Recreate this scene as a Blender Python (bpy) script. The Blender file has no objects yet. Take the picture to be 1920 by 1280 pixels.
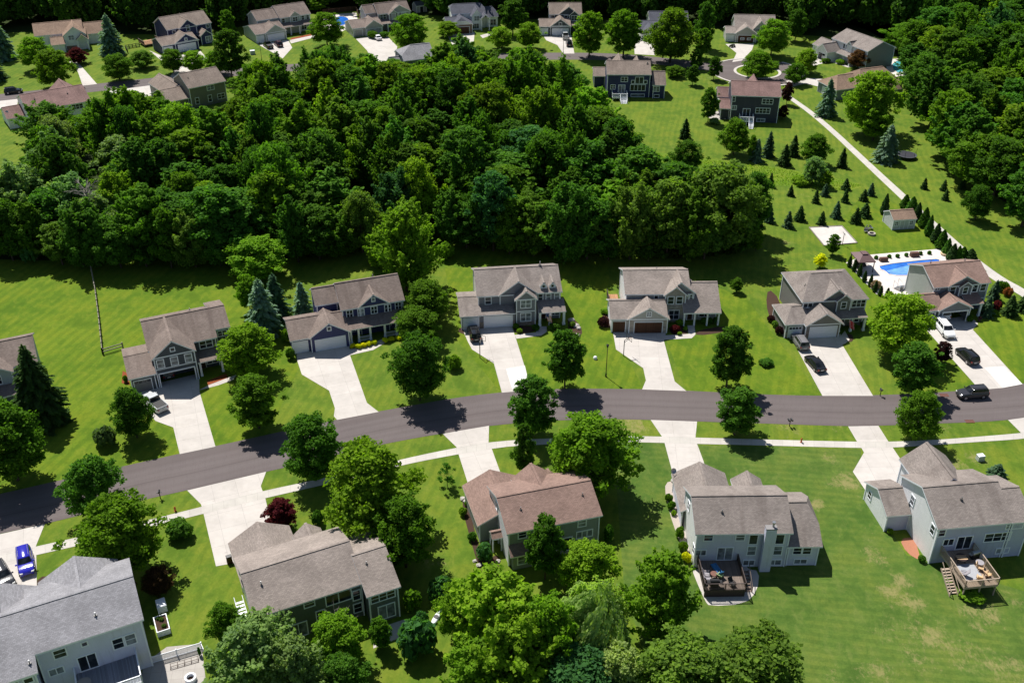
SKY, SUN, EXPO = .064, 5.0, .44
import bpy, bmesh, math, random
import numpy as np
from mathutils import Vector, Matrix
from mathutils.geometry import tessellate_polygon
R = math.radians
rnd = random.Random(11)
scn = bpy.context.scene
COL = scn.collection
# ---------------------------------------------------------------- camera model (photograph 1920 px wide)
FOC, PITCH, HGT = 1904., R(31.9), 90.8
def G(px, py, z=0.):
    dx = (px - 960) / FOC; dy = (py - 640) / FOC
    Y = math.cos(PITCH) - dy * math.sin(PITCH); Z = -math.sin(PITCH) - dy * math.cos(PITCH)
    t = (z - HGT) / Z
    return (dx * t, Y * t)
def PR(X, Y, Z):
    d = Y * math.cos(PITCH) + (HGT - Z) * math.sin(PITCH)
    return (960 + FOC * X / d, 640 + FOC * ((HGT - Z) * math.cos(PITCH) - Y * math.sin(PITCH)) / d)
def SC(px, py):                      # pixels per metre at a ground point
    X, Y = G(px, py)
    return FOC / (Y * math.cos(PITCH) + HGT * math.sin(PITCH))
# ---------------------------------------------------------------- objects
def tag(o, label=None, cat=None, group=None, kind=None):
    if label: o['label'] = label
    if cat: o['category'] = cat
    if group: o['group'] = group
    if kind: o['kind'] = kind
    return o
def link(name, me, parent=None):
    o = bpy.data.objects.new(name, me); COL.objects.link(o)
    if parent: o.parent = parent
    return o
def empty(name, loc, rz=0., label=None, cat=None, group=None):
    o = bpy.data.objects.new(name, None); COL.objects.link(o)
    o.location = (loc[0], loc[1], loc[2] if len(loc) > 2 else 0.); o.rotation_euler = (0, 0, rz); o.empty_display_size = .3
    return tag(o, label, cat, group)
def clone(o, parent=None):           # a thing with its parts and sub-parts
    c = o.copy(); COL.objects.link(c)
    if parent: c.parent = parent
    for ch in list(o.children): clone(ch, c)
    return c
class MB:
    """collects faces and builds them as one mesh object"""
    def __init__(s): s.v = []; s.f = []; s.m = []; s.uv = []
    def face(s, pts, m=0, uv=None):
        i = len(s.v); s.v += [tuple(p) for p in pts]; s.f.append(tuple(range(i, i + len(pts)))); s.m.append(m)
        s.uv.append(uv if uv else [(p[0], p[1]) for p in pts])
    def box(s, x0, x1, y0, y1, z0, z1, m=0, skip=''):
        a, b, c, d = (x0, y0, z0), (x1, y0, z0), (x1, y1, z0), (x0, y1, z0)
        e, f, g, h = (x0, y0, z1), (x1, y0, z1), (x1, y1, z1), (x0, y1, z1)
        for k, q in (('b', (d, c, b, a)), ('t', (e, f, g, h)), ('f', (a, b, f, e)), ('k', (c, d, h, g)), ('l', (d, a, e, h)), ('r', (b, c, g, f))):
            if k not in skip: s.face(q, m, [((p[0] + p[1]), p[2]) if k in 'fklr' else (p[0], p[1]) for p in q])
    def bar(s, p, q, r, m=0, n=6, r2=None):
        p, q = Vector(p), Vector(q); d = q - p
        if d.length < 1e-6: return
        r2 = r if r2 is None else r2
        a = d.orthogonal().normalized(); b = d.cross(a).normalized()
        c0 = [p + (a * math.cos(2 * math.pi * k / n) + b * math.sin(2 * math.pi * k / n)) * r for k in range(n)]
        c1 = [q + (a * math.cos(2 * math.pi * k / n) + b * math.sin(2 * math.pi * k / n)) * r2 for k in range(n)]
        for k in range(n): s.face((c0[k], c0[(k + 1) % n], c1[(k + 1) % n], c1[k]), m)
        s.face(c0[::-1], m); s.face(c1, m)
    def beam(s, p, q, w, h, m=0):    # rectangular bar, h along z-ish
        p, q = Vector(p), Vector(q); d = (q - p).normalized()
        up = Vector((0, 0, 1)) if abs(d.z) < .95 else Vector((0, 1, 0))
        a = d.cross(up).normalized() * w / 2; b = a.cross(d).normalized() * h / 2
        c0 = [p - a - b, p + a - b, p + a + b, p - a + b]; c1 = [x + (q - p) for x in c0]
        for k in range(4): s.face((c0[k], c0[(k + 1) % 4], c1[(k + 1) % 4], c1[k]), m)
        s.face(c0[::-1], m); s.face(c1, m)
    def disc(s, c, r, axis='z', h=.05, n=16, m=0, r2=None):
        c = Vector(c); ax = {'x': Vector((1, 0, 0)), 'y': Vector((0, 1, 0)), 'z': Vector((0, 0, 1))}[axis]
        s.bar(c - ax * h / 2, c + ax * h / 2, r, m, n, r2)
    def lathe(s, prof, c=(0, 0, 0), n=16, m=0):
        for (r0, z0), (r1, z1) in zip(prof[:-1], prof[1:]):
            for k in range(n):
                a, b = 2 * math.pi * k / n, 2 * math.pi * (k + 1) / n
                q = [(c[0] + r0 * math.cos(a), c[1] + r0 * math.sin(a), c[2] + z0), (c[0] + r0 * math.cos(b), c[1] + r0 * math.sin(b), c[2] + z0),
                     (c[0] + r1 * math.cos(b), c[1] + r1 * math.sin(b), c[2] + z1), (c[0] + r1 * math.cos(a), c[1] + r1 * math.sin(a), c[2] + z1)]
                if r0 < 1e-6: q = q[1:]
                if r1 < 1e-6: q = q[:3] if r0 >= 1e-6 else q
                s.face(q, m)
    def loft(s, rings, m=0, cap=True):
        n = len(rings[0])
        for a, b in zip(rings[:-1], rings[1:]):
            for k in range(n): s.face((a[k], a[(k + 1) % n], b[(k + 1) % n], b[k]), m)
        if cap: s.face(rings[0][::-1], m); s.face(rings[-1], m)
    def build(s, name, mats, parent=None, smooth=False, weld=False):
        me = bpy.data.meshes.new(name); me.from_pydata(s.v, [], s.f)
        mats = mats if isinstance(mats, (list, tuple)) else [mats]
        for x in mats: me.materials.append(x)
        me.polygons.foreach_set('material_index', s.m)
        ul = me.uv_layers.new(name='UVMap')
        ul.data.foreach_set('uv', [c for u in s.uv for p in u for c in p])
        if weld or smooth:
            bm = bmesh.new(); bm.from_mesh(me); bmesh.ops.remove_doubles(bm, verts=bm.verts, dist=1e-4)
            bmesh.ops.recalc_face_normals(bm, faces=bm.faces); bm.to_mesh(me); bm.free()
        if smooth: me.polygons.foreach_set('use_smooth', [True] * len(me.polygons))
        me.update()
        return link(name, me, parent)
def bevel(o, w=.03, seg=2, ang=40):
    md = o.modifiers.new('bevel', 'BEVEL'); md.width = w; md.segments = seg; md.limit_method = 'ANGLE'; md.angle_limit = R(ang)
    return o
# ---------------------------------------------------------------- materials
class N:
    def __init__(s, name):
        s.mat = bpy.data.materials.new(name); s.mat.use_nodes = True
        s.t = s.mat.node_tree; s.t.nodes.clear()
        s.out = s.t.nodes.new('ShaderNodeOutputMaterial')
    def n(s, typ, **kw):
        nd = s.t.nodes.new('ShaderNode' + typ)
        for k, v in kw.items():
            if k.startswith('i_'): nd.inputs[k[2:].replace('_', ' ')].default_value = v
            else: setattr(nd, k, v)
        return nd
    def l(s, a, b): s.t.links.new(a, b)
    def coord(s, kind='Object'): return s.n('TexCoord').outputs[kind]
    def noise(s, vec, scale, detail=4., rough=.55, dist=0.):
        nd = s.n('TexNoise', i_Scale=scale, i_Detail=detail, i_Roughness=rough, i_Distortion=dist); s.l(vec, nd.inputs['Vector']); return nd.outputs['Fac']
    def mapv(s, vec, scale=(1, 1, 1), rot=(0, 0, 0), loc=(0, 0, 0)):
        nd = s.n('Mapping'); nd.inputs['Scale'].default_value = scale; nd.inputs['Rotation'].default_value = rot; nd.inputs['Location'].default_value = loc
        s.l(vec, nd.inputs['Vector']); return nd.outputs['Vector']
    def ramp(s, fac, stops, interp='LINEAR'):
        nd = s.n('ValToRGB'); cr = nd.color_ramp; cr.interpolation = interp
        while len(cr.elements) < len(stops): cr.elements.new(.5)
        for e, (p, c) in zip(cr.elements, stops): e.position = p; e.color = (c[0], c[1], c[2], 1) if not isinstance(c, (int, float)) else (c, c, c, 1)
        s.l(fac, nd.inputs['Fac']); return nd.outputs['Color']
    def mix(s, fac, a, b, mode='MIX'):
        nd = s.n('Mix', data_type='RGBA', blend_type=mode)
        for sock, v in ((nd.inputs['Factor'], fac), (nd.inputs['A'], a), (nd.inputs['B'], b)): pass
        ins = [i for i in nd.inputs if i.enabled]
        f, A, B = nd.inputs[0], nd.inputs[6], nd.inputs[7]
        for sock, v in ((f, fac), (A, a), (B, b)):
            if hasattr(v, 'links'): s.l(v, sock)
            elif isinstance(v, (int, float)): sock.default_value = v if sock is f else (v, v, v, 1)
            else: sock.default_value = (v[0], v[1], v[2], 1)
        return nd.outputs[2]
    def math(s, op, a, b=0., c=0.):
        nd = s.n('Math', operation=op)
        for i, v in enumerate((a, b, c)):
            if hasattr(v, 'links'): s.l(v, nd.inputs[i])
            else: nd.inputs[i].default_value = v
        return nd.outputs[0]
    def bsdf(s, col, rough=.8, spec=.3, metal=0., bump=None, bs=.3, bd=.05, coat=0.):
        p = s.n('BsdfPrincipled')
        if hasattr(col, 'links'): s.l(col, p.inputs['Base Color'])
        else: p.inputs['Base Color'].default_value = (col[0], col[1], col[2], 1)
        if hasattr(rough, 'links'): s.l(rough, p.inputs['Roughness'])
        else: p.inputs['Roughness'].default_value = rough
        p.inputs['Specular IOR Level'].default_value = spec; p.inputs['Metallic'].default_value = metal
        p.inputs['Coat Weight'].default_value = coat; p.inputs['Coat Roughness'].default_value = .05
        if bump is not None:
            b = s.n('Bump', i_Strength=bs, i_Distance=bd); s.l(bump, b.inputs['Height']); s.l(b.outputs['Normal'], p.inputs['Normal'])
        s.l(p.outputs[0], s.out.inputs['Surface']); return s.mat
_mc = {}
def plain(name, col, rough=.6, spec=.4, metal=0., var=.12, scale=3., coat=0.):
    if name in _mc: return _mc[name]
    m = N(name); f = m.noise(m.coord(), scale, 5)
    c = m.mix(f, [x * (1 - var) for x in col], [x * (1 + var) for x in col])
    _mc[name] = m.bsdf(c, rough, spec, metal, coat=coat); return _mc[name]
def siding(name, col, pitch=.17, vert=False):
    if name in _mc: return _mc[name]
    m = N(name); co = m.coord(); sep = m.n('SeparateXYZ'); m.l(co, sep.inputs[0])
    if vert: h = m.math('ADD', sep.outputs[0], sep.outputs[1])
    else: h = sep.outputs[2]
    saw = m.math('FRACT', m.math('DIVIDE', h, pitch))
    line = m.math('LESS_THAN', saw, .13)
    c = m.mix(m.noise(co, 1.3, 5), [x * .9 for x in col], [x * 1.08 for x in col])
    c = m.mix(m.math('MULTIPLY', line, .45), c, [x * .35 for x in col])
    streak = m.noise(m.mapv(co, (2.5, 2.5, .15)), 1., 3)
    c = m.mix(m.math('MULTIPLY', m.math('GREATER_THAN', streak, .6), .10), c, (.18, .16, .13))
    _mc[name] = m.bsdf(c, .55, .3, bump=saw, bs=.5, bd=.02); return _mc[name]
def shingle(name, col, streak=.35, seed=0.):
    if name in _mc: return _mc[name]
    m = N(name); uv = m.coord('UV')
    br = m.n('TexBrick', offset=.5, i_Scale=1., i_Mortar_Size=.012, i_Brick_Width=.33, i_Row_Height=.15)
    br.inputs['Color1'].default_value = (.80, .80, .80, 1); br.inputs['Color2'].default_value = (1.15, 1.15, 1.15, 1); br.inputs['Mortar'].default_value = (.5, .5, .5, 1)
    br.inputs['Bias'].default_value = 0.
    m.l(m.mapv(uv, loc=(seed, seed * .7, 0)), br.inputs['Vector'])
    big = m.noise(m.mapv(uv, loc=(seed * 3, seed, 0)), .35, 5)
    st = m.noise(m.mapv(uv, (.75, .085, 1), loc=(seed * 5, seed, 0)), 1., 5, .6)
    sp = m.noise(m.mapv(uv, (1, 1, 1)), 9., 3, .7)
    base = m.mix(m.ramp(big, [(.35, 0.), (.65, 1.)]), [x * .86 for x in col], [x * 1.1 for x in col])
    base = m.mix(1., base, br.outputs['Color'], 'MULTIPLY')
    base = m.mix(m.math('MULTIPLY', m.ramp(sp, [(.42, 1.), (.62, 0.)]), .28), base, [x * .55 for x in col])
    dark = m.math('MULTIPLY', m.ramp(st, [(.5, 0.), (.68, 1.)]), streak)
    base = m.mix(dark, base, [col[0] * .45, col[1] * .42, col[2] * .42])
    _mc[name] = m.bsdf(base, .9, .2, bump=br.outputs['Fac'], bs=.35, bd=.02); return _mc[name]
def masonry(name, c1, c2, mortar, bw=.5, rh=.22):
    if name in _mc: return _mc[name]
    m = N(name); uv = m.coord('UV')
    br = m.n('TexBrick', i_Scale=1., i_Mortar_Size=.02, i_Brick_Width=bw, i_Row_Height=rh)
    for k, c in (('Color1', c1), ('Color2', c2), ('Mortar', mortar)): br.inputs[k].default_value = (*c, 1)
    d = m.noise(uv, 2., 4); mp = m.n('VectorMath', operation='ADD'); m.l(uv, mp.inputs[0])
    m.l(mp.outputs[0], br.inputs['Vector'])
    c = m.mix(m.ramp(d, [(.4, 0.), (.6, 1.)]), br.outputs['Color'], m.mix(1., br.outputs['Color'], (1.3, 1.25, 1.15), 'MULTIPLY'))
    _mc[name] = m.bsdf(c, .85, .2, bump=br.outputs['Fac'], bs=.5, bd=.03); return _mc[name]
def wood(name, col, pitch=.14):
    if name in _mc: return _mc[name]
    m = N(name); uv = m.coord('UV'); sep = m.n('SeparateXYZ'); m.l(uv, sep.inputs[0])
    q = m.math('DIVIDE', sep.outputs[0], pitch); fr = m.math('FRACT', q); line = m.math('LESS_THAN', fr, .1)
    wn = m.n('TexWhiteNoise', noise_dimensions='1D'); m.l(m.math('FLOOR', q), wn.inputs['W'])
    c = m.mix(wn.outputs['Value'], [x * .75 for x in col], [x * 1.2 for x in col])
    c = m.mix(m.math('MULTIPLY', m.noise(m.mapv(uv, (6, .6, 1)), 1.5, 4), .5), c, [x * .6 for x in col])
    c = m.mix(m.math('MULTIPLY', line, .7), c, [x * .2 for x in col])
    _mc[name] = m.bsdf(c, .75, .25); return _mc[name]
def glassy(name, col=(.012, .015, .02), rough=.06):
    if name in _mc: return _mc[name]
    m = N(name); co = m.coord()
    c = m.mix(m.ramp(m.noise(co, .9, 2), [(.4, 0.), (.62, 1.)]), col, [x * 2.6 + .004 for x in col])
    _mc[name] = m.bsdf(c, rough, .32); return _mc[name]
def paint(name, col, rough=.07):
    if name in _mc: return _mc[name]
    m = N(name); f = m.noise(m.coord(), 2.2, 5)
    c = m.mix(f, [x * .92 for x in col], [x * 1.05 for x in col])
    r = m.ramp(m.noise(m.coord(), 6., 4), [(.3, rough), (.8, rough + .06)])
    _mc[name] = m.bsdf(c, r, .45); return _mc[name]
WHITE = plain('white_trim', (.78, .80, .85), .5, .4, var=.05)
GLASS = glassy('window_glass'); 
GLASSB = glassy('window_glass_with_blind', (.10, .11, .12), .12)
DARKM = plain('black_metal', (.015, .015, .017), .4, .5)
RUB = plain('tyre_rubber', (.012, .012, .013), .85, .2)
STEEL = plain('grey_metal', (.35, .36, .37), .35, .5, .8)
GDOORW = plain('white_garage_door', (.74, .76, .82), .5, .4, var=.04)
GDOORG = plain('grey_garage_door', (.16, .16, .17), .5, .4, var=.06)
GDOORB = wood('brown_garage_door', (.10, .045, .025), .2)
SOIL = plain('garden_soil', (.06, .036, .026), .95, .1, var=.5, scale=9.)
MULCHR = plain('red_mulch', (.22, .06, .025), .95, .1, var=.5, scale=12.)
# ---- grass
DRY = []   # (x, y, rx, strength) dry or bare patches in the lawns
def dryp(px, py, rpx, s=1.): 
    x, y = G(px, py); DRY.append((x, y, rpx * 1.5 / SC(px, py), min(1., s * 1.1)))
for a in ((1475, 800, 45, .55), (1560, 795, 30, .6), (1650, 870, 45, .5), (1585, 905, 40, .9), (1560, 860, 30, .6), (1780, 880, 55, 1.), (1830, 860, 35, .7), (1530, 945, 24, .9), (1180, 795, 60, .85), (1760, 808, 50, .5), (1690, 1090, 26, .9), (1670, 1110, 36, .8), (1640, 1040, 40, .7), (1700, 1130, 40, .9), (1625, 1000, 30, .5), (1740, 1190, 60, .8), (1840, 1150, 60, .8), (1790, 1215, 60, .75), (1880, 1250, 70, .7), (1660, 1180, 50, .5), (1650, 1275, 70, .6), (1570, 1265, 60, .4), (1480, 455, 25, .5), (1720, 1240, 70, .5),
          (1490, 370, 60, .35), (1280, 285, 60, .4), (1230, 250, 90, .25), (1340, 150, 50, .5), (810, 1050, 50, .45), (700, 670, 40, .25), (1100, 835, 50, .35), (270, 600, 40, .4), (100, 650, 50, .2), (1440, 200, 90, .3), (1900, 1130, 50, .6), (1830, 1010, 0.1, 0.)): dryp(*a)
def grass(name, c0, c1, stripe=None, sw=1.3, sa=.35, dry=True, seed=0.):
    m = N(name); co = m.coord()
    big = m.noise(m.mapv(co, loc=(seed, seed * 2, 0)), .045, 5, .6); mid = m.noise(co, .22, 5, .65); fine = m.noise(co, 2.6, 6, .75); vf = m.noise(co, 11., 2, .8)
    col = m.mix(m.ramp(big, [(.36, 0.), (.64, 1.)]), c0, c1)
    col = m.mix(m.math('MULTIPLY', m.ramp(mid, [(.45, 0.), (.62, 1.)]), .7), col, (c1[0] * 1.25, c1[1] * 1.02, c1[2]))
    col = m.mix(m.math('MULTIPLY', m.ramp(mid, [(.36, 1.), (.48, 0.)]), .55), col, [x * .72 for x in c0])
    if stripe is not None:
        w = m.n('TexWave', wave_type='BANDS', bands_direction='X', wave_profile='SIN', i_Scale=.314 / sw, i_Distortion=3., i_Detail=3., i_Detail_Scale=.4)
        m.l(m.mapv(co, rot=(0, 0, R(stripe))), w.inputs['Vector'])
        amt = m.math('MULTIPLY', m.ramp(w.outputs['Fac'], [(.35, 0.), (.65, 1.)]), sa)
        amt = m.math('MULTIPLY', amt, m.ramp(m.noise(co, .06, 3), [(.3, .3), (.6, 1.)]))
        col = m.mix(amt, col, [c0[0] * .62, c0[1] * .72, c0[2] * .8])
    pat = m.noise(m.mapv(co, (1, .55, 1), loc=(seed, 0, 0)), .7, 6, .7, .5)
    col = m.mix(m.math('MULTIPLY', m.ramp(pat, [(.52, 0.), (.66, 1.)]), .55), col, (c1[0] * 1.35, c1[1] * 1.08, c1[2] * 1.5))
    col = m.mix(m.math('MULTIPLY', m.ramp(pat, [(.32, 1.), (.46, 0.)]), .5), col, [x * .68 for x in c0])
    col = m.mix(m.math('MULTIPLY', m.ramp(fine, [(.35, 1.), (.6, 0.)]), .40), col, [x * .68 for x in c0])
    col = m.mix(m.math('MULTIPLY', m.ramp(vf, [(.55, 0.), (.75, 1.)]), .30), col, (c1[0] * 1.5, c1[1] * 1.25, c1[2] * 1.6))
    if dry:
        acc = None; pos = m.n('NewGeometry').outputs['Position']
        for x, y, r, s in DRY:
            if s <= 0: continue
            d = m.n('VectorMath', operation='DISTANCE'); m.l(pos, d.inputs[0]); d.inputs[1].default_value = (x, y, 0)
            mr = m.n('MapRange', interpolation_type='SMOOTHSTEP'); m.l(d.outputs['Value'], mr.inputs[0])
            for i, v in ((1, 0.), (2, r), (3, s), (4, 0.)): mr.inputs[i].default_value = v
            acc = mr.outputs[0] if acc is None else m.math('MAXIMUM', acc, mr.outputs[0])
        pn = m.math('ADD', m.math('MULTIPLY', m.noise(co, .5, 5, .65, .4), .4), m.math('MULTIPLY', m.noise(m.mapv(co, (1, .55, 1), rot=(0, 0, .5)), 2.6, 8, .85, .3), .6))
        thr = m.math('SUBTRACT', m.math('ADD', pn, m.math('MULTIPLY', acc, .20)), .61)
        df = m.math('MULTIPLY', m.math('MULTIPLY', m.ramp(thr, [(0., 0.), (.11, 1.)]), m.ramp(acc, [(0., 0.), (.35, 1.)])), .66)
        col = m.mix(df, col, m.mix(fine, (.20, .17, .065), (.34, .28, .13)))
    return m.bsdf(col, .95, .12, bump=m.math('ADD', fine, m.math('MULTIPLY', vf, .5)), bs=.5, bd=.06)
GRASS = grass('lawn_grass', (.078, .146, .013), (.130, .190, .019), 12, 1.4, .32)
GRASS2 = grass('mown_lawn_grass', (.078, .148, .009), (.128, .192, .013), 16, 1.7, .40, False, 7.)
GRASS3 = grass('dark_lawn_grass', (.055, .116, .017), (.106, .164, .028), 98, 1.2, .30, True, 13.)
MEADOW = grass('rough_meadow_grass', (.085, .17, .012), (.14, .21, .02), None, 1, 0, False, 3.)
def concrete(name, col, joint=3.2, ja=.35):
    if name in _mc: return _mc[name]
    m = N(name); uv = m.coord('UV'); co = m.coord()
    br = m.n('TexBrick', offset=0., i_Scale=1., i_Mortar_Size=.018, i_Brick_Width=joint, i_Row_Height=joint)
    for k, c in (('Color1', .94), ('Color2', 1.03), ('Mortar', .92 - ja * .7)): br.inputs[k].default_value = (c, c, c, 1)
    m.l(uv, br.inputs['Vector'])
    c = m.mix(m.ramp(m.noise(co, .5, 6, .65), [(.3, 0.), (.7, 1.)]), [x * .9 for x in col], [x * 1.07 for x in col])
    c = m.mix(m.math('MULTIPLY', m.ramp(m.noise(co, .22, 6, .7), [(.50, 0.), (.70, 1.)]), .26), c, (.25, .22, .19))
    c = m.mix(m.math('MULTIPLY', m.ramp(m.noise(m.mapv(co, loc=(9, 4, 0)), .9, 4, .75), [(.62, 0.), (.72, 1.)]), .30), c, (.20, .175, .15))
    c = m.mix(m.math('MULTIPLY', m.noise(co, 14., 3, .8), .25), c, [x * .75 for x in col])
    c = m.mix(1., c, br.outputs['Color'], 'MULTIPLY')
    _mc[name] = m.bsdf(c, .85, .25); return _mc[name]
CONC = concrete('driveway_concrete', (.515, .475, .44)); CONCN = concrete('fresh_concrete', (.66, .64, .61)); WALK = concrete('sidewalk_concrete', (.50, .468, .428), 1.5, .3)
PATIO = concrete('patio_concrete', (.40, .37, .34), 1.2, .25); POOLD = concrete('pool_deck_concrete', (.64, .585, .545), 2.4, .12)
def asphalt():
    m = N('asphalt'); co = m.coord(); uv = m.coord('UV')
    f = m.noise(co, 18., 3, .8); g = m.noise(co, .12, 5, .6); s = m.noise(m.mapv(uv, (.03, 1.1, 1)), 1., 4, .6)
    c = m.mix(m.ramp(g, [(.3, 0.), (.7, 1.)]), (.108, .088, .086), (.130, .107, .104))
    c = m.mix(m.math('MULTIPLY', m.ramp(s, [(.4, 0.), (.7, 1.)]), .3), c, (.165, .145, .140))
    c = m.mix(m.math('MULTIPLY', f, .35), c, (.088, .074, .073))
    sp = m.n('SeparateXYZ'); m.l(uv, sp.inputs[0]); v = m.math('DIVIDE', sp.outputs[1], 7.2)
    lane = m.ramp(m.math('ADD', v, m.math('MULTIPLY', m.math('SUBTRACT', m.noise(m.mapv(uv, (.05, .2, 1)), 1., 3), .5), .06)), [(0., 0.), (.06, .2), (.15, 1.), (.26, .4), (.36, 1.), (.485, .15), (.515, .15), (.64, 1.), (.74, .4), (.85, 1.), (.94, .2), (1., 0.)])
    c = m.mix(m.math('MULTIPLY', lane, .22), c, (.185, .16, .160))
    seam = m.math('LESS_THAN', m.math('ABSOLUTE', m.math('ADD', m.math('SUBTRACT', v, .5), m.math('MULTIPLY', m.math('SUBTRACT', m.noise(m.mapv(uv, (.08, 0, 1)), 1., 5), .5), .03))), .006)
    c = m.mix(m.math('MULTIPLY', seam, .45), c, (.05, .042, .044))
    cx = m.noise(m.mapv(uv, (.9, .06, 1)), 1., 6, .8); c = m.mix(m.math('MULTIPLY', m.ramp(m.math('ABSOLUTE', m.math('SUBTRACT', cx, .5)), [(0., 1.), (.006, 0.)]), .4), c, (.055, .046, .048))
    return m.bsdf(c, .9, .2, bump=f, bs=.2, bd=.01)
ASPH = asphalt()
# ================================================================= ground, roads, paving
def densify(pts, closed=True, it=0):
    for _ in range(it):
        o = []; n = len(pts)
        for i in range(n):
            a, b = pts[i], pts[(i + 1) % n]
            if not closed and i == n - 1: o.append(a); break
            if not closed and i == 0: o.append(a)
            o += [(a[0] * .75 + b[0] * .25, a[1] * .75 + b[1] * .25), (a[0] * .25 + b[0] * .75, a[1] * .25 + b[1] * .75)]
        pts = o
    return pts
def sheet(name, pts, mat, z, kind='structure', px=True, smooth=0, uvrot=None, holes=(), parent=None):
    W = [G(*p) if px else p for p in pts]
    if smooth: W = densify(W, True, smooth)
    loops = [[Vector((x, y, 0)) for x, y in W]] + [[Vector((x, y, 0)) for x, y in h] for h in holes]
    tris = tessellate_polygon(loops); V = [v for l in loops for v in l]
    if uvrot is None:
        uvrot = math.atan2(W[1][1] - W[0][1], W[1][0] - W[0][0])
    c, s = math.cos(-uvrot), math.sin(-uvrot); x0, y0 = W[0]
    me = bpy.data.meshes.new(name)
    fs = []
    for t in tris:
        a, b, d = (V[i] for i in t)
        fs.append(t if (b - a).cross(d - a).z > 0 else t[::-1])
    me.from_pydata([(v.x, v.y, z) for v in V], [], fs); me.materials.append(mat)
    ul = me.uv_layers.new(name='UVMap')
    for lp in me.loops:
        v = V[lp.vertex_index]; X, Y = v.x - x0, v.y - y0
        ul.data[lp.index].uv = (X * c - Y * s, X * s + Y * c)
    o = link(name, me, parent)
    return tag(o, kind=kind) if kind else o
def ribbon(name, A, B, mat, z, kind='structure'):
    """strip between two pixel polylines, resampled smoothly"""
    def res(P, n):
        P = densify([G(*p) for p in P], False, 2)
        L = [0.]
        for a, b in zip(P[:-1], P[1:]): L.append(L[-1] + math.hypot(b[0] - a[0], b[1] - a[1]))
        o = []; j = 0
        for i in range(n + 1):
            t = L[-1] * i / n
            while j < len(L) - 2 and L[j + 1] < t: j += 1
            f = (t - L[j]) / max(1e-9, L[j + 1] - L[j]); o.append((P[j][0] + f * (P[j + 1][0] - P[j][0]), P[j][1] + f * (P[j + 1][1] - P[j][1])))
        return o, L[-1]
    n = 70; a, la = res(A, n); b, lb = res(B, n); mb = MB()
    for i in range(n):
        u0, u1 = la * i / n, la * (i + 1) / n; w = math.hypot(a[i][0] - b[i][0], a[i][1] - b[i][1])
        mb.face([(*b[i], z), (*b[i + 1], z), (*a[i + 1], z), (*a[i], z)], 0, [(u0, 0), (u1, 0), (u1, w), (u0, w)])
    return tag(mb.build(name, mat), kind=kind)
def centreline(name, pts, width, mat, z):
    P = densify([G(*p) for p in pts], False, 3); mb = MB(); L = 0
    nrm = []
    for i in range(len(P)):
        a, b = P[max(0, i - 1)], P[min(len(P) - 1, i + 1)]; d = Vector((b[0] - a[0], b[1] - a[1])).normalized(); nrm.append((-d.y, d.x))
    for i in range(len(P) - 1):
        l = math.hypot(P[i + 1][0] - P[i][0], P[i + 1][1] - P[i][1]); w = width / 2
        q = [(P[i][0] - nrm[i][0] * w, P[i][1] - nrm[i][1] * w, z), (P[i + 1][0] - nrm[i + 1][0] * w, P[i + 1][1] - nrm[i + 1][1] * w, z),
             (P[i + 1][0] + nrm[i + 1][0] * w, P[i + 1][1] + nrm[i + 1][1] * w, z), (P[i][0] + nrm[i][0] * w, P[i][1] + nrm[i][1] * w, z)]
        mb.face(q, 0, [(L, 0), (L + l, 0), (L + l, width), (L, width)]); L += l
    return tag(mb.build(name, mat), kind='structure')
sheet('ground', [(-2500, -300), (2500, -300), (2500, 4000), (-2500, 4000)], GRASS, 0, px=False, uvrot=0)
sheet('lawn', [(-120, 470), (200, 490), (430, 500), (548, 590), (560, 690), (500, 818), (337, 852), (100, 903), (-120, 950)], GRASS2, .004)
sheet('lawn', [(828, 470), (960, 468), (1140, 495), (1150, 620), (1207, 729), (1040, 728), (941, 737), (860, 640)], GRASS2, .004)
sheet('lawn', [(1350, 540), (1400, 560), (1460, 640), (1540, 740), (1440, 739), (1286, 731), (1250, 640), (1300, 600)], GRASS2, .004)
sheet('lawn', [(1312, 834), (1614, 842), (1622, 920), (1700, 1040), (1960, 1120), (2000, 1330), (1240, 1330), (1170, 1100), (1150, 830), (1240, 830)], GRASS3, .004)
sheet('lawn', [(1640, 640), (1600, 560), (1560, 440), (1620, 360), (1700, 390), (1900, 560), (2000, 680), (1920, 718), (1690, 738)], GRASS2, .004)
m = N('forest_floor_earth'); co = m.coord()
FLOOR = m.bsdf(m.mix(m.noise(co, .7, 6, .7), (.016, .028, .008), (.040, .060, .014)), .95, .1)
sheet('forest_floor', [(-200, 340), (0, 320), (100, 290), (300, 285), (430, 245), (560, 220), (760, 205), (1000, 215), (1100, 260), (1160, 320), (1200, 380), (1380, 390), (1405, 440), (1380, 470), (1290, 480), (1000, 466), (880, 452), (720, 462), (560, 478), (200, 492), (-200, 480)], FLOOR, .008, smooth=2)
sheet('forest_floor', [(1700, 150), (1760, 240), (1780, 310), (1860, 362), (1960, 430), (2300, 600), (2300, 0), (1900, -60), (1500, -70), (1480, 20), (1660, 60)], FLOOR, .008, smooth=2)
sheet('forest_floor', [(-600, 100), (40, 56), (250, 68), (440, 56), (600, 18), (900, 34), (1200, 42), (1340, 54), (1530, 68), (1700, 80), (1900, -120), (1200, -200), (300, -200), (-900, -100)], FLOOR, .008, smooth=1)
sheet('meadow', [(1180, 268), (1240, 288), (1330, 298), (1420, 308), (1500, 322), (1560, 332), (1625, 348), (1585, 360), (1500, 352), (1432, 346), (1400, 372), (1340, 396), (1240, 380), (1185, 330)], MEADOW, .012, smooth=1)
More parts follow.
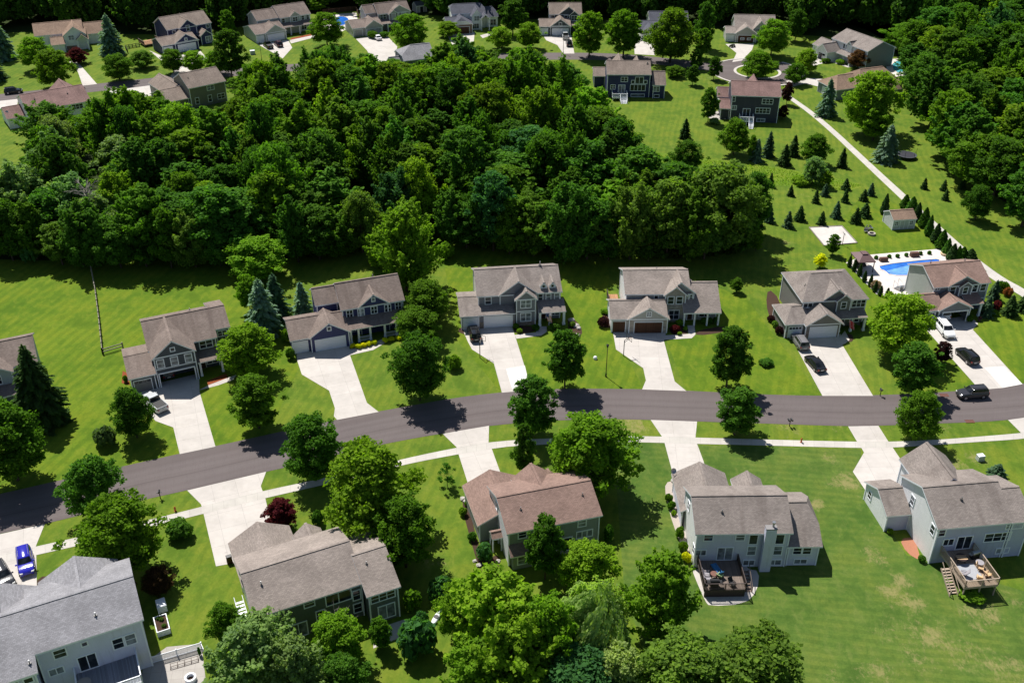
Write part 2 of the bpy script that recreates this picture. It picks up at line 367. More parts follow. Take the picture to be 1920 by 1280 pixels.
up = [(-160, 962), (0, 926), (117, 899), (235, 873), (337, 850), (404, 836), (500, 815), (632, 786), (710, 771), (767, 761), (855, 745), (941, 735), (1040, 728), (1204, 729), (1285, 732), (1440, 740), (1542, 742), (1637, 741), (1742, 737), (1790, 733), (1850, 729), (1920, 719), (2040, 698)]
lo = [(-160, 1036), (0, 1000), (84, 982), (270, 936), (351, 919), (480, 888), (555, 872), (650, 847), (760, 824), (857, 808), (917, 798), (960, 794), (1035, 788), (1135, 785), (1220, 787), (1307, 790), (1440, 794), (1590, 799), (1647, 798), (1747, 794), (1840, 791), (1890, 787), (1920, 784), (2040, 764)]
ribbon('road', up, lo, ASPH, .016)
ribbon('sidewalk', [(-160, 1078), (67, 1024), (160, 1004), (304, 968), (377, 950), (491, 920), (620, 894), (755, 860), (855, 839), (916, 829), (960, 825), (1000, 823), (1147, 817), (1240, 818), (1304, 820), (1440, 824), (1607, 828), (1666, 828), (1752, 825), (1850, 817), (1915, 812), (2040, 794)],
       [(-160, 1094), (67, 1040), (160, 1020), (304, 982), (377, 964), (498, 933), (620, 906), (755, 871), (860, 851), (922, 841), (960, 836), (1000, 834), (1147, 828), (1246, 830), (1307, 832), (1440, 835), (1615, 840), (1674, 839), (1752, 834), (1850, 827), (1920, 823), (2040, 805)], WALK, .024)
DRV = [[(351, 919), (499, 884), (489, 911), (498, 935), (512, 1000), (470, 1050), (405, 1061), (382, 964), (377, 945)],
 [(-160, 1037), (84, 982), (67, 1024), (68, 1040), (70, 1135), (-160, 1190)],
 [(830, 813), (857, 808), (917, 798), (916, 829), (922, 841), (938, 885), (950, 925), (884, 935), (877, 905), (860, 852), (856, 838)],
 [(1220, 787), (1307, 790), (1304, 820), (1307, 832), (1319, 864), (1330, 900), (1266, 900), (1260, 882), (1246, 830), (1241, 818)],
 [(1590, 799), (1647, 798), (1666, 828), (1674, 839), (1688, 860), (1720, 920), (1640, 932), (1622, 918), (1599, 884), (1620, 848), (1616, 841), (1607, 828)],
 [(1890, 787), (1990, 773), (2030, 794), (1915, 812)],
 [(337, 851), (404, 837), (374, 734), (373, 700), (297, 718), (250, 726), (252, 738), (265, 762), (292, 789), (325, 801)],
 [(632, 787), (710, 772), (688, 755), (656, 665), (655, 646), (590, 656), (556, 660), (557, 675), (566, 702), (617, 732), (628, 765), (626, 780)],
 [(941, 736), (998, 731), (988, 701), (969, 640), (958, 606), (903, 610), (868, 612), (870, 624), (877, 640), (885, 655), (926, 681)],
 [(1204, 730), (1287, 733), (1265, 715), (1245, 640), (1250, 618), (1179, 618), (1147, 613), (1151, 632), (1155, 655), (1206, 690), (1211, 713)],
 [(1542, 742), (1637, 742), (1579, 646), (1576, 626), (1514, 630), (1472, 628), (1487, 640)],
 [(1837, 731), (1732, 613), (1761, 600), (1811, 592), (1826, 600), (1824, 618), (1917, 720), (1880, 727)]]
for d in DRV: sheet('driveway', d, CONC, .020)
sheet('driveway', [(1845, 689), (1882, 686), (1917, 720), (1880, 727)], CONCN, .028)
sheet('driveway', [(948, 691), (984, 685), (995, 731), (962, 733)], CONCN, .028)
for d in ([(372, 732), (391, 722), (428, 708), (444, 702), (437, 712), (410, 722)], [(656, 666), (700, 656), (722, 643), (716, 636), (690, 648), (655, 655)],
          [(965, 628), (1005, 623), (1010, 612), (1025, 612), (1025, 622), (1015, 629), (968, 635)], [(1245, 637), (1297, 634), (1304, 627), (1302, 610), (1289, 610), (1291, 626), (1243, 629)],
          [(1576, 630), (1584, 620), (1593, 637), (1585, 644), (1578, 647)], [(1824, 618), (1834, 607), (1824, 597), (1808, 592), (1800, 610)]):
    sheet('path', d, CONC, .028)
ribbon('path', [(1466, 168), (1482, 180), (1541, 221), (1650, 322), (1712, 378), (1769, 430), (1826, 480), (1884, 523), (1925, 543), (2000, 598)],
       [(1456, 170), (1474, 182), (1532, 224), (1637, 324), (1692, 376), (1753, 433), (1813, 488), (1868, 530), (1912, 551), (1990, 612)], WALK, .016)
# far street, its cul-de-sac and drives
cc = G(1420, 135)
centreline('road', [(-80, 192), (32, 181), (157, 167), (265, 156), (400, 140), (520, 128), (700, 120), (880, 108), (1056, 105), (1160, 107), (1250, 116), (1330, 126), (1400, 133)], 7.4, ASPH, .012)
circ = lambda r, n=48: [(cc[0] + r * math.cos(2 * math.pi * k / n), cc[1] + r * math.sin(2 * math.pi * k / n)) for k in range(n)]
sheet('road', circ(13.), ASPH, .018, px=False, uvrot=0)
def kerb(name, r0, r1, z, h, a0=0, a1=360, mat=CONC):
    mb = MB(); n = 60
    for i in range(n):
        a, b = R(a0 + (a1 - a0) * i / n), R(a0 + (a1 - a0) * (i + 1) / n)
        P = lambda r, t, zz: (cc[0] + r * math.cos(t), cc[1] + r * math.sin(t), zz)
        mb.face([P(r0, a, z + h), P(r1, a, z + h), P(r1, b, z + h), P(r0, b, z + h)]); mb.face([P(r1, a, z), P(r1, b, z), P(r1, b, z + h), P(r1, a, z + h)]); mb.face([P(r0, b, z), P(r0, a, z), P(r0, a, z + h), P(r0, b, z + h)])
    return tag(mb.build(name, mat), kind='structure')
kerb('kerb', 6.1, 6.9, .02, .12); kerb('kerb', 12.9, 13.6, .02, .1, -75, 45); kerb('kerb', 12.9, 13.6, .02, .1, 62, 150); kerb('kerb', 12.9, 13.6, .02, .1, 195, 262)
sheet('lawn', circ(6.15), GRASS2, .05, px=False, uvrot=0)
for d in ([(138, 110), (152, 124), (182, 158), (155, 161), (146, 135), (130, 117)], [(280, 95), (310, 108), (350, 102), (376, 96), (388, 110), (362, 138), (318, 146), (330, 128), (300, 112)],
          [(484, 84), (540, 75), (548, 90), (530, 110), (515, 101)], [(667, 73), (722, 64), (745, 88), (738, 116), (700, 116), (688, 95)], [(838, 66), (890, 60), (888, 84), (848, 84)],
          [(1019, 68), (1071, 67), (1077, 101), (1056, 101), (1045, 85), (1024, 76)], [(1188, 74), (1226, 74), (1228, 104), (1190, 102)], [(1360, 83), (1414, 82), (1410, 94), (1391, 114), (1373, 117), (1381, 100)],
          [(1530, 99), (1563, 110), (1556, 117), (1535, 121), (1497, 136), (1488, 124), (1525, 116)], [(1474, 152), (1500, 146), (1550, 149), (1582, 157), (1565, 169), (1541, 164), (1510, 157), (1482, 164)],
          [(203, 171), (300, 158), (304, 174), (237, 191)], [(-60, 196), (34, 186), (32, 200), (-60, 214)]): sheet('driveway', d, CONC, .026)
for d in ([(542, 76), (590, 66), (592, 70), (546, 82)], [(900, 67), (936, 57), (940, 61), (905, 72)], [(1556, 116), (1590, 127), (1604, 124), (1602, 121), (1590, 123), (1562, 112)]): sheet('path', d, CONC, .030)
# planting beds and patios
for d in ([(1142, 585), (1130, 590), (1120, 612), (1147, 616), (1150, 600)], [(1250, 610), (1262, 630), (1288, 629), (1292, 612)], [(1304, 620), (1360, 610), (1362, 622), (1306, 630)],
          [(1064, 592), (1082, 602), (1093, 620), (1086, 636), (1066, 624)], [(962, 610), (1006, 612), (1004, 622), (966, 628)], [(862, 613), (876, 618), (874, 628), (858, 622)],
          [(864, 945), (878, 926), (890, 1000), (908, 1048), (938, 1038), (936, 1068), (898, 1066), (882, 1010)], [(1586, 624), (1600, 628), (1600, 640), (1588, 642)], [(1440, 540), (1462, 560), (1470, 610), (1445, 602), (1436, 570)],
          [(69, 1080), (110, 1080), (96, 1100), (70, 1112)]): sheet('planting_bed', d, SOIL, .016, smooth=1)
sheet('planting_bed', [(390, 722), (428, 708), (424, 700), (388, 714)], MULCHR, .016); sheet('planting_bed', [(228, 718), (244, 722), (240, 700), (230, 695)], MULCHR, .016)
sheet('planting_bed', [(545, 77), (585, 68), (584, 64), (545, 72)], MULCHR, .016)
sheet('planting_bed', [(1686, 1010), (1715, 1006), (1727, 1052), (1700, 1036)], plain('terracotta_gravel', (.36, .16, .10), .95, .1, var=.4, scale=14.), .016, smooth=1)
sheet('patio', [(313, 1212), (378, 1206), (392, 1330), (262, 1330), (268, 1245)], PATIO, .020)
sheet('patio', [(700, 1180), (760, 1160), (775, 1185), (700, 1215)], CONC, .020)
sheet('patio', [(1296, 1064), (1306, 1090), (1322, 1126), (1330, 1136), (1396, 1132), (1420, 1108), (1424, 1070), (1400, 1066), (1398, 1050)], CONC, .020, smooth=1)
sheet('patio', [(1325, 213), (1362, 205), (1368, 220), (1350, 226), (1328, 222)], PATIO, .020, smooth=1)
sheet('planting_bed', [(1247, 905), (1265, 900), (1300, 1040), (1290, 1052), (1262, 985), (1248, 930)], plain('pale_gravel', (.40, .345, .30), .95, .1, var=.35, scale=14.), .016, smooth=1)
SAND = concrete('court_sand', (.60, .56, .52), 50, 0)
# ================================================================= houses
RECTS = []
class TrimBoards:
    def __init__(s, h): s.h = h
    def box(s, *a):
        mb = MB(); mb.box(*a); s.h.part('trim_board', mb, s.h.tm)
class House:
    def __init__(s, name, label, o, yaw, wall, roof, cat='house', trim=None, group=None):
        x, y = G(*o); s.root = empty(name, (x, y), R(yaw), label, cat, group)
        s.wm, s.rm, s.tm = wall, roof, trim or WHITE; s.w = MB(); s.t = TrimBoards(s); s.roofs = []; s.rz = R(yaw); s.ox, s.oy = x, y
    def part(s, name, mb, mat, parent=None, **k): return mb.build(name, mat, parent or s.root, **k)
    def B(s, u0, u1, v0, v1, ze, zr, axis='u', oh=.35, jl=None, jr=None, name='roof', walls='fblr', z0=0., br=None, wf=None, opening=None, t=.2, wm=0, ohe=None):
        """gabled (jl/jr: hipped) block given by its roof edge; walls stand oh inside it"""
        c_, s_ = math.cos(s.rz), math.sin(s.rz); RECTS.append((s.ox + (u0 + u1) / 2 * c_ - (v0 + v1) / 2 * s_, s.oy + (u0 + u1) / 2 * s_ + (v0 + v1) / 2 * c_, s.rz, (u1 - u0) / 2, (v1 - v0) / 2))
        f = (lambda a, b, z: (a, b, z)) if axis == 'u' else (lambda a, b, z: (b, a, z))
        a0, a1, b0, b1 = (u0, u1, v0, v1) if axis == 'u' else (v0, v1, u0, u1)
        bm = (b0 + b1) / 2 if br is None else br; ohe = oh if ohe is None else ohe
        sf, sb = (zr - ze) / (bm - b0), (zr - ze) / (b1 - bm)
        def end(a, j, sg):
            if j is None: return [(a, bm, zr)], (a, bm, zr)
            d, fr = j; zc = ze + fr * (zr - ze); rp = (a + sg * d, bm, zr)
            return [(a, b0 + (bm - b0) * fr, zc), (a, b1 - (b1 - bm) * fr, zc)], rp
        eL, rL = end(a0, jl, 1); eR, rR = end(a1, jr, -1)
        c = {'fl': (a0, b0, ze), 'fr': (a1, b0, ze), 'bl': (a0, b1, ze), 'br': (a1, b1, ze)}
        front = [c['fl'], c['fr']] + ([eR[0], rR] if jr else [rR]) + ([rL, eL[0]] if jl else [rL])
        back = [c['br'], c['bl']] + ([eL[1], rL] if jl else [rL]) + ([rR, eR[1]] if jr else [rR])
        def dd(P):
            o = [P[0]]
            for p in P[1:]:
                if (Vector(p) - Vector(o[-1])).length > 1e-4: o.append(p)
            if (Vector(o[0]) - Vector(o[-1])).length < 1e-4: o.pop()
            return o
        polys = [(dd(front), 'f'), (dd(back), 'b')]
        if jl: polys.append((dd([eL[1], eL[0], rL]), 'h'))
        if jr: polys.append((dd([eR[0], eR[1], rR]), 'h'))
        mb = MB(); up = Vector((0, 0, 1))
        for P, k in polys:
            ln = math.hypot(1, sf if k != 'b' else sb)
            if k == 'h': uv = [(p[1], (p[2] - ze) * 1.9) for p in P]
            else: uv = [(p[0], abs(p[1] - (b0 if k == 'f' else b1)) * ln) for p in P]
            mb.face([f(*p) for p in P], 0, uv); mb.face([f(p[0], p[1], p[2] - t) for p in P][::-1], 1)
        ring = dd([c['fl'], c['fr'], *eR, c['br'], c['bl'], *(eL[::-1])])
        for p, q in zip(ring, ring[1:] + ring[:1]):
            mb.face([f(p[0], p[1], p[2] - t), f(q[0], q[1], q[2] - t), f(*q), f(*p)], 1)
        # ridge cap
        e = .03
        mb.beam(f(rL[0] + .02, rL[1], zr + e - .05), f(rR[0] - .02, rR[1], zr + e - .05), .34, .07, 2)
        ro = s.part(name, mb, [s.rm, s.tm, s.rm]); s.roofs.append(ro)
        # walls
        A0, A1, B0, B1 = a0 + ohe, a1 - ohe, b0 + oh, b1 - oh
        if wf is not None: B0 = wf
        zf, zb = ze + sf * (B0 - b0) - t - .01, ze + sb * (b1 - B1) - t - .01; zt = zr - t - .01
        def gend(a, j, sg):
            P = [(a, B0, z0), (a, B1, z0), (a, B1, zb)]
            if j is None: P += [(a, bm, zt)]
            else:
                d, fr = j; zc = ze + fr * (zr - ze); zz = zc + (zr - zc) * ohe / d - t - .01
                if zz > max(zf, zb) + .02: P += [(a, b1 - (zz + t - ze) / sb, zz), (a, b0 + (zz + t - ze) / sf, zz)]
            P += [(a, B0, zf)]
            return P
        # which side is which
        sides = {'u': {'f': 'B0', 'b': 'B1', 'l': 'A0', 'r': 'A1'}, 'v': {'f': 'A0', 'b': 'A1', 'l': 'B0', 'r': 'B1'}}[axis]
        def uvw(P): return [((p[0] + p[1]), p[2]) for p in P]
        for k in walls:
            w = sides[k]
            if w in ('A0', 'A1'):
                P = gend(A0 if w == 'A0' else A1, jl if w == 'A0' else jr, 1)
                if opening and k == 'f':
                    oa, ob, oz = opening; a = A0
                    zz = min(zf, zb)
                    for Q in ([(a, B0, z0), (a, oa, z0), (a, oa, zz), (a, B0, zz)], [(a, ob, z0), (a, B1, z0), (a, B1, zz), (a, ob, zz)], [(a, oa, oz), (a, ob, oz), (a, ob, zz), (a, oa, zz)]):
                        s.w.face([f(*p) for p in Q], wm, uvw(Q))
                    P = [(a, B0, zz), (a, B1, zz), (a, B1, zb), (a, bm, zt), (a, B0, zf)]
            else:
                b, z = (B0, zf) if w == 'B0' else (B1, zb)
                P = [(A0, b, z0), (A1, b, z0), (A1, b, z), (A0, b, z)]
                if opening and k == 'f':
                    oa, ob, oz = opening
                    for Q in ([(A0, b, z0), (oa, b, z0), (oa, b, z), (A0, b, z)], [(ob, b, z0), (A1, b, z0), (A1, b, z), (ob, b, z)]): s.w.face([f(*p) for p in Q], wm, uvw(Q))
                    P = [(oa, b, oz), (ob, b, oz), (ob, b, z), (oa, b, z)]
            s.w.face([f(*p) for p in P], wm, uvw(P))
        # corner boards
        for (a, b, z) in ((A0, B0, zf), (A1, B0, zf), (A0, B1, zb), (A1, B1, zb)):
            p = f(a, b, 0); s.t.box(p[0] - .08, p[0] + .08, p[1] - .08, p[1] + .08, z0, z - .02)
        return ro
    def shed(s, u0, u1, v0, v1, z0, z1, posts=(), vp=None, pw=.16, t=.16, name='porch_roof'):
        mb = MB(); ln = math.hypot(v1 - v0, z1 - z0)
        mb.face([(u0, v0, z0), (u1, v0, z0), (u1, v1, z1), (u0, v1, z1)], 0, [(u0, 0), (u1, 0), (u1, ln), (u0, ln)])
        for q in ([(u0, v0, z0 - t), (u1, v0, z0 - t), (u1, v0, z0), (u0, v0, z0)], [(u0, v0, z0 - t), (u0, v0, z0), (u0, v1, z1), (u0, v1, z1 - t)], [(u1, v0, z0 - t), (u1, v1, z1 - t), (u1, v1, z1), (u1, v0, z0)], [(u0, v0, z0 - t), (u0, v1, z1 - t), (u1, v1, z1 - t), (u1, v0, z0 - t)]): mb.face(q, 1)
        s.roofs.append(s.part(name, mb, [s.rm, s.tm]))
        vp = v0 + .3 if vp is None else vp
        for u in posts:
            p = MB(); p.box(u - pw, u + pw, vp - pw, vp + pw, .05, z0 - t + .04); p.box(u - pw - .05, u + pw + .05, vp - pw - .05, vp + pw + .05, .05, .4); s.part('porch_post', p, s.tm)
    def fbox(s, mb, face, a0, a1, z0, z1, d, o0, o1, m=0):
        if face == 'f': mb.box(a0, a1, d - o1, d - o0, z0, z1, m)
        elif face == 'b': mb.box(a0, a1, d + o0, d + o1, z0, z1, m)
        elif face == 'l': mb.box(d - o1, d - o0, a0, a1, z0, z1, m)
        else: mb.box(d + o0, d + o1, a0, a1, z0, z1, m)
    def W(s, face, a, z, w, h, d, nx=1, ny=2, name='window', shut=None, blind=False, fw=.13):
        fr = MB(); a0, a1, z1 = a - w / 2, a + w / 2, z + h
        X = lambda p, q, r, t, o=.07, o0=.002: s.fbox(fr, face, p, q, r, t, d, o0, o)
        X(a0 - fw, a0, z - fw, z1 + fw); X(a1, a1 + fw, z - fw, z1 + fw); X(a0, a1, z - fw, z); X(a0, a1, z1, z1 + fw)
        for i in range(1, nx): q = a0 + w * i / nx; X(q - .05, q + .05, z, z1, .05)
        for i in range(nx):
            p, q = a0 + w * i / nx + (.05 if i else 0), a0 + w * (i + 1) / nx - (.05 if i < nx - 1 else 0)
            for j in range(1, ny): r = z + h * j / ny; X(p, q, r - .03, r + .03, .045)
        o = s.part(name, fr, s.tm)
        g = MB(); s.fbox(g, face, a0, a1, z, z1, d, .004, .022); s.part('pane', g, GLASSB if (blind or rnd.random() < .22) else GLASS, o)
        if shut:
            for p, q in ((a0 - fw - .38, a0 - fw - .04), (a1 + fw + .04, a1 + fw + .38)):
                m = MB(); s.fbox(m, face, p, q, z - .05, z1 + .05, d, .002, .05); s.part('shutter', m, shut)
        return o
    def GD(s, face, a0, a1, h, d, mat=None, cols=None, lite=False):
        mb = MB(); X = lambda p, q, r, t, o, m=0: s.fbox(mb, face, p, q, r, t, d, .002, o, m)
        X(a0, a1, .03, h, .03); n = cols or max(2, round((a1 - a0) / .62))
        for j in range(4):
            for i in range(n):
                p, q = a0 + (a1 - a0) * (i + .1) / n, a0 + (a1 - a0) * (i + .9) / n; r, t = .03 + (h - .03) * (j + .12) / 4, .03 + (h - .03) * (j + .88) / 4
                X(p, q, r, t, .05, 1 if (lite and j == 3) else 0)
        o = s.part('garage_door', mb, [mat or GDOORW, GLASS])
        fr = MB(); Y = lambda p, q, r, t: s.fbox(fr, face, p, q, r, t, d, .002, .09)
        Y(a0 - .14, a0 - .01, .03, h + .14); Y(a1 + .01, a1 + .14, .03, h + .14); Y(a0 - .01, a1 + .01, h + .01, h + .14); s.part('door_frame', fr, s.tm, o)
    def frame(s, a0, a1, h, d):      # white surround of an open garage
        for p, q, r, t in ((a0 - .18, a0, 0.03, h + .2), (a1, a1 + .18, .03, h + .2), (a0, a1, h, h + .2)): s.fbox(s.t, 'f', p, q, r, t, d, .002, .1)
    def band(s, a0, a1, z, d, h=.18, face='f'): s.fbox(s.t, face, a0, a1, z, z + h, d, .003, .035)
    def panel(s, face, a0, a1, z0, z1, d, mat, name, o=.06):
        mb = MB(); s.fbox(mb, face, a0, a1, z0, z1, d, .003, o); s.part(name, mb, mat)
    def door(s, face, a, d, mat, w=.95, h=2.1, z=.1):
        o = MB(); s.fbox(o, face, a - w / 2, a + w / 2, z, z + h, d, .003, .04); dd = s.part('door', o, mat)
        k = MB(); s.fbox(k, face, a + w * .32, a + w * .4, z + 1., z + 1.08, d, .04, .1); s.part('handle', k, STEEL, dd)
        for p, q, r, t in ((a - w / 2 - .12, a - w / 2, z, z + h + .12), (a + w / 2, a + w / 2 + .12, z, z + h + .12), (a - w / 2, a + w / 2, z + h, z + h + .12)): s.fbox(s.t, face, p, q, r, t, d, .002, .07)
    def vent(s, roof, u, v, z, r=.06, h=.45, name='vent_pipe'):
        mb = MB(); mb.bar((u, v, z - .3), (u, v, z + h), r, 0, 8); mb.disc((u, v, z + .02), r * 3, 'z', .05, 10, 1); s.part(name, mb, [STEEL, DARKM], s.roofs[roof])
    def done(s, mats=None):
        s.part('wall', s.w, mats or [s.wm]); pass
        return s
RB = shingle('brown_grey_shingles', (.235, .185, .160), .5, 1.)
RB2 = shingle('tan_shingles', (.315, .265, .235), .12, 5.)
RT = shingle('grey_brown_shingles', (.275, .235, .212), .42, 9.)
RR = shingle('red_brown_shingles', (.280, .186, .154), .10, 2.)
RRS = shingle('weathered_red_shingles', (.24, .150, .135), .55, 4.)
RG = shingle('blue_grey_shingles', (.295, .288, .305), .10, 7.)
RD = shingle('slate_grey_shingles', (.105, .108, .135), .15, 3.)
RO = shingle('warm_brown_shingles', (.30, .205, .150), .25, 6.)
RK = shingle('weathered_tan_shingles', (.258, .205, .172), .5, 8.)
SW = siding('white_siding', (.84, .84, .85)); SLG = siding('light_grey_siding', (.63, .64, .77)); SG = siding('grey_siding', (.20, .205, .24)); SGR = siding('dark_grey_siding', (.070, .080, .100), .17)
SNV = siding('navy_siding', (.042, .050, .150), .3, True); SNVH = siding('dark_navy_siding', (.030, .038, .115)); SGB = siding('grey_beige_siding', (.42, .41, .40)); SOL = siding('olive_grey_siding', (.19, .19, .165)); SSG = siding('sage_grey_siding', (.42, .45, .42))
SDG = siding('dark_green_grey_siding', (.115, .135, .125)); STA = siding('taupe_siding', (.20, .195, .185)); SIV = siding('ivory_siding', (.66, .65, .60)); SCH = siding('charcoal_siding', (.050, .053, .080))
STONE = masonry('pale_stone', (.34, .31, .28), (.22, .20, .19), (.36, .34, .32), .45, .2); STONEB = masonry('brown_stone', (.16, .12, .10), (.26, .22, .19), (.2, .18, .17), .4, .22); BRICK = masonry('red_brick', (.20, .085, .06), (.16, .07, .05), (.25, .2, .18), .24, .08)
DOORD = plain('dark_front_door', (.05, .02, .015), .5); BLK = plain('black_shutter', (.02, .02, .024), .5)
# ---- row north of the street, fronts towards the camera
h = House('suburban_house', 'charcoal two-storey house with open garage and silver pickup on its drive', (297.3, 726.6), 24, SGR, RB)
h.B(-.35, 10.4, 2.4, 13.4, 5.4, 8.0); h.B(10.1, 12.8, 3.75, 13.4, 6.04, 7.97, br=7.9)
h.B(-.15, 6.65, -.35, 8.2, 5.4, 8.02, 'v', walls='flr', opening=(.55, 5.85, 2.35))
h.B(-4.1, .15, -.45, 9.3, 2.9, 4.3, name='garage_roof')
h.shed(6.5, 12.2, .15, 2.75, 2.8, 3.5, (6.85, 10.2, 12.), .5)
for u in (1.05, 3.15, 5.3): h.W('f', u, 3.55, .95, 1.35, 0., blind=True)
h.W('f', 3.2, 6.05, .55, .55, 0., 1, 1); h.W('f', 8.5, 3.75, 1.9, 1.25, 2.75, 2); h.W('f', 11.4, 4.5, 1.3, .9, 4.1, 2); h.W('f', 9., .7, 1.6, 1.4, 2.75, 2); h.door('f', 7.4, 2.75, DOORD)
h.band(.2, 6.3, 5.2, 0., .2); h.band(.2, 6.3, 3.15, 0., .16); h.frame(.55, 5.85, 2.35, 0.); h.GD('f', -3.35, -.85, 2.1, -.1, GDOORG, lite=True)
h.W('l', 6, 3.6, .9, 1.2, 0.); h.vent(0, 7.5, 9.6, 7.2); h.done()
h = House('suburban_house', 'navy blue house with long front porch and yellow shrubs', (525 + 430 / 6.92, 495 + 1160 / 6.92), 19, SNV, RB)
h.B(5.7, 16.75, 3.2, 12.5, 5.4, 8.2); h.B(1.9, 6., 6.1, 12.2, 5.4, 7.25)
h.B(8.6, 14.1, 3.02, 7.9, 5.4, 7.5, 'v', walls='f', oh=.32)
h.B(-3.45, 6.4, .5, 8.6, 2.8, 4.6, name='garage_roof'); h.B(-.4, 6.6, .02, 5.4, 2.9, 5.2, 'v', name='garage_roof', walls='flr')
h.shed(6.3, 16.6, .75, 3.6, 2.8, 3.75, (6.7, 8.0, 10., 12.5, 14.5, 16.3), 1.05)
for u in (7.2, 9.1, 11.35, 13.7, 15.6): h.W('f', u, 3.65 if u != 11.35 else 3.75, .95, 1.3, 3.55 if abs(u - 11.35) > 2.6 else 3.34, 2)
h.W('f', 11.35, 6.1, .45, .6, 3.34, 1, 1); h.W('f', 3.1, 3.7, .5, .6, .37, 1, 1)
for u in (7.4, 9.2, 13.6, 15.5): h.W('f', u, .8, 1.0, 1.4, 3.55, 2)
h.door('f', 11.3, 3.55, DOORD); h.GD('f', -2.95, -.65, 2.15, .85); h.GD('f', .65, 5.55, 2.15, .37)
mb = MB()
for a, b in ((8.2, 9.8), (12.7, 14.3), (14.7, 16.1)):
    mb.box(a, b, 1.0, 1.08, .95, 1.02); mb.box(a, b, 1.0, 1.08, .2, .28); n = int((b - a) / .16)
    for i in range(n): x = a + (b - a) * (i + .5) / n; mb.box(x - .02, x + .02, 1.02, 1.06, .28, .95)
h.part('porch_railing', mb, WHITE); h.vent(0, 12.5, 8.4, 8.0); h.done()
h = House('suburban_house', 'grey house with two tiny dormers and a flag on its porch', (850 + 405 / 7.68, 480 + 1080 / 7.68), 7, SG, RT)
h.B(-.5, 14.4, 2.5, 13.2, 5.4, 7.9, wm=0, walls='fbr'); h.B(3.2, 10.2, 2.3, 8.1, 5.4, 8., 'v', walls='f')
h.w.face([(-.15, 2.85, 0), (-.15, 12.85, 0), (-.15, 12.85, 5.3), (-.15, 7.85, 7.65), (-.15, 2.85, 5.3)], 1)
h.B(5.85, 9.8, .6, 4.5, 5.2, 6.9, 'v', walls='flr'); h.B(-3.65, 0., .45, 9.2, 2.8, 4.3, name='garage_roof', walls='fbr')
h.w.face([(-3.3, .8, 0), (-3.3, 8.85, 0), (-3.3, 8.85, 2.7), (-3.3, 4.83, 4.05), (-3.3, .8, 2.7)], 1)
h.w.box(-.2, 5.95, .95, 2.8, 0, 2.75, 0, 'b'); h.shed(-.25, 6., .45, 2.9, 2.85, 3.6, name='garage_roof')
h.shed(9.9, 14.7, .1, 2.95, 2.8, 3.9, (10.2, 12., 14.4), .5, .2)
for u in (11.2, 12.75): h.B(u - .62, u + .62, 3.2, 6.2, 6.25, 7.0, 'v', .16, z0=5.4, name='dormer', walls='flr'); h.W('f', u, 5.95, .42, .5, 3.36, 1, 1)
h.W('f', 1.5, 3.65, .95, 1.3, 2.85); h.W('f', 4.6, 3.65, 1.9, 1.3, 2.85, 2); h.W('f', 7.8, 3.6, 1.7, 1.4, .95, 2); h.W('f', 7.8, .95, 1.7, 1.5, .95, 2)
for u in (10.6, 12., 13.5): h.W('f', u, 3.75, .75, 1.2, 2.85, 1)
h.W('f', 13.2, .7, 1.7, 1.4, 2.85, 2); h.door('f', 11.1, 2.85, DOORD); h.GD('f', .65, 5.4, 2.2, .95); h.GD('f', -3., -.5, 2.2, .8)
h.panel('f', 6.2, 9.45, .03, .8, .95, STONEB, 'stone_facing'); h.panel('f', -.2, .5, .03, 1.2, .95, STONEB, 'stone_facing'); h.panel('f', 5.56, 5.95, .03, 1.2, .95, STONEB, 'stone_facing')
h.band(6.2, 9.45, 2.75, .95); h.band(6.25, 9.4, 5.05, .95); h.vent(0, 11.2, 7.85, 7.9, .1, .8, 'flue'); h.done([SG, SIV])
h = House('suburban_house', 'stone-fronted house with brown garage doors', (1120 + 455 / 7.68, 490 + 1020 / 7.68), 1, SGB, RB2)
h.B(-.6, 10.9, 3.6, 13.6, 5.4, 7.6, walls='fbr'); h.w.face([(-.25, 3.95, 0), (-.25, 13.25, 0), (-.25, 13.25, 5.3), (-.25, 8.6, 7.35), (-.25, 3.95, 5.3)], 1)
h.B(6.2, 11.75, 3.75, 8.6, 5.4, 7.55, 'v', walls='f'); h.B(6.05, 10.2, 3., 6.5, 5.4, 7.1, 'v', walls='flr', wm=2)
h.B(-3.4, 6.5, -.3, 6.8, 2.8, 4.6, name='garage_roof', walls='fbr'); h.w.face([(-3.05, .05, 0), (-3.05, 6.45, 0), (-3.05, 6.45, 2.7), (-3.05, 3.25, 4.35), (-3.05, .05, 2.7)], 1)
h.B(-.45, 6.75, -.65, 4.2, 2.9, 5.1, 'v', name='garage_roof', walls='flr'); h.B(9.4, 15.95, 1.5, 12.7, 2.8, 5.9, name='porch_roof', wf=4.0)
for u in (9.7, 11.5, 13.7, 15.65):
    p = MB(); p.box(u - .13, u + .13, 1.85, 2.11, .05, 2.85); h.part('porch_post', p, WHITE)
h.W('f', 3.15, 3.35, .65, .8, -.3, 2); h.W('f', 7.35, 3.65, .95, 1.35, 3.35, 1); h.W('f', 8.85, 3.65, .95, 1.35, 3.35, 1); h.W('f', 8.1, .6, 1.7, 1.7, 3.35, 2); h.W('f', 4.9, 4.35, .6, .6, 3.95, 1, 1); h.W('f', 10.75, 4.1, .75, .9, 4.1, 2)
h.W('f', 13.6, .7, 1.8, 1.5, 4., 2); h.door('f', 11., 4.0, DOORD); h.GD('f', -2.85, -.75, 2.15, .05, GDOORB); h.GD('f', .85, 5.55, 2.15, -.3, GDOORB)
h.panel('f', -.1, .65, .03, 2.5, -.3, STONE, 'stone_facing'); h.panel('f', 5.75, 6.4, .03, 2.5, -.3, STONE, 'stone_facing'); h.panel('f', 6.45, 9.85, 2.6, 3.4, 3.35, STONE, 'stone_facing')
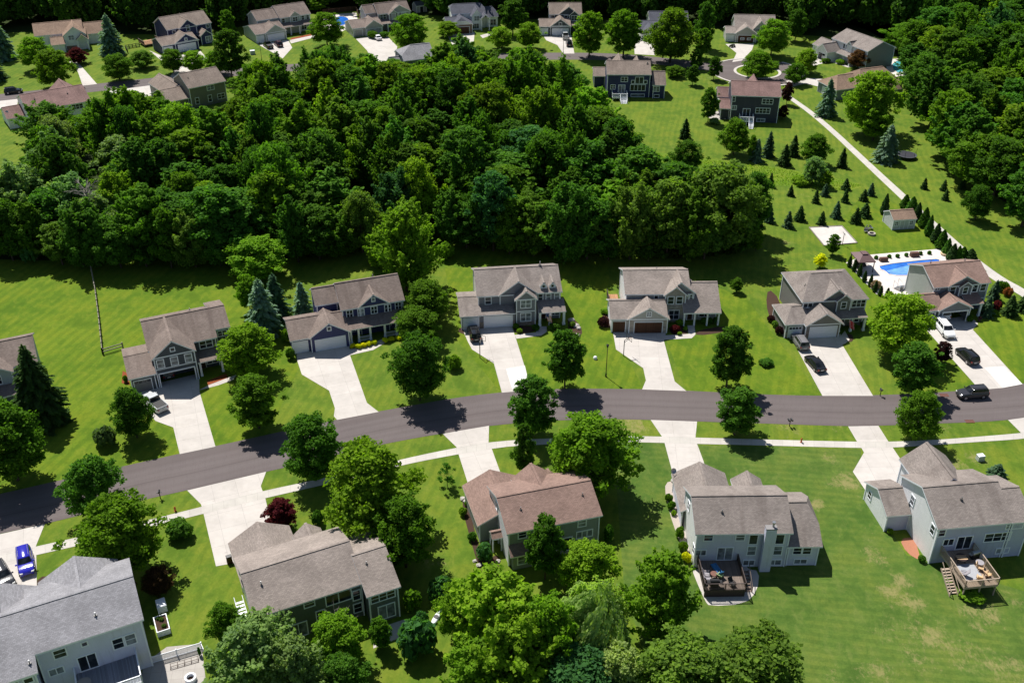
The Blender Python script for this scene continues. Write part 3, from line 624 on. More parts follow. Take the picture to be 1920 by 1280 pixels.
h.band(-.1, 6.4, 2.6, -.3, .2); h.vent(0, 5.5, 9.2, 7.3); h.done([SGB, SW, STONE])
h = House('suburban_house', 'hip-roofed grey house with two cars parked on its drive', (1430 + 650 / 7.68, 490 + 1110 / 7.68), 6, STA, RT)
h.B(-.7, 11.1, 3., 14., 5.4, 8., jl=(3., 0), jr=(3.3, 0)); h.B(2.9, 8.15, 3.1, 8., 5.4, 7.4, 'v', walls='f'); h.B(5.2, 8.2, 2.7, 6., 5.3, 6.6, 'v', z0=3.2, walls='flr', oh=.3)
h.B(-4.25, .2, .25, 7.3, 2.8, 4.4, jl=(2.05, 0), name='garage_roof'); h.B(-1.05, 5.65, -.75, 3.4, 2.9, 5.1, 'v', name='garage_roof', walls='flr', oh=.4, ohe=.75)
h.shed(5.5, 10.6, 1.2, 3.6, 2.8, 3.55, (5.9, 8., 10.3), 1.5)
h.W('f', .5, 4.2, 1.5, .75, 3.35, 2, 1); h.W('f', 4.4, 3.7, .95, 1.3, 3.45); h.W('f', 6.7, 3.85, .8, 1.1, 3.0); h.W('f', 9.5, 3.75, 2.3, 1.35, 3.35, 3); h.W('f', 9.3, .8, 1.5, 1.4, 3.35, 2); h.door('f', 7., 3.35, DOORD)
h.GD('f', .15, 4.75, 2.15, 0., GDOORW); h.GD('f', -3.35, -1.15, 2.1, .6, lite=True); h.panel('f', -.62, -.02, .03, 1.5, 0., STONEB, 'stone_facing'); h.panel('f', 4.92, 5.22, .03, 1.5, 0., STONEB, 'stone_facing'); h.panel('f', -3.88, -3.5, .03, 1.2, .6, STONEB, 'stone_facing')
h.band(-.6, 5.2, 2.55, 0., .2); h.band(5.5, 7.9, 3.2, 3., .15); h.vent(0, .8, 6.5, 6.6); h.done()
h = House('suburban_house', 'red-brown roofed house beside the blue pool with open garage', (1670 + 700 / 7.68, 470 + 1040 / 7.68), 10, SG, RR)
h.B(-.6, 10.4, 3., 12.2, 5.4, 7.5, walls='fbr'); h.w.face([(-.25, 3.35, 0), (-.25, 11.85, 0), (-.25, 11.85, 5.3), (-.25, 7.6, 7.25), (-.25, 3.35, 5.3)], 1)
h.B(2.1, 8.4, 2.9, 7.6, 5.4, 7.2, 'v', walls='f'); h.B(4.1, 6.9, 2.6, 5., 5.2, 6.2, 'v', walls='flr', z0=3.3, oh=.25)
h.B(-4.2, .2, -.3, 5.9, 2.8, 4.5, name='garage_roof'); h.B(-1.1, 5.4, -.65, 3.2, 2.9, 4.5, 'v', name='garage_roof', walls='flr', opening=(.05, 4.6, 2.2))
h.shed(5., 8.2, .6, 3.5, 2.8, 3.75, (5.3, 7.9), .95)
h.W('f', -.0 + .35, 4.7, .8, .55, 3.35, 2, 1); h.W('f', 3.3, 3.75, .95, 1.3, 3.25); h.W('f', 5.5, 3.8, .8, 1.2, 2.85); h.W('f', 7.6, 3.75, .95, 1.3, 3.25); h.W('f', 9.2, 3.75, .95, 1.3, 3.35); h.W('f', 9.3, .9, 1.2, 1.3, 3.35, 2); h.door('f', 6.6, 3.35, DOORD)
h.frame(.05, 4.6, 2.2, -.3); h.GD('f', -3.5, -1.3, 2.15, .05, GDOORW, lite=True); h.vent(0, 1.5, 8.6, 7.3, .05, .5); h.vent(0, 8., 8.4, 7.2); h.done([SG, SSG])
h = House('suburban_house', 'blue-grey house half cut off behind the dark spruce', (20, 735), 25, siding('pale_blue_siding', (.40, .45, .50)), RB)
h.B(-10, 5.1, -1.9, 7.7, 5.4, 7.7); h.B(-4, 1.6, -3.4, 3, 5.4, 7.2, 'v', walls='flr'); h.shed(-4, 4., -5.6, -1.6, 2.8, 3.7, (-.5, 3.6)); h.B(-9, -1.5, -6.5, 1, 2.8, 4.8, 'v', name='garage_roof')
h.W('f', 3.3, 3.7, 1., 1.3, -1.55); h.W('f', -1.2, 3.7, 1.6, 1.3, -3.05, 2); h.W('f', 2.6, .7, 1.5, 1.4, -1.55, 2); h.done()
# ---- row south of the street, backs towards the camera
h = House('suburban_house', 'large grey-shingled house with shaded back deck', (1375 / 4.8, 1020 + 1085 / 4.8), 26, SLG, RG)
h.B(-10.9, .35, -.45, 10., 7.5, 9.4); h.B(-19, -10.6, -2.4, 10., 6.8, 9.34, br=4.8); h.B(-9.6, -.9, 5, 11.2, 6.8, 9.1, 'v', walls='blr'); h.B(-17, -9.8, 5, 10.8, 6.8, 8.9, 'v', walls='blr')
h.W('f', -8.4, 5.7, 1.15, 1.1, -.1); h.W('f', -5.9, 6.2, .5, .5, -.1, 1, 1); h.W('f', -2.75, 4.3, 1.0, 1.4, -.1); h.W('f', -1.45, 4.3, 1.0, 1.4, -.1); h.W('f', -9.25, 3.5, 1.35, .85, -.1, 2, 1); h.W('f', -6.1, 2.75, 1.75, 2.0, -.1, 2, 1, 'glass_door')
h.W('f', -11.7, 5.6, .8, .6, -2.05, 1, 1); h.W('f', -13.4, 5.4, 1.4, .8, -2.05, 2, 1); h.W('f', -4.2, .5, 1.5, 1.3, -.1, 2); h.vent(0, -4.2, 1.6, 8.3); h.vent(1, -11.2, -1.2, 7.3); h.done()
h = House('suburban_house', 'tan-shingled house with dark green back wall above grey-green trees', (410 + 365 / 5.333, 960 + 1190 / 5.333), 25, SDG, RB2)
h.B(-.25, 12.6, -3.3, 7.2, 5.4, 7.65, walls='fbr'); h.w.face([(.1, -2.95, 0), (.1, 6.85, 0), (.1, 6.85, 5.3), (.1, 1.95, 7.4), (.1, -2.95, 5.3)], 1)
h.B(12.2, 16.35, -5.2, 5.2, 5., 7.05); h.B(-.1, 7.65, 4.5, 12.8, 2.9, 5.0, 'v', name='garage_roof', walls='blr'); h.B(7.3, 10.9, 4.5, 9.5, 4.0, 5.5, 'v', walls='blr')
h.W('f', 1.95, 4.2, 1.1, .9, -2.95); h.W('f', 6.1, 4.2, 1.1, .9, -2.95); h.W('f', 9.5, 3.4, 2.9, 1.6, -2.95, 2, 1); h.W('f', 11.6, 2.9, .8, 1.4, -2.95); h.W('f', 4.5, .1, 1.9, 2., -2.95, 2, 1, 'glass_door'); h.W('f', 7.2, 1.6, .9, 1.4, -2.95); h.W('f', 11.6, .9, .9, 1.3, -2.95)
h.W('f', 14.2, 3.5, 2.8, 1.05, -4.85, 3); h.W('f', 14.5, .5, 1.9, 2., -4.85, 2, 1, 'glass_door'); h.vent(0, 1.6, .0, 7., .05, .35); h.vent(1, 13.5, -1.5, 6.5, .05, .35)
mb = MB()
for i in range(9): mb.box(-1.3, -.35, 3.6 - i * .42, 3.9 - i * .42, 1.5 - i * .17 - .05, 1.5 - i * .17)
mb.beam((-1.3, 3.9, 2.4), (-1.3, .1, .9), .07, .07); mb.beam((-.35, 3.9, 2.4), (-.35, .1, .9), .07, .07)
for i in range(9): mb.box(-1.33, -1.27, 3.7 - i * .42, 3.76 - i * .42, 0, 2.3 - i * .17)
h.part('side_stairs', mb, WHITE); h.done([SDG, SW])
h = House('suburban_house', 'red-brown roofed house behind the dark conical tree', (860 + 565 / 6.097, 860 + 1200 / 6.097), 16, siding('grey_green_siding', (.27, .29, .28)), RR)
h.B(-.35, 12.1, -.65, 8.9, 5.6, 7.6, walls='fbr'); h.w.face([(.0, -.3, 0), (.0, 8.55, 0), (.0, 8.55, 5.5), (.0, 4.12, 7.38), (.0, -.3, 5.5)], 1)
h.B(-2.75, 4.9, 4.5, 12.8, 3., 4.9, 'v', name='garage_roof'); h.B(3.2, 8.6, 4.2, 10., 5., 7.1, 'v', walls='blr'); h.B(6.9, 10.1, 6, 10.9, 3.2, 4.9, 'v', walls='blr')
h.shed(-.1, 4.7, -1.5, -.29, 2.45, 3.5, name='bay_roof'); h.w.box(.3, 4.4, -1.2, -.31, 0, 2.5, 0, 'bt'); h.B(-1.4, .0, 2.4, 4.1, 2.3, 2.9, 'u', .15, name='entry_roof', walls='')
h.W('f', 1.75, 4.25, .95, .9, -.3); h.W('f', 9.5, 4.2, .95, 1., -.3); h.W('f', 9.9, 2.3, 2., 1., -.3, 3, 1); h.W('f', 7.7, .7, 1.0, 2., -.3, 1, 1, 'glass_door'); h.W('f', 1.5, .8, 1.1, 1.2, -1.2, 1); h.W('f', 3.1, .8, 1.1, 1.2, -1.2, 1); h.W('l', 5.3, 4.6, .7, 1.1, .0); h.W('f', 5.6, .8, 1.0, 1.3, -.3)
h.vent(0, 2.2, 2.0, 6.7); h.vent(0, 10.4, 2.3, 6.8); h.done([bpy.data.materials['grey_green_siding'], SW])
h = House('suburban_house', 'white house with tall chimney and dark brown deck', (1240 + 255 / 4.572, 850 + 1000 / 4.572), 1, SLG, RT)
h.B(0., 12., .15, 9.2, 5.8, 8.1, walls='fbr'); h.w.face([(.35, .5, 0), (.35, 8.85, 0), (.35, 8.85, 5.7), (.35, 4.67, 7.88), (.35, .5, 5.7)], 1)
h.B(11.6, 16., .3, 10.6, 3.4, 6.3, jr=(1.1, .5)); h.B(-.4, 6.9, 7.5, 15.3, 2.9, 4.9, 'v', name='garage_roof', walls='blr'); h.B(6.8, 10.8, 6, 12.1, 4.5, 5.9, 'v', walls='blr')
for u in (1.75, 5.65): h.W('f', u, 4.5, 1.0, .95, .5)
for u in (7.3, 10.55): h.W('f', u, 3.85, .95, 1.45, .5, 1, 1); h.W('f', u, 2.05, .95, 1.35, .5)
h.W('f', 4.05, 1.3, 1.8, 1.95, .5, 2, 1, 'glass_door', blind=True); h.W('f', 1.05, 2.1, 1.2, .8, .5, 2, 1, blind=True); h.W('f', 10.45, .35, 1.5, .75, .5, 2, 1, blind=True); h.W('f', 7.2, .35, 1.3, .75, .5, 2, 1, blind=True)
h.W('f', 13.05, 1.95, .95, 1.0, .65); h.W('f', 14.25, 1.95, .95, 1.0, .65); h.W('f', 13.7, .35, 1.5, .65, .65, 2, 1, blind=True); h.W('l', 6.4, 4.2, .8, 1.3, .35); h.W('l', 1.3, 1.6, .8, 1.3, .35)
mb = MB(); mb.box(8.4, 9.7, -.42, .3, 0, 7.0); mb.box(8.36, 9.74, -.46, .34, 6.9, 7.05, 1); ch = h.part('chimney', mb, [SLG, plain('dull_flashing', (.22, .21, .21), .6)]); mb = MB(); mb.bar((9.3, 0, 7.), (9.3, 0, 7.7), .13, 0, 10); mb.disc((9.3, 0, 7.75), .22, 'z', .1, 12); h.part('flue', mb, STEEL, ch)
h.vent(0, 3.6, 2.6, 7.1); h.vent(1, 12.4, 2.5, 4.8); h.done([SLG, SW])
h = House('suburban_house', 'pale grey house with light wooden deck and small attached garage', (1720 + 165 / 9.6, 960 + 905 / 9.6), 7, siding('blue_grey_siding', (.47, .49, .64)), RT)
h.B(-.15, 9.9, -.5, 10., 6., 8.35, walls='fbr'); h.w.face([(.2, -.15, 0), (.2, 9.65, 0), (.2, 9.65, 5.9), (.2, 4.75, 8.1), (.2, -.15, 5.9)], 1)
h.B(9.5, 12.4, -.55, 8.4, 6., 7.85); h.B(1.5, 8.1, 6, 13.6, 5.6, 8.2, 'v', walls='br'); h.w.face([(1.85, 6, 0), (1.85, 13.25, 0), (1.85, 13.25, 5.4), (1.85, 6, 5.4)], 1)
h.B(-3.2, .5, 5.75, 12.8, 2.9, 4.6, name='garage_roof', walls='fbr'); h.w.face([(-2.85, 6.1, 0), (-2.85, 12.45, 0), (-2.85, 12.45, 2.8), (-2.85, 9.27, 4.38), (-2.85, 6.1, 2.8)], 1)
h.W('f', .75, 4.55, .8, 1., -.15, blind=False); h.W('f', 10.2, 4.75, 2.1, .95, -.15, 3); h.W('f', 2.0, 2.9, 1.25, .95, -.15, 2, 1); h.W('f', 4.1, 2.1, 1.8, 1.95, -.15, 2, 1, 'glass_door'); h.W('f', 8.4, 2.9, 3.3, 1.25, -.15, 3); h.W('f', 9.7, .7, 1.6, .75, -.15, 2, 1)
h.W('l', .9, 4.0, .8, 1.3, .2, 1); h.W('l', 6.4, 4.0, .8, 1.3, .2, 1); h.W('l', 11.2, 1.2, .8, 1.1, -2.85, 1); h.vent(0, 4.2, 2.7, 7.5); h.done([bpy.data.materials['blue_grey_siding'], SW])
# ---- middle distance, backs towards the camera
h = House('suburban_house', 'white house with weathered red roof at the far side street', (205 / 4, 1000 / 4), 34, SW, RRS)
h.B(1., 16.5, -1.6, 11.8, 5.8, 8.3); h.B(-3.2, 1.4, 5., 14, 2.8, 4.6, name='garage_roof'); h.B(9.6, 16., 6, 14.5, 5.5, 8., 'v', walls='blr')
h.W('f', 13., 4.2, 2.6, 1.2, -1.25, 3); h.W('f', 3., 4.2, 1., 1.2, -1.25); h.W('f', 14.8, 1., 1.2, 1.5, -1.25, 2); h.W('f', 8., 4.2, 1., 1.2, -1.25); h.door('f', 10, -1.25, DOORD); h.vent(0, 4, 2.5, 7.4); h.vent(0, 12, 2.5, 7.4); h.done()
h = House('suburban_house', 'olive grey house with low garage roof at the wood edge', (360, 210), 38, SOL, RK)
h.B(.8, 11.5, 2., 13, 5.6, 8.3); h.B(-6, 1.2, 3., 13, 2.8, 4.8, name='garage_roof'); h.B(-3, 4., 9, 22, 2.9, 5., 'v', name='garage_roof')
h.W('f', 7., 4., 1.9, 1.2, 2.35, 2); h.W('f', 2.8, 1., .9, 1.6, 2.35); h.W('f', 6.4, .9, .9, 1.7, 2.35); h.W('f', 9.6, 1.1, 1.9, 1.3, 2.35, 2); h.vent(0, 2.5, 5.5, 7.3); h.done()
h = House('suburban_house', 'dark navy house with tall window wall and small white stair', (1100 + 410 / 11.294, 90 + 900 / 11.294), -1, SNVH, RK)
h.B(-.5, 11.7, -6.2, 3.8, 6.4, 8.8); h.B(12., 15.8, -7., 1.4, 3.8, 6.4); h.B(-3.6, 0., 2.6, 10, 3.2, 4.7, name='garage_roof'); h.B(1., 5.8, -1, 6.5, 5.8, 8.6, 'v', walls='blr'); h.B(6.6, 10.2, -1, 5.2, 5.8, 8.3, 'v', walls='blr'); h.B(9., 13.5, -2, 5, 3.6, 6.6, 'v', walls='blr')
h.w.box(11.2, 12.4, -5.8, 0, 0, 4.2, 0, 'b'); h.W('f', 4.4, 4.4, 1.7, 1.15, -5.85, 2); h.W('f', 8.5, 3.9, 2.1, 1.7, -5.85, 2, 1); h.W('f', 8.2, 1.9, 4., 1.6, -5.85, 4, 1); h.W('f', 6.8, 3.9, .8, .8, -5.85, 1, 1); h.W('f', 10.2, 3.9, .8, .8, -5.85, 1, 1)
h.W('f', 1.4, 2.3, 1.2, 1.1, -5.85, 2); h.W('f', 3.8, 1.4, 1.7, 2., -5.85, 2, 1, 'glass_door'); h.W('f', 13.2, 2., 1.6, 1.2, -6.65, 2); h.W('f', 13.4, .3, 1.3, .7, -6.65, 1, 1); h.W('f', 8.3, .2, 3.6, .7, -5.85, 1, 1, blind=True)
h.vent(0, 10.8, -2.2, 8.2, .15, .5); h.done()
h = House('suburban_house', 'charcoal house with reddish roof beside the long path', (1320 + 430 / 10.667, 130 + 1000 / 10.667), -6, SCH, RRS)
h.B(.6, 13.2, -1.9, 8.5, 7., 9.3); h.B(-2., 2., 7.4, 14, 3.5, 5.2, name='garage_roof'); h.B(5, 9, 3, 10, 6.5, 9.1, 'v', walls='blr'); h.B(-1.8, 1., -.5, 7.6, 3., 4.2, name='garage_roof')
h.W('f', 1.3, 5.4, .7, 1.2, -1.55); h.W('f', 9.9, 5., 2.6, 1.2, -1.55, 3); h.W('f', 1.7, 3.2, 1., 1., -1.55, 2, 1); h.W('f', 4.9, 1.5, 1.7, 2., -1.55, 2, 1, 'glass_door'); h.W('f', 9., 2.5, 3.5, 1.3, -1.55, 4); h.W('f', 8.8, .3, 2., .7, -1.55, 2, 1, blind=True); h.done()
# ---- far row
h = House('suburban_house', 'white gabled house with brown roof beside a red maple', (116, 98), 22, SW, RO)
h.B(-7, 7.5, 4., 14.5, 4.6, 7.2); h.B(7, 14.5, 6, 15, 3.2, 5.8); h.B(1.2, 8.2, .5, 9, 4.6, 7.2, 'v', walls='flr'); h.B(4.8, 8.6, -.6, 5, 3.2, 4.9, 'v', walls='lr'); h.B(-2.6, 1.6, -1., 6, 2.6, 4.2, name='garage_roof')
h.W('f', 3.6, 3.2, 1.5, 1.3, .85, 2); h.W('f', -1.5, 3., 1.1, .9, 4.35, 2, 1); h.door('f', 6.7, .9, DOORD, 1.3, 2.4); h.GD('f', -2., 1.1, 2.1, -.65)
for u in (5.2, 8.1):
    p = MB(); p.box(u - .18, u + .18, -.4, -.05, 0, 3.05); h.part('porch_post', p, WHITE)
h.panel('f', 1.6, 4.7, .02, 1.4, .85, BRICK, 'brick_facing'); h.done()
def fronthouse(label, o, yaw, wall, roof, main, wing, gblock, ggable, ugable=None, porch=None, gd=(), wins=(), mats=None, extra=None, shut=None):
    h = House('suburban_house', label, o, yaw, wall, roof); h.B(*main)
    if wing: h.B(*wing)
    h.B(*gblock, name='garage_roof'); h.B(*ggable, 'v', name='garage_roof', walls='flr')
    for g in ugable or (): h.B(*g, 'v', walls='flr')
    if porch: h.shed(*porch)
    for g in gd: h.GD('f', *g)
    for w in wins: h.W('f', *w, shut=shut)
    if extra: extra(h)
    h.vent(0, (main[0] + main[1]) / 2, (main[2] + main[3]) / 2 + .8, main[5] - .3); h.done(mats); return h
fronthouse('navy house with white garage doors among the far trees', (308, 104), 38, SNVH, RK, (4.6, 19.6, 7.2, 18.5, 5.4, 8.2), None, (-.4, 11.5, -.2, 8.6, 2.9, 4.5), (3.6, 11.7, -.4, 5, 2.9, 5.4), [(8.3, 14.4, 6.2, 12, 5.4, 7.8), (13.6, 17.9, 3.2, 8, 2.8, 4.4)], None,
  [(.3, 3., 2.2, .15), (4.8, 10.4, 2.2, -.05)], [(7., 3.9, .9, .9, 7.55), (11.3, 4.3, 1., 1.6, 6.55), (18.2, 3.9, .9, .9, 7.55), (7.6, 3.3, .7, .7, -.05, 1, 1), (16.2, .5, 1.6, 1.8, 3.55, 2)], extra=lambda h: (h.band(4, 11.3, 2.9, -.05), h.band(8.7, 14, 5.3, 6.55)))
fronthouse('pale grey house with porch columns and two dark vehicles outside', (479, 84), 33, SSG, RB, (11.3, 22.3, 6.1, 17, 5.4, 8.2), (3.8, 11.6, 7., 16, 5.4, 7.6), (.5, 11, .4, 12, 2.9, 4.6), (3.6, 11.1, .1, 6, 2.9, 5.2), [(14.6, 18.6, 5.8, 9.5, 5.4, 6.9)], (10.9, 21.9, 3.8, 6.5, 2.8, 3.7, (11.4, 13.9, 17., 21.5)),
  [(1.1, 3.2, 2.2, .75), (4.6, 10., 2.2, .45)], [(12.6, 3.7, 1.0, 1.3, 6.45), (16.6, 3.7, 1.6, 1.3, 6.15, 2), (19.4, 3.7, .9, 1.3, 6.45), (21.1, 3.7, .9, 1.3, 6.45), (16, .6, 1.6, 1.6, 6.45, 2), (19.5, .6, 1.6, 1.6, 6.45, 2)])
fronthouse('grey house with arched window beside the far pool', (662, 67.5), 24, SGB, RB, (9.5, 21., 2.3, 10.6, 5.4, 8.), (5.8, 9.8, 4.6, 11, 5.4, 7.5), (-.7, 9.8, -2.2, 7.5, 2.9, 4.5), (3.4, 9.7, -2.8, 4, 2.9, 5.), [(13., 21.1, 2., 6.6, 5.4, 7.7), (12.9, 16.6, 1.2, 4, 5.2, 6.5)], (9.3, 20, -.5, 2.6, 2.8, 3.6, (12., 19.6)),
  [(.2, 2.7, 2.2, -1.8), (4.1, 9., 2.2, -2.4)], [(11.4, 3.6, 2., 1.4, 2.65, 2), (14.8, 3.5, 1.3, 1.8, 1.6), (18.5, 3.6, 1.6, 1.4, 2.4, 2)], shut=BLK)
def f5(h):
    h.panel('f', .9, 7.8, .02, 2.9, -3.25, BRICK, 'brick_facing', .03)
    for u in (11.3, 13.9):
        p = MB(); p.box(u - .15, u + .15, -1.2, -.9, 0, 4.); h.part('porch_post', p, WHITE)
    h.B(10.9, 14.3, -1.5, 3.5, 4., 5.2, 'v', name='porch_roof', walls=''); h.door('f', 12.6, 2.9, DOORD, 1.2, 2.3)
h = House('suburban_house', 'white house with slate roof and red brick garage gable', (839, 60), 11, SW, RD)
h.B(1.8, 13.4, 2.5, 11, 5., 7.3, jl=(1., .55), jr=(1.2, .5)); h.B(12.8, 17.8, 3., 10, 3.4, 6., jr=(1.6, .3)); h.B(-.8, 3.5, -3.3, 5, 2.9, 4.6, name='garage_roof'); h.B(.5, 8.2, -3.6, 4, 2.9, 5., 'v', name='garage_roof', jl=(1., .6), walls='flr'); h.B(8.1, 12., .2, 6, 4.6, 6.6, 'v', walls='flr')
f5(h); h.GD('f', 1.6, 6.8, 2.2, -3.3, GDOORB); h.GD('f', -.3, .7, 2.2, -2.95); h.W('f', 10., 3., 1.6, 1.5, .55, 2); h.W('f', 9.6, .5, 2., 1.5, .55, 3); h.W('f', 16, .6, 1.8, 1.8, 3.35, 2); h.done()
fronthouse('charcoal house with pale rakes and wide white drive', (1013, 66.6), 1, SGR, RK, (3., 14., 5.2, 14.5, 5.4, 8.1), None, (-.4, 10., -.5, 8.5, 2.9, 4.4), (2.9, 10.1, -.8, 6, 2.9, 5.4), [(6., 13., 4.8, 9.8, 5.4, 7.9), (9.4, 13.2, 4.1, 8, 5.2, 6.7)], (9.8, 13.5, 1.5, 5.5, 2.8, 3.7),
  [(.2, 2.4, 2.2, -.15), (3.9, 9.1, 2.2, -.45)], [(4.3, 3.8, 1.1, 1.2, 5.55), (6.5, 3.2, .8, 1., -.45, 1, 1), (11.3, 3.6, 1.8, 1.5, 4.45, 2), (8.6, 3.8, 1., 1.2, 5.15)], extra=lambda h: (h.band(3.3, 9.8, 3., -.45), h.band(6.4, 12.6, 5.2, 5.15)))
fronthouse('low cream house with blue-grey roof between two large trees', (1203, 75), 0, SIV, RD, (3., 16., 6., 16, 3.5, 6.4), None, (-.7, 8., -.9, 10, 2.9, 5.), (-.5, 5., -1.1, 5, 2.9, 4.6), None, None, [(.3, 4.2, 2.2, -.75)], [(10, 1., 1.6, 1.3, 6.35, 2), (13.5, 1., 1.6, 1.3, 6.35, 2)])
fronthouse('taupe house with dark garage door near the turning circle', (1361, 81), -4, SGB, RB2, (2.8, 16, 3., 14.5, 3.4, 6.9), None, (-.3, 3.2, 1.2, 8, 2.8, 4.2), (2.7, 9.8, .7, 8, 2.9, 5.1), [(8, 13.6, 2.2, 8.5, 3.4, 6.5), (11, 15, 1.6, 6, 3., 5.2)], None, [(3.8, 8.7, 2.2, 1.05, GDOORB), (.2, 2.5, 2.2, 1.55)], [(12.9, .8, 1.3, 1.5, 1.95, 2), (10., 3.2, 1., .9, 2.55, 2), (5.2, .9, 1., .5, .98, 1, 1), (7.3, .9, 1., .5, .98, 1, 1)])
h = House('suburban_house', 'grey-green house turned sideways next to the turquoise pool', (1510 + 920 / 8, 30 + 760 / 8), -65, siding('dull_green_siding', (.20, .22, .21)), RT)
h.B(-13.2, 2.9, -3.4, 7.4, 5.6, 7.9, walls='br'); h.w.face([(-12.85, -3., 0), (2.55, -3., 0), (2.55, -3., 5.5), (-12.85, -3., 5.5)], 1); h.w.face([(-12.85, -3., 0), (-12.85, 7., 0), (-12.85, 7., 5.5), (-12.85, 2., 7.6), (-12.85, -3., 5.5)], 1)
h.B(-13.8, -8.4, -8.4, 0, 2.9, 5., 'v', name='garage_roof', walls='fr', wm=1, opening=(-12.6, -9.6, 2.1)); h.w.face([(-13.4, -8., 0), (-13.4, 0, 0), (-13.4, 0, 2.8), (-13.4, -8., 2.8)], 1); h.B(-18.4, -13.2, -6., .5, 2.8, 4.6, name='garage_roof', walls='flr', wm=1); h.shed(-8.4, -2., -5.2, -2.9, 2.7, 3.5, (-2.3,)); h.B(-6.5, -3.6, -3.6, 2, 5.3, 6.7, 'v', walls='f', wm=1)
for u in (-7.6, -6.5): h.W('f', u, 3.9, .7, 1.2, -3.)
h.W('f', -1.2, 3.8, .9, 1.2, -3.); h.W('f', -5., .6, 1.4, 1.5, -3., 2); h.frame(-12.6, -9.6, 2.1, -8.); h.done([bpy.data.materials['dull_green_siding'], SW])
h = House('suburban_house', 'brown hip-roofed house mostly hidden by a lime tree', (1510 + 550 / 8, 30 + 1200 / 8), 20, siding('blue_slate_siding', (.22, .25, .28)), RO)
h.B(-4.5, 3.5, -3., 6, 3., 5.6, jl=(3., 0), name='garage_roof'); h.B(2, 16, -5., 6.5, 3.4, 6.8, jl=(3., 0), jr=(3.5, 0)); h.B(8, 14, -8, 0, 3., 4.8, 'v', jl=(2., 0)); h.W('f', 5, 1., 1.6, 1.3, -4.65, 2); h.W('f', 11, 1., 1.6, 1.3, -7.65, 2); h.GD('l', -1.5, 3.5, 2.1, -4.15); h.done()
h = House('suburban_house', 'grey roof peeking out of the treetops below the far drive', (772, 142), 22, SG, RG)
h.B(-3, 6.5, -3, 7, 5.4, 8.4, jl=(3.5, .35)); h.B(-6, -2, -1, 6, 2.9, 5.4); h.W('f', 2, 3.5, 1., 1.2, -2.65); h.done()
h = House('garden_shed', 'small white garden shed with brown roof and twin doors', (1440 + 930 / 4, 320 + 445 / 4), 8, siding('shed_white_siding', (.55, .57, .58)), RO, 'shed')
h.B(-.25, 4.9, -.2, 4.4, 2.3, 3.5, oh=.2); h.W('f', .7, 1., .6, .8, 0., 2); h.W('f', 3.9, 1., .6, .8, 0., 2); h.door('f', 1.95, 0., plain('shed_door', (.5, .52, .53), .6), .8, 1.9, .08); h.door('f', 2.85, 0., plain('shed_door', (.5, .52, .53), .6), .8, 1.9, .08); h.done()
h = House('garden_shed', 'small grey shed behind the far house with arched window', (787, 22), 30, SGB, RD, 'shed')
h.B(-2, 2.2, -1.6, 2, 2.4, 3.6, oh=.2); h.door('f', .1, -1.4, BLK, 1.2, 1.9, .05); h.done()
# ================================================================= vegetation
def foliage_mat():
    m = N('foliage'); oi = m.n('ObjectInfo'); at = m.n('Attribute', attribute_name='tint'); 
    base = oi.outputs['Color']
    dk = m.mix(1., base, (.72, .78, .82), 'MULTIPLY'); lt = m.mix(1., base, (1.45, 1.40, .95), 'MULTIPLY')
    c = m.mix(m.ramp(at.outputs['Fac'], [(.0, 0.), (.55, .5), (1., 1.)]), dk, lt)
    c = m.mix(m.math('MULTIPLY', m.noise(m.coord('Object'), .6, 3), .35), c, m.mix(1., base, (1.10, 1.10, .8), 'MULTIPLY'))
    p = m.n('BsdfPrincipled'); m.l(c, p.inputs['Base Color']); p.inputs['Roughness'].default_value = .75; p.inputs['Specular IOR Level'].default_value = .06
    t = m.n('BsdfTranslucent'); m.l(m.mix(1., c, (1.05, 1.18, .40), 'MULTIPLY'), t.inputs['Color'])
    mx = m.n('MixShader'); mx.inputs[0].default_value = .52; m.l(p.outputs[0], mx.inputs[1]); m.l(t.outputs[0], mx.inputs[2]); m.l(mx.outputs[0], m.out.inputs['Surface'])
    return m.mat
LEAF = foliage_mat(); BARK = plain('tree_bark', (.075, .058, .045), .95, .1, var=.4, scale=6.); DEADW = plain('dead_wood', (.34, .30, .27), .9, .1, var=.25, scale=5.)
def unit(v): return v / np.maximum(1e-9, np.linalg.norm(v, axis=1, keepdims=True))
def leafmesh(name, P, Nn, size, tint, asp=1., axis=None, rng=None):
    n = len(P); Nn = unit(Nn)
    a = rng.normal(size=(n, 3)) if axis is None else axis
    T = unit(a - Nn * np.sum(a * Nn, axis=1, keepdims=True)); B = np.cross(Nn, T)
    s = size[:, None]; V = np.empty((n, 4, 3)); bend = Nn * s * .22
    V[:, 0] = P - T * s * asp - bend; V[:, 1] = P - B * s + bend * .6; V[:, 2] = P + T * s * asp - bend; V[:, 3] = P + B * s + bend * .6
    me = bpy.data.meshes.new(name); me.vertices.add(n * 4); me.vertices.foreach_set('co', V.reshape(-1))
    me.loops.add(n * 4); me.loops.foreach_set('vertex_index', np.arange(n * 4, dtype=np.int32))
    me.polygons.add(n); me.polygons.foreach_set('loop_start', np.arange(0, n * 4, 4, dtype=np.int32)); me.polygons.foreach_set('loop_total', np.full(n, 4, dtype=np.int32))
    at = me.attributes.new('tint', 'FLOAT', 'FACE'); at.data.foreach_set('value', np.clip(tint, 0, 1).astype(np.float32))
    me.materials.append(LEAF); me.update(calc_edges=True); me.validate(); return me
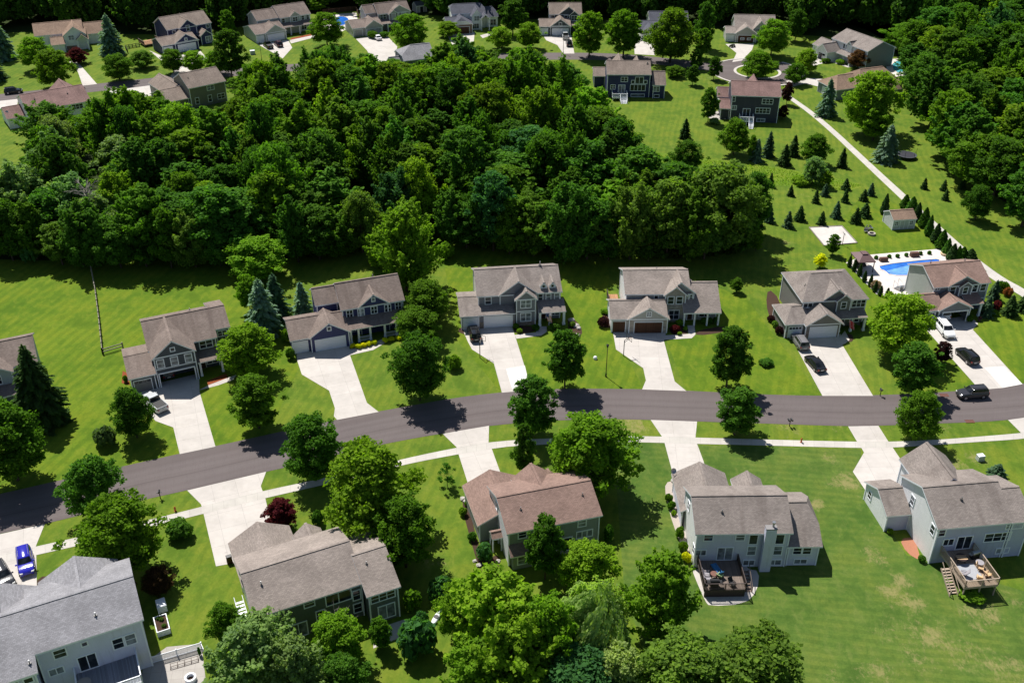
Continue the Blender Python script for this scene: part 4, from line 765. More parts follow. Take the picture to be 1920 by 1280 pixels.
def deciduous(seed, H=10., Rr=3.6, z0=1.4, nl=46, n=5200, leaf=.24, low=.55, top=1., rag=.16, lo=.10, hi=.22):
    """crown of leaf clumps in lobes spread over an egg-shaped envelope"""
    g = np.random.default_rng(seed); hc = H - z0
    env = lambda t: Rr * np.sin(np.pi * np.clip(t, 0.02, .98) ** low) ** top
    C, LR, LT = [], [], []
    for i in range(nl):
        t = g.uniform(.06, .93); a = g.uniform(0, 2 * np.pi); lr = Rr * g.uniform(lo, hi) * (1.1 - .3 * t); q = np.sqrt(g.uniform(.2, 1.0))
        r = max(0., env(t) * (1 + rag * g.normal()) - lr * .7) * q
        C.append((r * np.cos(a), r * np.sin(a), z0 + t * hc)); LR.append(lr); LT.append(g.uniform(-.22, .22))
    C.append((0, 0, H - Rr * .22)); LR.append(Rr * .22); LT.append(.1)
    C, LR, LT = np.array(C), np.array(LR), np.array(LT); k = g.choice(len(C), n, p=LR ** 2 / (LR ** 2).sum())
    d = unit(g.normal(size=(n, 3)) + np.array([0, 0, .25])); rad = LR[k] * (.35 + 1.05 * g.random(n))
    P = C[k] + d * rad[:, None] * np.array([1, 1, .8])
    out = unit(P - np.array([0, 0, z0 + hc * .4])); Nn = d * .45 + out * .2 + g.normal(size=(n, 3)) * .85 + np.array([0, 0, .75])
    keep = P[:, 2] > z0 * .8; tint = .5 + LT[k] + g.normal(size=n) * .30
    P, Nn, tint = P[keep], Nn[keep], tint[keep]
    return leafmesh('crown', P, Nn, leaf * g.uniform(.6, 1.35, len(P)), tint, 1.25, None, g)
def spray(seed, H=15., Rr=4.3, z0=3., nb=170, per=76, leaf=.2, low=.8, top=.55, rag=.2, up=.35):
    """crown of pointed leafy sprays that radiate upward and outward from the trunk"""
    g = np.random.default_rng(seed); hc = H - z0; P, Nn, T, A = [], [], [], []
    lean = g.normal(size=2) * .06 * Rr; sec = g.uniform(.75, 1.2, 7)
    for i in range(nb):
        t = g.uniform(.03, 1.0) ** .9; a = g.uniform(0, 6.283); k = sec[int(a / 6.2832 * 7) % 7]
        r = Rr * np.sin(np.pi * np.clip(t, .02, .97) ** low) ** top * k * (1 + rag * g.normal()) * np.sqrt(g.uniform(.25, 1))
        tip = np.array([r * np.cos(a) + lean[0] * t, r * np.sin(a) + lean[1] * t, z0 + t * hc * (1 + .05 * g.normal())])
        base = np.array([r * .25 * np.cos(a), r * .25 * np.sin(a), max(z0 * .6, tip[2] - (r * .55 + hc * up * g.uniform(.3, .7)))]); d = tip - base; L = np.linalg.norm(d); d = d / L
        s = g.uniform(.30, 1.04, per); w = Rr * .155 * np.clip(1.1 - s, .03, 1) ** .55 * g.uniform(.8, 1.3)
        off = g.normal(size=(per, 3)) * .62; off -= np.outer(off @ d, d) * .6
        p = base + np.outer(s * L, d) + off * w[:, None]; P.append(p); tt = g.normal() * .17
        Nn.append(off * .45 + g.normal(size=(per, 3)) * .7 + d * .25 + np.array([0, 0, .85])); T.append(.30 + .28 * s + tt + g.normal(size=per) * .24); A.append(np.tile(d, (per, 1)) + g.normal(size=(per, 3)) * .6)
    P, Nn, T, A = map(np.concatenate, (P, Nn, T, A)); P[:, 2] = np.maximum(P[:, 2], .3)
    return leafmesh('crown', P, Nn, leaf * g.uniform(.6, 1.35, len(P)), T, 1.45, A, g)
def conifer(seed, H=8., Rr=2.4, z0=.25, wh=24, droop=.28, fill=1., leaf=.16, power=.9):
    g = np.random.default_rng(seed); P, Nn, S, T, A = [], [], [], [], []
    for w in range(wh):
        f = w / wh; z = z0 + (H - z0) * f ** .95; L0 = Rr * (1 - f) ** power + .06; nb = max(5, int((15 - 8 * f) * fill)); off = g.uniform(0, 6.28); wt = g.normal() * .13; Lw = g.uniform(.84, 1.1)
        for b in range(nb):
            a = off + 6.283 * b / nb + g.normal() * .15; L = L0 * Lw * g.uniform(.66, 1.15); tb = g.normal() * .18 + wt
            ns = max(3, int(L / (leaf * 1.05)))
            for i in range(ns):
                q = (i + .5) / ns; r = L * q
                for sd in (-1, 0, 1) if q > .35 else (0,):
                    sp = sd * (1 - q) * L * .20 + g.normal() * .05
                    x, y = r * math.cos(a) - sp * math.sin(a), r * math.sin(a) + sp * math.cos(a)
                    P.append((x, y, z - droop * r * q + .12 * q * L + g.normal() * .05)); Nn.append((math.cos(a) * .45 + g.normal() * .3, math.sin(a) * .45 + g.normal() * .3, 1.)); A.append((math.cos(a) + sd * -.5 * math.sin(a), math.sin(a) + sd * .5 * math.cos(a), -.25))
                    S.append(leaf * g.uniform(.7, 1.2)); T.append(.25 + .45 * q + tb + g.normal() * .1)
    for i in range(12): P.append((0, 0, H - .05 * i)); Nn.append((g.normal(), g.normal(), .3)); A.append((0, 0, 1)); S.append(leaf * .7); T.append(.7)
    return leafmesh('crown', np.array(P), np.array(Nn, float), np.array(S), np.array(T), 1.7, np.array(A, float), g)
def column(seed, H=3.4, Rr=.55, n=1500, leaf=.10, pw=.55):
    g = np.random.default_rng(seed); t = g.random(n) ** .85; a = g.uniform(0, 6.283, n)
    r = Rr * (1 - t) ** pw * np.minimum(1, .55 + t * 3) * (1 + .12 * np.sin(a * 5 + t * 20) + g.normal(size=n) * .08) * np.sqrt(g.uniform(.45, 1, n))
    P = np.stack([r * np.cos(a), r * np.sin(a), .05 + t * H], 1); Nn = np.stack([np.cos(a), np.sin(a), .35 + 0 * a], 1) + g.normal(size=(n, 3)) * .4
    return leafmesh('crown', P, Nn, leaf * g.uniform(.7, 1.3, n), .45 + g.normal(size=n) * .2, 1.6, np.tile([0, 0, 1.], (n, 1)) + g.normal(size=(n, 3)) * .3, g)
def bush(seed, Rr=1., H=1.3, n=1200, leaf=.11, nl=16):
    g = np.random.default_rng(seed); a = g.uniform(0, 6.283, nl); q = np.sqrt(g.random(nl)) * .62; C = np.stack([Rr * q * np.cos(a), Rr * q * np.sin(a), H * (.25 + .42 * (1 - q) * g.uniform(.7, 1.1, nl))], 1); LT = g.uniform(-.15, .15, nl)
    k = g.integers(0, nl, n); d = unit(g.normal(size=(n, 3)) + np.array([0, 0, .4])); P = C[k] + d * (Rr * .42 * (.6 + .45 * g.random(n) ** .5))[:, None] * np.array([1, 1, .85 * H / Rr / 1.1]); P[:, 2] = np.maximum(P[:, 2], .04)
    return leafmesh('foliage', P, d + g.normal(size=(n, 3)) * .45 + np.array([0, 0, .2]), leaf * g.uniform(.7, 1.3, n), .5 + LT[k] + g.normal(size=n) * .15, 1.3, None, g)
def willow(seed, H=11., Rr=5.):
    g = np.random.default_rng(seed); P, Nn, A, S, T = [], [], [], [], []
    for i in range(1500):
        a = g.uniform(0, 6.283); q = math.sqrt(g.random()); lump = 1 + .22 * math.sin(a * 3 + 1) + .14 * math.sin(a * 7 + q * 5); r = Rr * q * .9 * lump; z = 2.2 + (H - 2.2) * math.sqrt(max(0, 1 - (q * .96) ** 2)) * g.uniform(.62, 1.02) * (1 + .10 * math.sin(a * 5 + q * 9)); L = g.uniform(.6, 2.3); dx, dy = math.cos(a), math.sin(a); tt = g.uniform(.35, .8)
        for j in range(12):
            s = j / 12; rr = r + .95 * math.sin(s * 1.5) * L * .38; zz = z - L * s ** 1.5 + .12 * math.sin(s * 3)
            if zz < .6: break
            P.append((rr * dx + g.normal() * .09 + .7 * s, rr * dy + g.normal() * .09 - .3 * s, zz)); Nn.append((dx + g.normal() * .4, dy + g.normal() * .4, .6)); A.append((dx * (1 - s) + .5, dy * (1 - s) - .2, -.3 - s * .9)); S.append(.11 * g.uniform(.7, 1.2)); T.append(tt + g.normal() * .12)
    return leafmesh('crown', np.array(P), np.array(Nn, float), np.array(S), np.array(T), 2.3, np.array(A, float), g)
def trunk_mesh(seed, H, r, limbs=6, spread=.5, z0=1.5, mat=None):
    q = random.Random(seed); mb = MB(); p = Vector((0, 0, -.1)); pts = [p]; n = 5
    for i in range(n): p = Vector((q.gauss(0, .05) * H * .12, q.gauss(0, .05) * H * .12, H * .72 * (i + 1) / n)); pts.append(p)
    for i in range(n): mb.bar(pts[i], pts[i + 1], r * (1 - .8 * i / n), 0, 7, r * (1 - .8 * (i + 1) / n))
    for i in range(limbs):
        t = q.uniform(.25, .85); b = Vector((0, 0, z0 + (H * .68 - z0) * t)); a = q.uniform(0, 6.283); L = spread * H * .42 * (1.1 - t * .6); e = b + Vector((math.cos(a) * L, math.sin(a) * L, L * q.uniform(.4, .9)))
        mid = (b + e) / 2 + Vector((0, 0, -L * .08)); mb.bar(b, mid, r * .42 * (1 - t * .5), 0, 5, r * .3 * (1 - t * .5)); mb.bar(mid, e, r * .3 * (1 - t * .5), 0, 5, r * .08)
    return mb
def mesh_of(mb, name, mat):
    o = mb.build(name, mat); me = o.data; bpy.data.objects.remove(o); return me
VAR = {}
def variants(kind, meshes, H, Rr, trunk): VAR[kind] = (meshes, H, Rr, trunk)
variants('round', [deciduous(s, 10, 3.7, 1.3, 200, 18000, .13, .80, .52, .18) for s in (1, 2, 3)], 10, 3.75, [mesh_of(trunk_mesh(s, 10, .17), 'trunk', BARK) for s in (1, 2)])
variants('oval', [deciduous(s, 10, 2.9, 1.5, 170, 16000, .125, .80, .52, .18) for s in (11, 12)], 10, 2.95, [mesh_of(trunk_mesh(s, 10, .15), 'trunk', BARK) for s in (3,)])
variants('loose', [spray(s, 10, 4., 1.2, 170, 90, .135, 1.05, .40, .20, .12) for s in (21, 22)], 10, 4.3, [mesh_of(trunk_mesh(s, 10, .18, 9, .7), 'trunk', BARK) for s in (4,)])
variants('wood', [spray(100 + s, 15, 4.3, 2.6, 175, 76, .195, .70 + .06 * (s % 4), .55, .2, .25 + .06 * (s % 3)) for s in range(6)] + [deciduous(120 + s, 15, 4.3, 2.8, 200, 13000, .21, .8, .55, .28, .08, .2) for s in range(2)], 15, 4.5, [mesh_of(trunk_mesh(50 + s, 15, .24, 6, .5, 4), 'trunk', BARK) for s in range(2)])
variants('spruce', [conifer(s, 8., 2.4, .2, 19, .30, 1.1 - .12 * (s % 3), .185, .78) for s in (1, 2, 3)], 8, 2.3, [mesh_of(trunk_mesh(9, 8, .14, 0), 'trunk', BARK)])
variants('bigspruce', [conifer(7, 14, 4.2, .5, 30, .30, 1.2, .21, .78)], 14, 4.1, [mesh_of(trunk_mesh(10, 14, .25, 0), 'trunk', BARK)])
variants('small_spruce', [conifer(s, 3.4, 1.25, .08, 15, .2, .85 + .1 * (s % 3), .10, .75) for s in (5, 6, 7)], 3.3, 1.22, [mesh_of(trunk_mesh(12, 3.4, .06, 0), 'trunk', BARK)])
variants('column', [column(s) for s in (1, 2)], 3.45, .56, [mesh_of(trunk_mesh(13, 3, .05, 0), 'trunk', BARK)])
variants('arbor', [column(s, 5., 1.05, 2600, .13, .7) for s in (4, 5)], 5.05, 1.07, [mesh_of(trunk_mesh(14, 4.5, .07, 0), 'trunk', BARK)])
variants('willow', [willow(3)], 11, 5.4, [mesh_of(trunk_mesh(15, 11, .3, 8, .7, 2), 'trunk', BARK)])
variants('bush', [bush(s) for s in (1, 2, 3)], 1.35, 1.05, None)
variants('wispy', [deciduous(31, 10, 3.6, 2.2, 20, 1500, .17, .6, .7, .35)], 10, 3.9, [mesh_of(trunk_mesh(16, 10, .13, 12, .8), 'trunk', BARK)])
CNT = 0
LEAFC = {'mid': (.098, .205, .020), 'dark': (.068, .155, .020), 'bright': (.165, .300, .024), 'lime': (.185, .325, .026), 'olive': (.135, .235, .040), 'teal': (.066, .175, .060), 'blue': (.190, .290, .255), 'pale': (.330, .450, .160), 'sage': (.205, .320, .120), 'purple': (.055, .020, .030), 'red': (.105, .016, .026), 'brown': (.150, .078, .042), 'yellow': (.68, .66, .02), 'fir': (.050, .105, .036), 'bluefir': (.085, .155, .110), 'orange': (.30, .10, .04), 'warm': (.122, .232, .018), 'pink': (.42, .28, .24), 'cool': (.080, .192, .028)}
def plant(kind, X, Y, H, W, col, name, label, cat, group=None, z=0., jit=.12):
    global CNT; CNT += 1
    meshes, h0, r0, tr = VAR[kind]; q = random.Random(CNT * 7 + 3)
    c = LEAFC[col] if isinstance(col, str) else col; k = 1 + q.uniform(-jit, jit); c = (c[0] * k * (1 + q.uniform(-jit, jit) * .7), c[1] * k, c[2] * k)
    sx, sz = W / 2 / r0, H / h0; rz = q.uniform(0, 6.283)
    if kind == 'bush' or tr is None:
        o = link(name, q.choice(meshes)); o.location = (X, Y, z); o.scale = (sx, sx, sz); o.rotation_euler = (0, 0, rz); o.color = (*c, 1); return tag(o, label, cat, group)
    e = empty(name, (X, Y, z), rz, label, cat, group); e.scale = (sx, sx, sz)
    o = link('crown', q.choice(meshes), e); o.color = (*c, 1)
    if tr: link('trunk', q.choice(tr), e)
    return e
def T(kind, bx, by, ytop, wpx, col, label, name='garden_tree', cat='tree', group=None):
    """tree from the pixel of its foot, the row of its top and its width in the photograph"""
    X, Y = G(bx, by); s = SC(bx, by)
    H = 1.; 
    for _ in range(24): H += (PR(X, Y + .0, H)[1] - ytop) / (s * .8); H = max(.25, H)
    if kind in ('round', 'oval', 'loose', 'willow'): H *= .93
    sc = FOC / (Y * math.cos(PITCH) + (HGT - H * .5) * math.sin(PITCH))
    return plant(kind, X, Y, H, wpx / sc, col, name, label, cat, group)
gt = 'trees along the street'
for a in [('round', 258, 820, 722, 76, 'dark', 'round dark green tree in front of the pickup drive'), ('oval', 486, 802, 697, 92, 'mid', 'green tree with loose lower branches beside the street, west of the wide concrete drive'),
 ('round', 470, 700, 605, 104, 'bright', 'bright green round tree by the charcoal house porch'), ('round', 34, 900, 742, 138, 'mid', 'large tree shading the street at the picture edge'),
 ('round', 190, 970, 853, 110, 'cool', 'mid green tree overlapping the street beside the blue SUV'), ('round', 240, 1075, 926, 152, 'warm', 'yellow-green round tree above the grey-shingled roof'),
 ('round', 593, 900, 770, 112, 'dark', 'dark green round tree on the verge with forked trunk showing'), ('round', 700, 1000, 822, 172, 'bright', 'tall light green tree behind the tan-shingled house', ), ('round', 762, 1062, 925, 118, 'mid', 'dark-shaded tree at the corner of the tan-shingled roof'),
 ('oval', 1000, 818, 699, 88, 'cool', 'upright verge tree where the street bends'), ('oval', 983, 892, 786, 44, 'dark', 'narrow dark columnar tree in front of the red-brown roof'), ('round', 1106, 930, 774, 158, 'bright', 'broad light green tree with big shadow on the lawn beside the red-brown roof'),
 ('wispy', 839, 912, 868, 44, 'cool', 'thin sparse young tree on the lawn left of the red-brown house'), ('round', 787, 750, 618, 104, 'dark', 'large dark tree throwing its shadow across the street'), ('round', 783, 642, 574, 84, 'mid', 'low green tree over the navy house porch'),
 ('oval', 1059, 728, 610, 76, 'dark', 'dark oval tree on the lawn beside the black lamp post'), ('oval', 1362, 727, 603, 80, 'dark', 'dark oval tree on the lawn below the stone-fronted house'), ('oval', 1377, 815, 722, 80, 'cool', 'small verge tree casting shadow on the sidewalk'),
 ('oval', 1707, 738, 637, 86, 'cool', 'verge tree just above the street by the parked dark SUV'), ('round', 1712, 824, 729, 80, 'mid', 'bright-topped verge tree over the pale grey house roof'), ('round', 1678, 668, 545, 116, 'lime', 'big lime green tree between the two driveways'),
 ('oval', 1763, 680, 637, 32, 'purple', 'small purple-leaved tree beside the white SUV drive'), ('loose', 1243, 1186, 1036, 150, 'bright', 'spreading bright green tree beside the white house deck'), ('oval', 1022, 1085, 958, 72, 'dark', 'dark conical tree in front of the red-brown roof'),
 ('round', 1098, 1110, 1018, 112, 'bright', 'glossy bright tree behind the red-brown house next to the willow'), ('loose', 935, 1240, 1060, 215, 'lime', 'large feathery lime tree in the bottom yard'), ('willow', 1108, 1250, 1092, 180, 'pale', 'pale weeping willow in the bottom yard'),
 ('round', 870, 1200, 1080, 90, 'bright', 'leafy bright tree left of the feathery lime tree'), ('round', 1075, 1345, 1226, 205, 'teal', 'blue-green broad tree at the bottom edge'), ('loose', 900, 1330, 1200, 150, 'bright', 'yellow-green tree at the bottom edge below the lime tree'), ('round', 1020, 1290, 1110, 130, 'bright', 'fresh green tree filling the gap between the lime tree and the willow'), ('loose', 960, 1330, 1150, 190, 'lime', 'second feathery lime tree at the bottom edge'), ('round', 1150, 1320, 1205, 110, 'pale', 'pale leafy tree under the willow at the bottom edge'), ('round', 1000, 1310, 1175, 110, 'warm', 'olive-lit tree between the willow and the blue-green tree'),
 ('round', 1275, 1345, 1205, 190, 'olive', 'oak with dull yellow-green crown at the bottom edge'), ('round', 1405, 1350, 1192, 215, 'olive', 'wide oak at the bottom edge of the open lawn'), ('loose', 470, 1310, 1172, 180, 'sage', 'grey-green silvery tree below the tan-shingled house'), ('loose', 570, 1330, 1205, 130, 'sage', 'second silvery tree at the bottom edge beside a leafy maple'),
 ('round', 640, 1245, 1148, 100, 'bright', 'leafy green maple against the dark green back wall'), ('oval', 716, 1215, 1155, 44, 'mid', 'small upright tree by the glass door of the tan-shingled house'), ('round', 430, 1200, 1130, 70, 'mid', 'low dense green tree at the corner of the tan-shingled house'), ('round', 650, 1310, 1228, 90, 'cool', 'shaded tree at the bottom edge beneath the maple'),
 ('oval', 530, 994, 934, 62, 'red', 'dark red japanese maple beside the wide driveway'), ('round', 300, 1112, 1064, 58, (.075, .040, .024), 'reddish brown shrub tree in the shade of the yellow-green tree'),
 ('round', 486, 520, 443, 112, 'bright', 'light green tree behind the navy house garage'), ('oval', 470, 585, 508, 46, 'bright', 'slim light green tree above the round tree by the charcoal house'), ('loose', 762, 545, 380, 138, 'bright', 'broad light green tree behind the navy house'), ('round', 803, 608, 520, 84, 'mid', 'shaded tree between navy house and grey dormer house'),
 ('loose', 712, 500, 428, 70, 'lime', 'yellow-green limb of a tree at the edge of the dark woods')]: T(*a, group=gt)
T('oval', 1560, 478, 436, 26, 'mid', 'slender young tree beside the sand court'); T('oval', 1537, 502, 474, 24, 'yellow', 'small golden yellow shrub tree behind the hip-roofed house'); T('oval', 1380, 548, 519, 24, 'mid', 'young sapling in the shade behind the stone-fronted house'); T('oval', 1416, 470, 430, 28, 'bright', 'young bright sapling at the right edge of the woods')
for a in [('bigspruce', 84, 792, 646, 112, 'fir', 'tall dark spruce beside the half cut off blue-grey house'), ('spruce', 497, 625, 522, 78, 'blue', 'blue spruce left of the navy house garage'), ('spruce', 521, 596, 512, 56, 'bluefir', 'dark slim spruce behind the blue spruce at the navy house'), ('spruce', 569, 592, 528, 48, 'blue', 'small silvery blue spruce touching the navy house roof'),
 ('spruce', 1868, 893, 870, 42, 'bluefir', 'blue spruce shrub behind the pale grey house roof'), ('spruce', 1548, 217, 147, 42, 'blue', 'blue spruce beside the pale trail'), ('spruce', 1660, 302, 233, 52, 'blue', 'blue spruce next to the round trampoline'), ('spruce', 212, 103, 26, 54, 'blue', 'tall blue spruce at the white gabled far house'), ('spruce', 8, 112, 34, 56, 'blue', 'blue spruce cut by the top corner of the picture'), ('spruce', -8, 150, 80, 50, 'bluefir', 'blue-green spruce at the picture edge above the black car'),
 ('spruce', 1284, 260, 222, 26, 'fir', 'dark lone spruce on the open lawn'), ('spruce', 1418, 302, 260, 30, 'blue', 'blue spruce in the cluster below the charcoal far house'), ('spruce', 1440, 294, 246, 28, 'bluefir', 'taller blue-green spruce in the cluster below the charcoal far house'), ('spruce', 1487, 292, 253, 28, 'fir', 'dark spruce in the meadow, uphill of its twin'), ('spruce', 1470, 310, 270, 28, 'fir', 'dark spruce in the meadow, downhill of its twin'), ('spruce', 1578, 313, 277, 24, 'fir', 'dark spruce between the meadow and the trail'),
 ('spruce', 1848, 592, 555, 30, 'bluefir', 'spruce at the corner of the pool house'), ('spruce', 1891, 590, 553, 34, 'fir', 'spruce on the lawn next to the red shrub by the pool house'), ('spruce', 1918, 582, 548, 36, 'fir', 'spruce cut by the right picture edge'), ('spruce', 1862, 560, 525, 28, 'bluefir', 'spruce behind the red-brown roofed pool house')]: T(*a, name='spruce_tree', cat='spruce')
xm = [(1482, 367), (1529, 380), (1546, 367), (1585, 355), (1584, 379), (1632, 366), (1619, 376), (1444, 350), (1477, 426), (1499, 413), (1540, 421), (1567, 408), (1604, 418), (1621, 406), (1442, 416), (1412, 392), (1420, 424)]
for i, (x, y) in enumerate(xm): T('small_spruce', x, y, y - (29 if y > 395 else 23) * (.85 + .3 * ((i * 37) % 10) / 10), (22 if y > 395 else 17) * (.85 + .3 * ((i * 53) % 10) / 10), ('fir', 'fir', 'bluefir')[i % 3], 'small dark christmas-tree spruce in the planted rows on the lawn', 'young_spruce', 'spruce', 'spruces planted in rows')
for i, (x, y) in enumerate([(1732, 354), (1769, 357), (1803, 354), (1772, 375)]): T('small_spruce', x, y, y - 20, 15, 'fir', 'tiny dark spruce on the lawn across the trail', 'young_spruce', 'spruce', 'four tiny spruces across the trail')
for i, (x, y, h) in enumerate([(1661, 400, 38), (1700, 388, 24), (1712, 398, 30), (1722, 413, 34), (1735, 424, 36), (1744, 440, 38), (1757, 452, 34), (1768, 464, 34), (1778, 476, 30), (1788, 486, 30), (1798, 488, 28), (1808, 482, 20), (1823, 484, 18)]): T('arbor', x - 4, y + 1, y - h * .95, 19 + (i * 7 % 5) * 2, ('fir', 'dark', 'cool')[i % 3], ['dark evergreen beside the garden shed', 'evergreen screen tree standing along the trail by the shed and pool'][i > 0], 'evergreen_tree', 'evergreen', 'evergreens screening the trail')
for i, (x, y, h) in enumerate([(1592, 500, 20), (1601, 508, 22), (1611, 517, 22), (1620, 528, 20), (1631, 537, 22), (1640, 547, 20), (1650, 554, 18), (1663, 556, 16), (1668, 560, 14)]): T('column', x, y, y - h, 10, 'fir', 'clipped dark column shrub in the row edging the pool deck', 'columnar_shrub', 'shrub', 'column shrubs edging the pool deck')
for a in [('round', 1375, 290, 218, 56, 'mid', 'round tree on the lawn below the charcoal far house'), ('round', 1524, 308, 248, 54, 'mid', 'green tree behind the blue-green meadow bush'), ('round', 1627, 252, 124, 104, 'lime', 'big yellow-green tree hiding the brown hip roof'), ('oval', 1636, 264, 188, 60, 'bright', 'smaller bright tree in front of the big yellow-green one'), ('oval', 1768, 296, 158, 92, 'warm', 'tall sunlit tree at the edge of the right woods'),
 ('oval', 1327, 230, 158, 34, 'dark', 'narrow dark tree by the charcoal far house patio'), ('oval', 1338, 150, 102, 28, 'dark', 'neat lollipop tree by the turning circle'), ('oval', 1298, 160, 118, 26, 'dark', 'neat young tree on the lawn beside the navy far house'), ('oval', 1305, 130, 88, 28, 'dark', 'neat young tree above its twin near the turning circle'), ('round', 1265, 145, 122, 36, 'mid', 'low tree at the corner of the navy far house'),
 ('oval', 1104, 108, 14, 62, 'bright', 'tall lit tree left of two beside the far street'), ('oval', 1168, 108, 10, 70, 'warm', 'tall oval tree in the middle by the far street'), ('round', 1256, 118, 8, 92, 'warm', 'largest tree by the far street near the navy house'), ('oval', 1318, 92, -4, 40, 'cool', 'dark narrow tree before the far woods'), ('oval', 1316, 110, 48, 34, 'mid', 'mid green tree on the lawn by the taupe far house'),
 ('round', 1419, 148, 92, 62, 'warm', 'round tree on the island of the turning circle'), ('round', 1445, 106, 30, 62, 'bright', 'tree in front of the taupe far house'), ('oval', 1490, 78, 12, 40, 'dark', 'dark tree behind the turning circle'), ('round', 1512, 138, 88, 44, 'lime', 'yellow-green tree by the turning circle drive'), ('round', 1490, 158, 116, 42, 'mid', 'small round tree where the trail meets the circle'), ('round', 1608, 128, 92, 40, 'brown', 'brownish bush tree against the sideways grey-green house'),
 ('round', 992, 92, 38, 48, 'bright', 'bright tree left of the charcoal far house'), ('round', 940, 92, 47, 48, 'lime', 'lime tree in front of the slate-roofed far house'), ('oval', 962, 66, -8, 52, 'dark', 'tall dark tree right of the slate-roofed far house'), ('round', 770, 98, 20, 70, 'warm', 'big round tree between pool house and slate-roofed far house'), ('round', 614, 88, 18, 66, 'warm', 'big round tree beside the far blue pool'), ('round', 838, 70, 38, 44, 'bright', 'feathery light tree left of the slate-roofed far house'),
 ('round', 72, 132, 64, 62, 'bright', 'light tree in front of the brown-roofed far house'), ('round', 105, 165, 86, 74, 'warm', 'round yellow-green tree on the far corner lawn'), ('round', 147, 120, 88, 38, 'red', 'deep red maple at the white gabled far house'), ('round', 225, 152, 97, 56, 'mid', 'round green tree on the far lawn by the street'), ('round', 269, 128, 93, 46, 'olive', 'dull dark crabapple on the far lawn'),
 ('round', 326, 138, 88, 44, 'mid', 'round tree before the white garage doors of the far navy house'), ('round', 367, 136, 92, 44, 'lime', 'lime tree before the far navy house'), ('round', 408, 140, 92, 44, 'bright', 'bright tree right of the far navy house drive'), ('oval', 436, 148, 46, 62, 'dark', 'tall dark tree right of the far navy house'), ('oval', 430, 70, 14, 30, 'mid', 'small green tree against the black woods'),
 ('oval', 596, 22, -10, 40, 'bright', 'tree behind the far pool'), ('round', 1408, 300, 250, 20, 'mid', 'small tree touching the spruce cluster'), ('round', 1828, 412, 342, 52, 'dark', 'round tree with mulch ring across the trail'), ('round', 1522, 345, 290, 44, 'sage', 'blue-green bushy tree in the rough meadow'), ('oval', 1546, 352, 318, 26, 'bright', 'small bright tree at the meadow edge'),
 ('round', 1467, 222, 196, 22, 'purple', 'purple shrub at the corner of the charcoal far house'), ('oval', 1474, 196, 150, 22, 'purple', 'tall purple tree behind the charcoal far house'), ('round', 1285, 330, 258, 60, 'dark', 'dark bushy tree above the meadow edge')]: T(*a, group='garden trees beyond the woods')
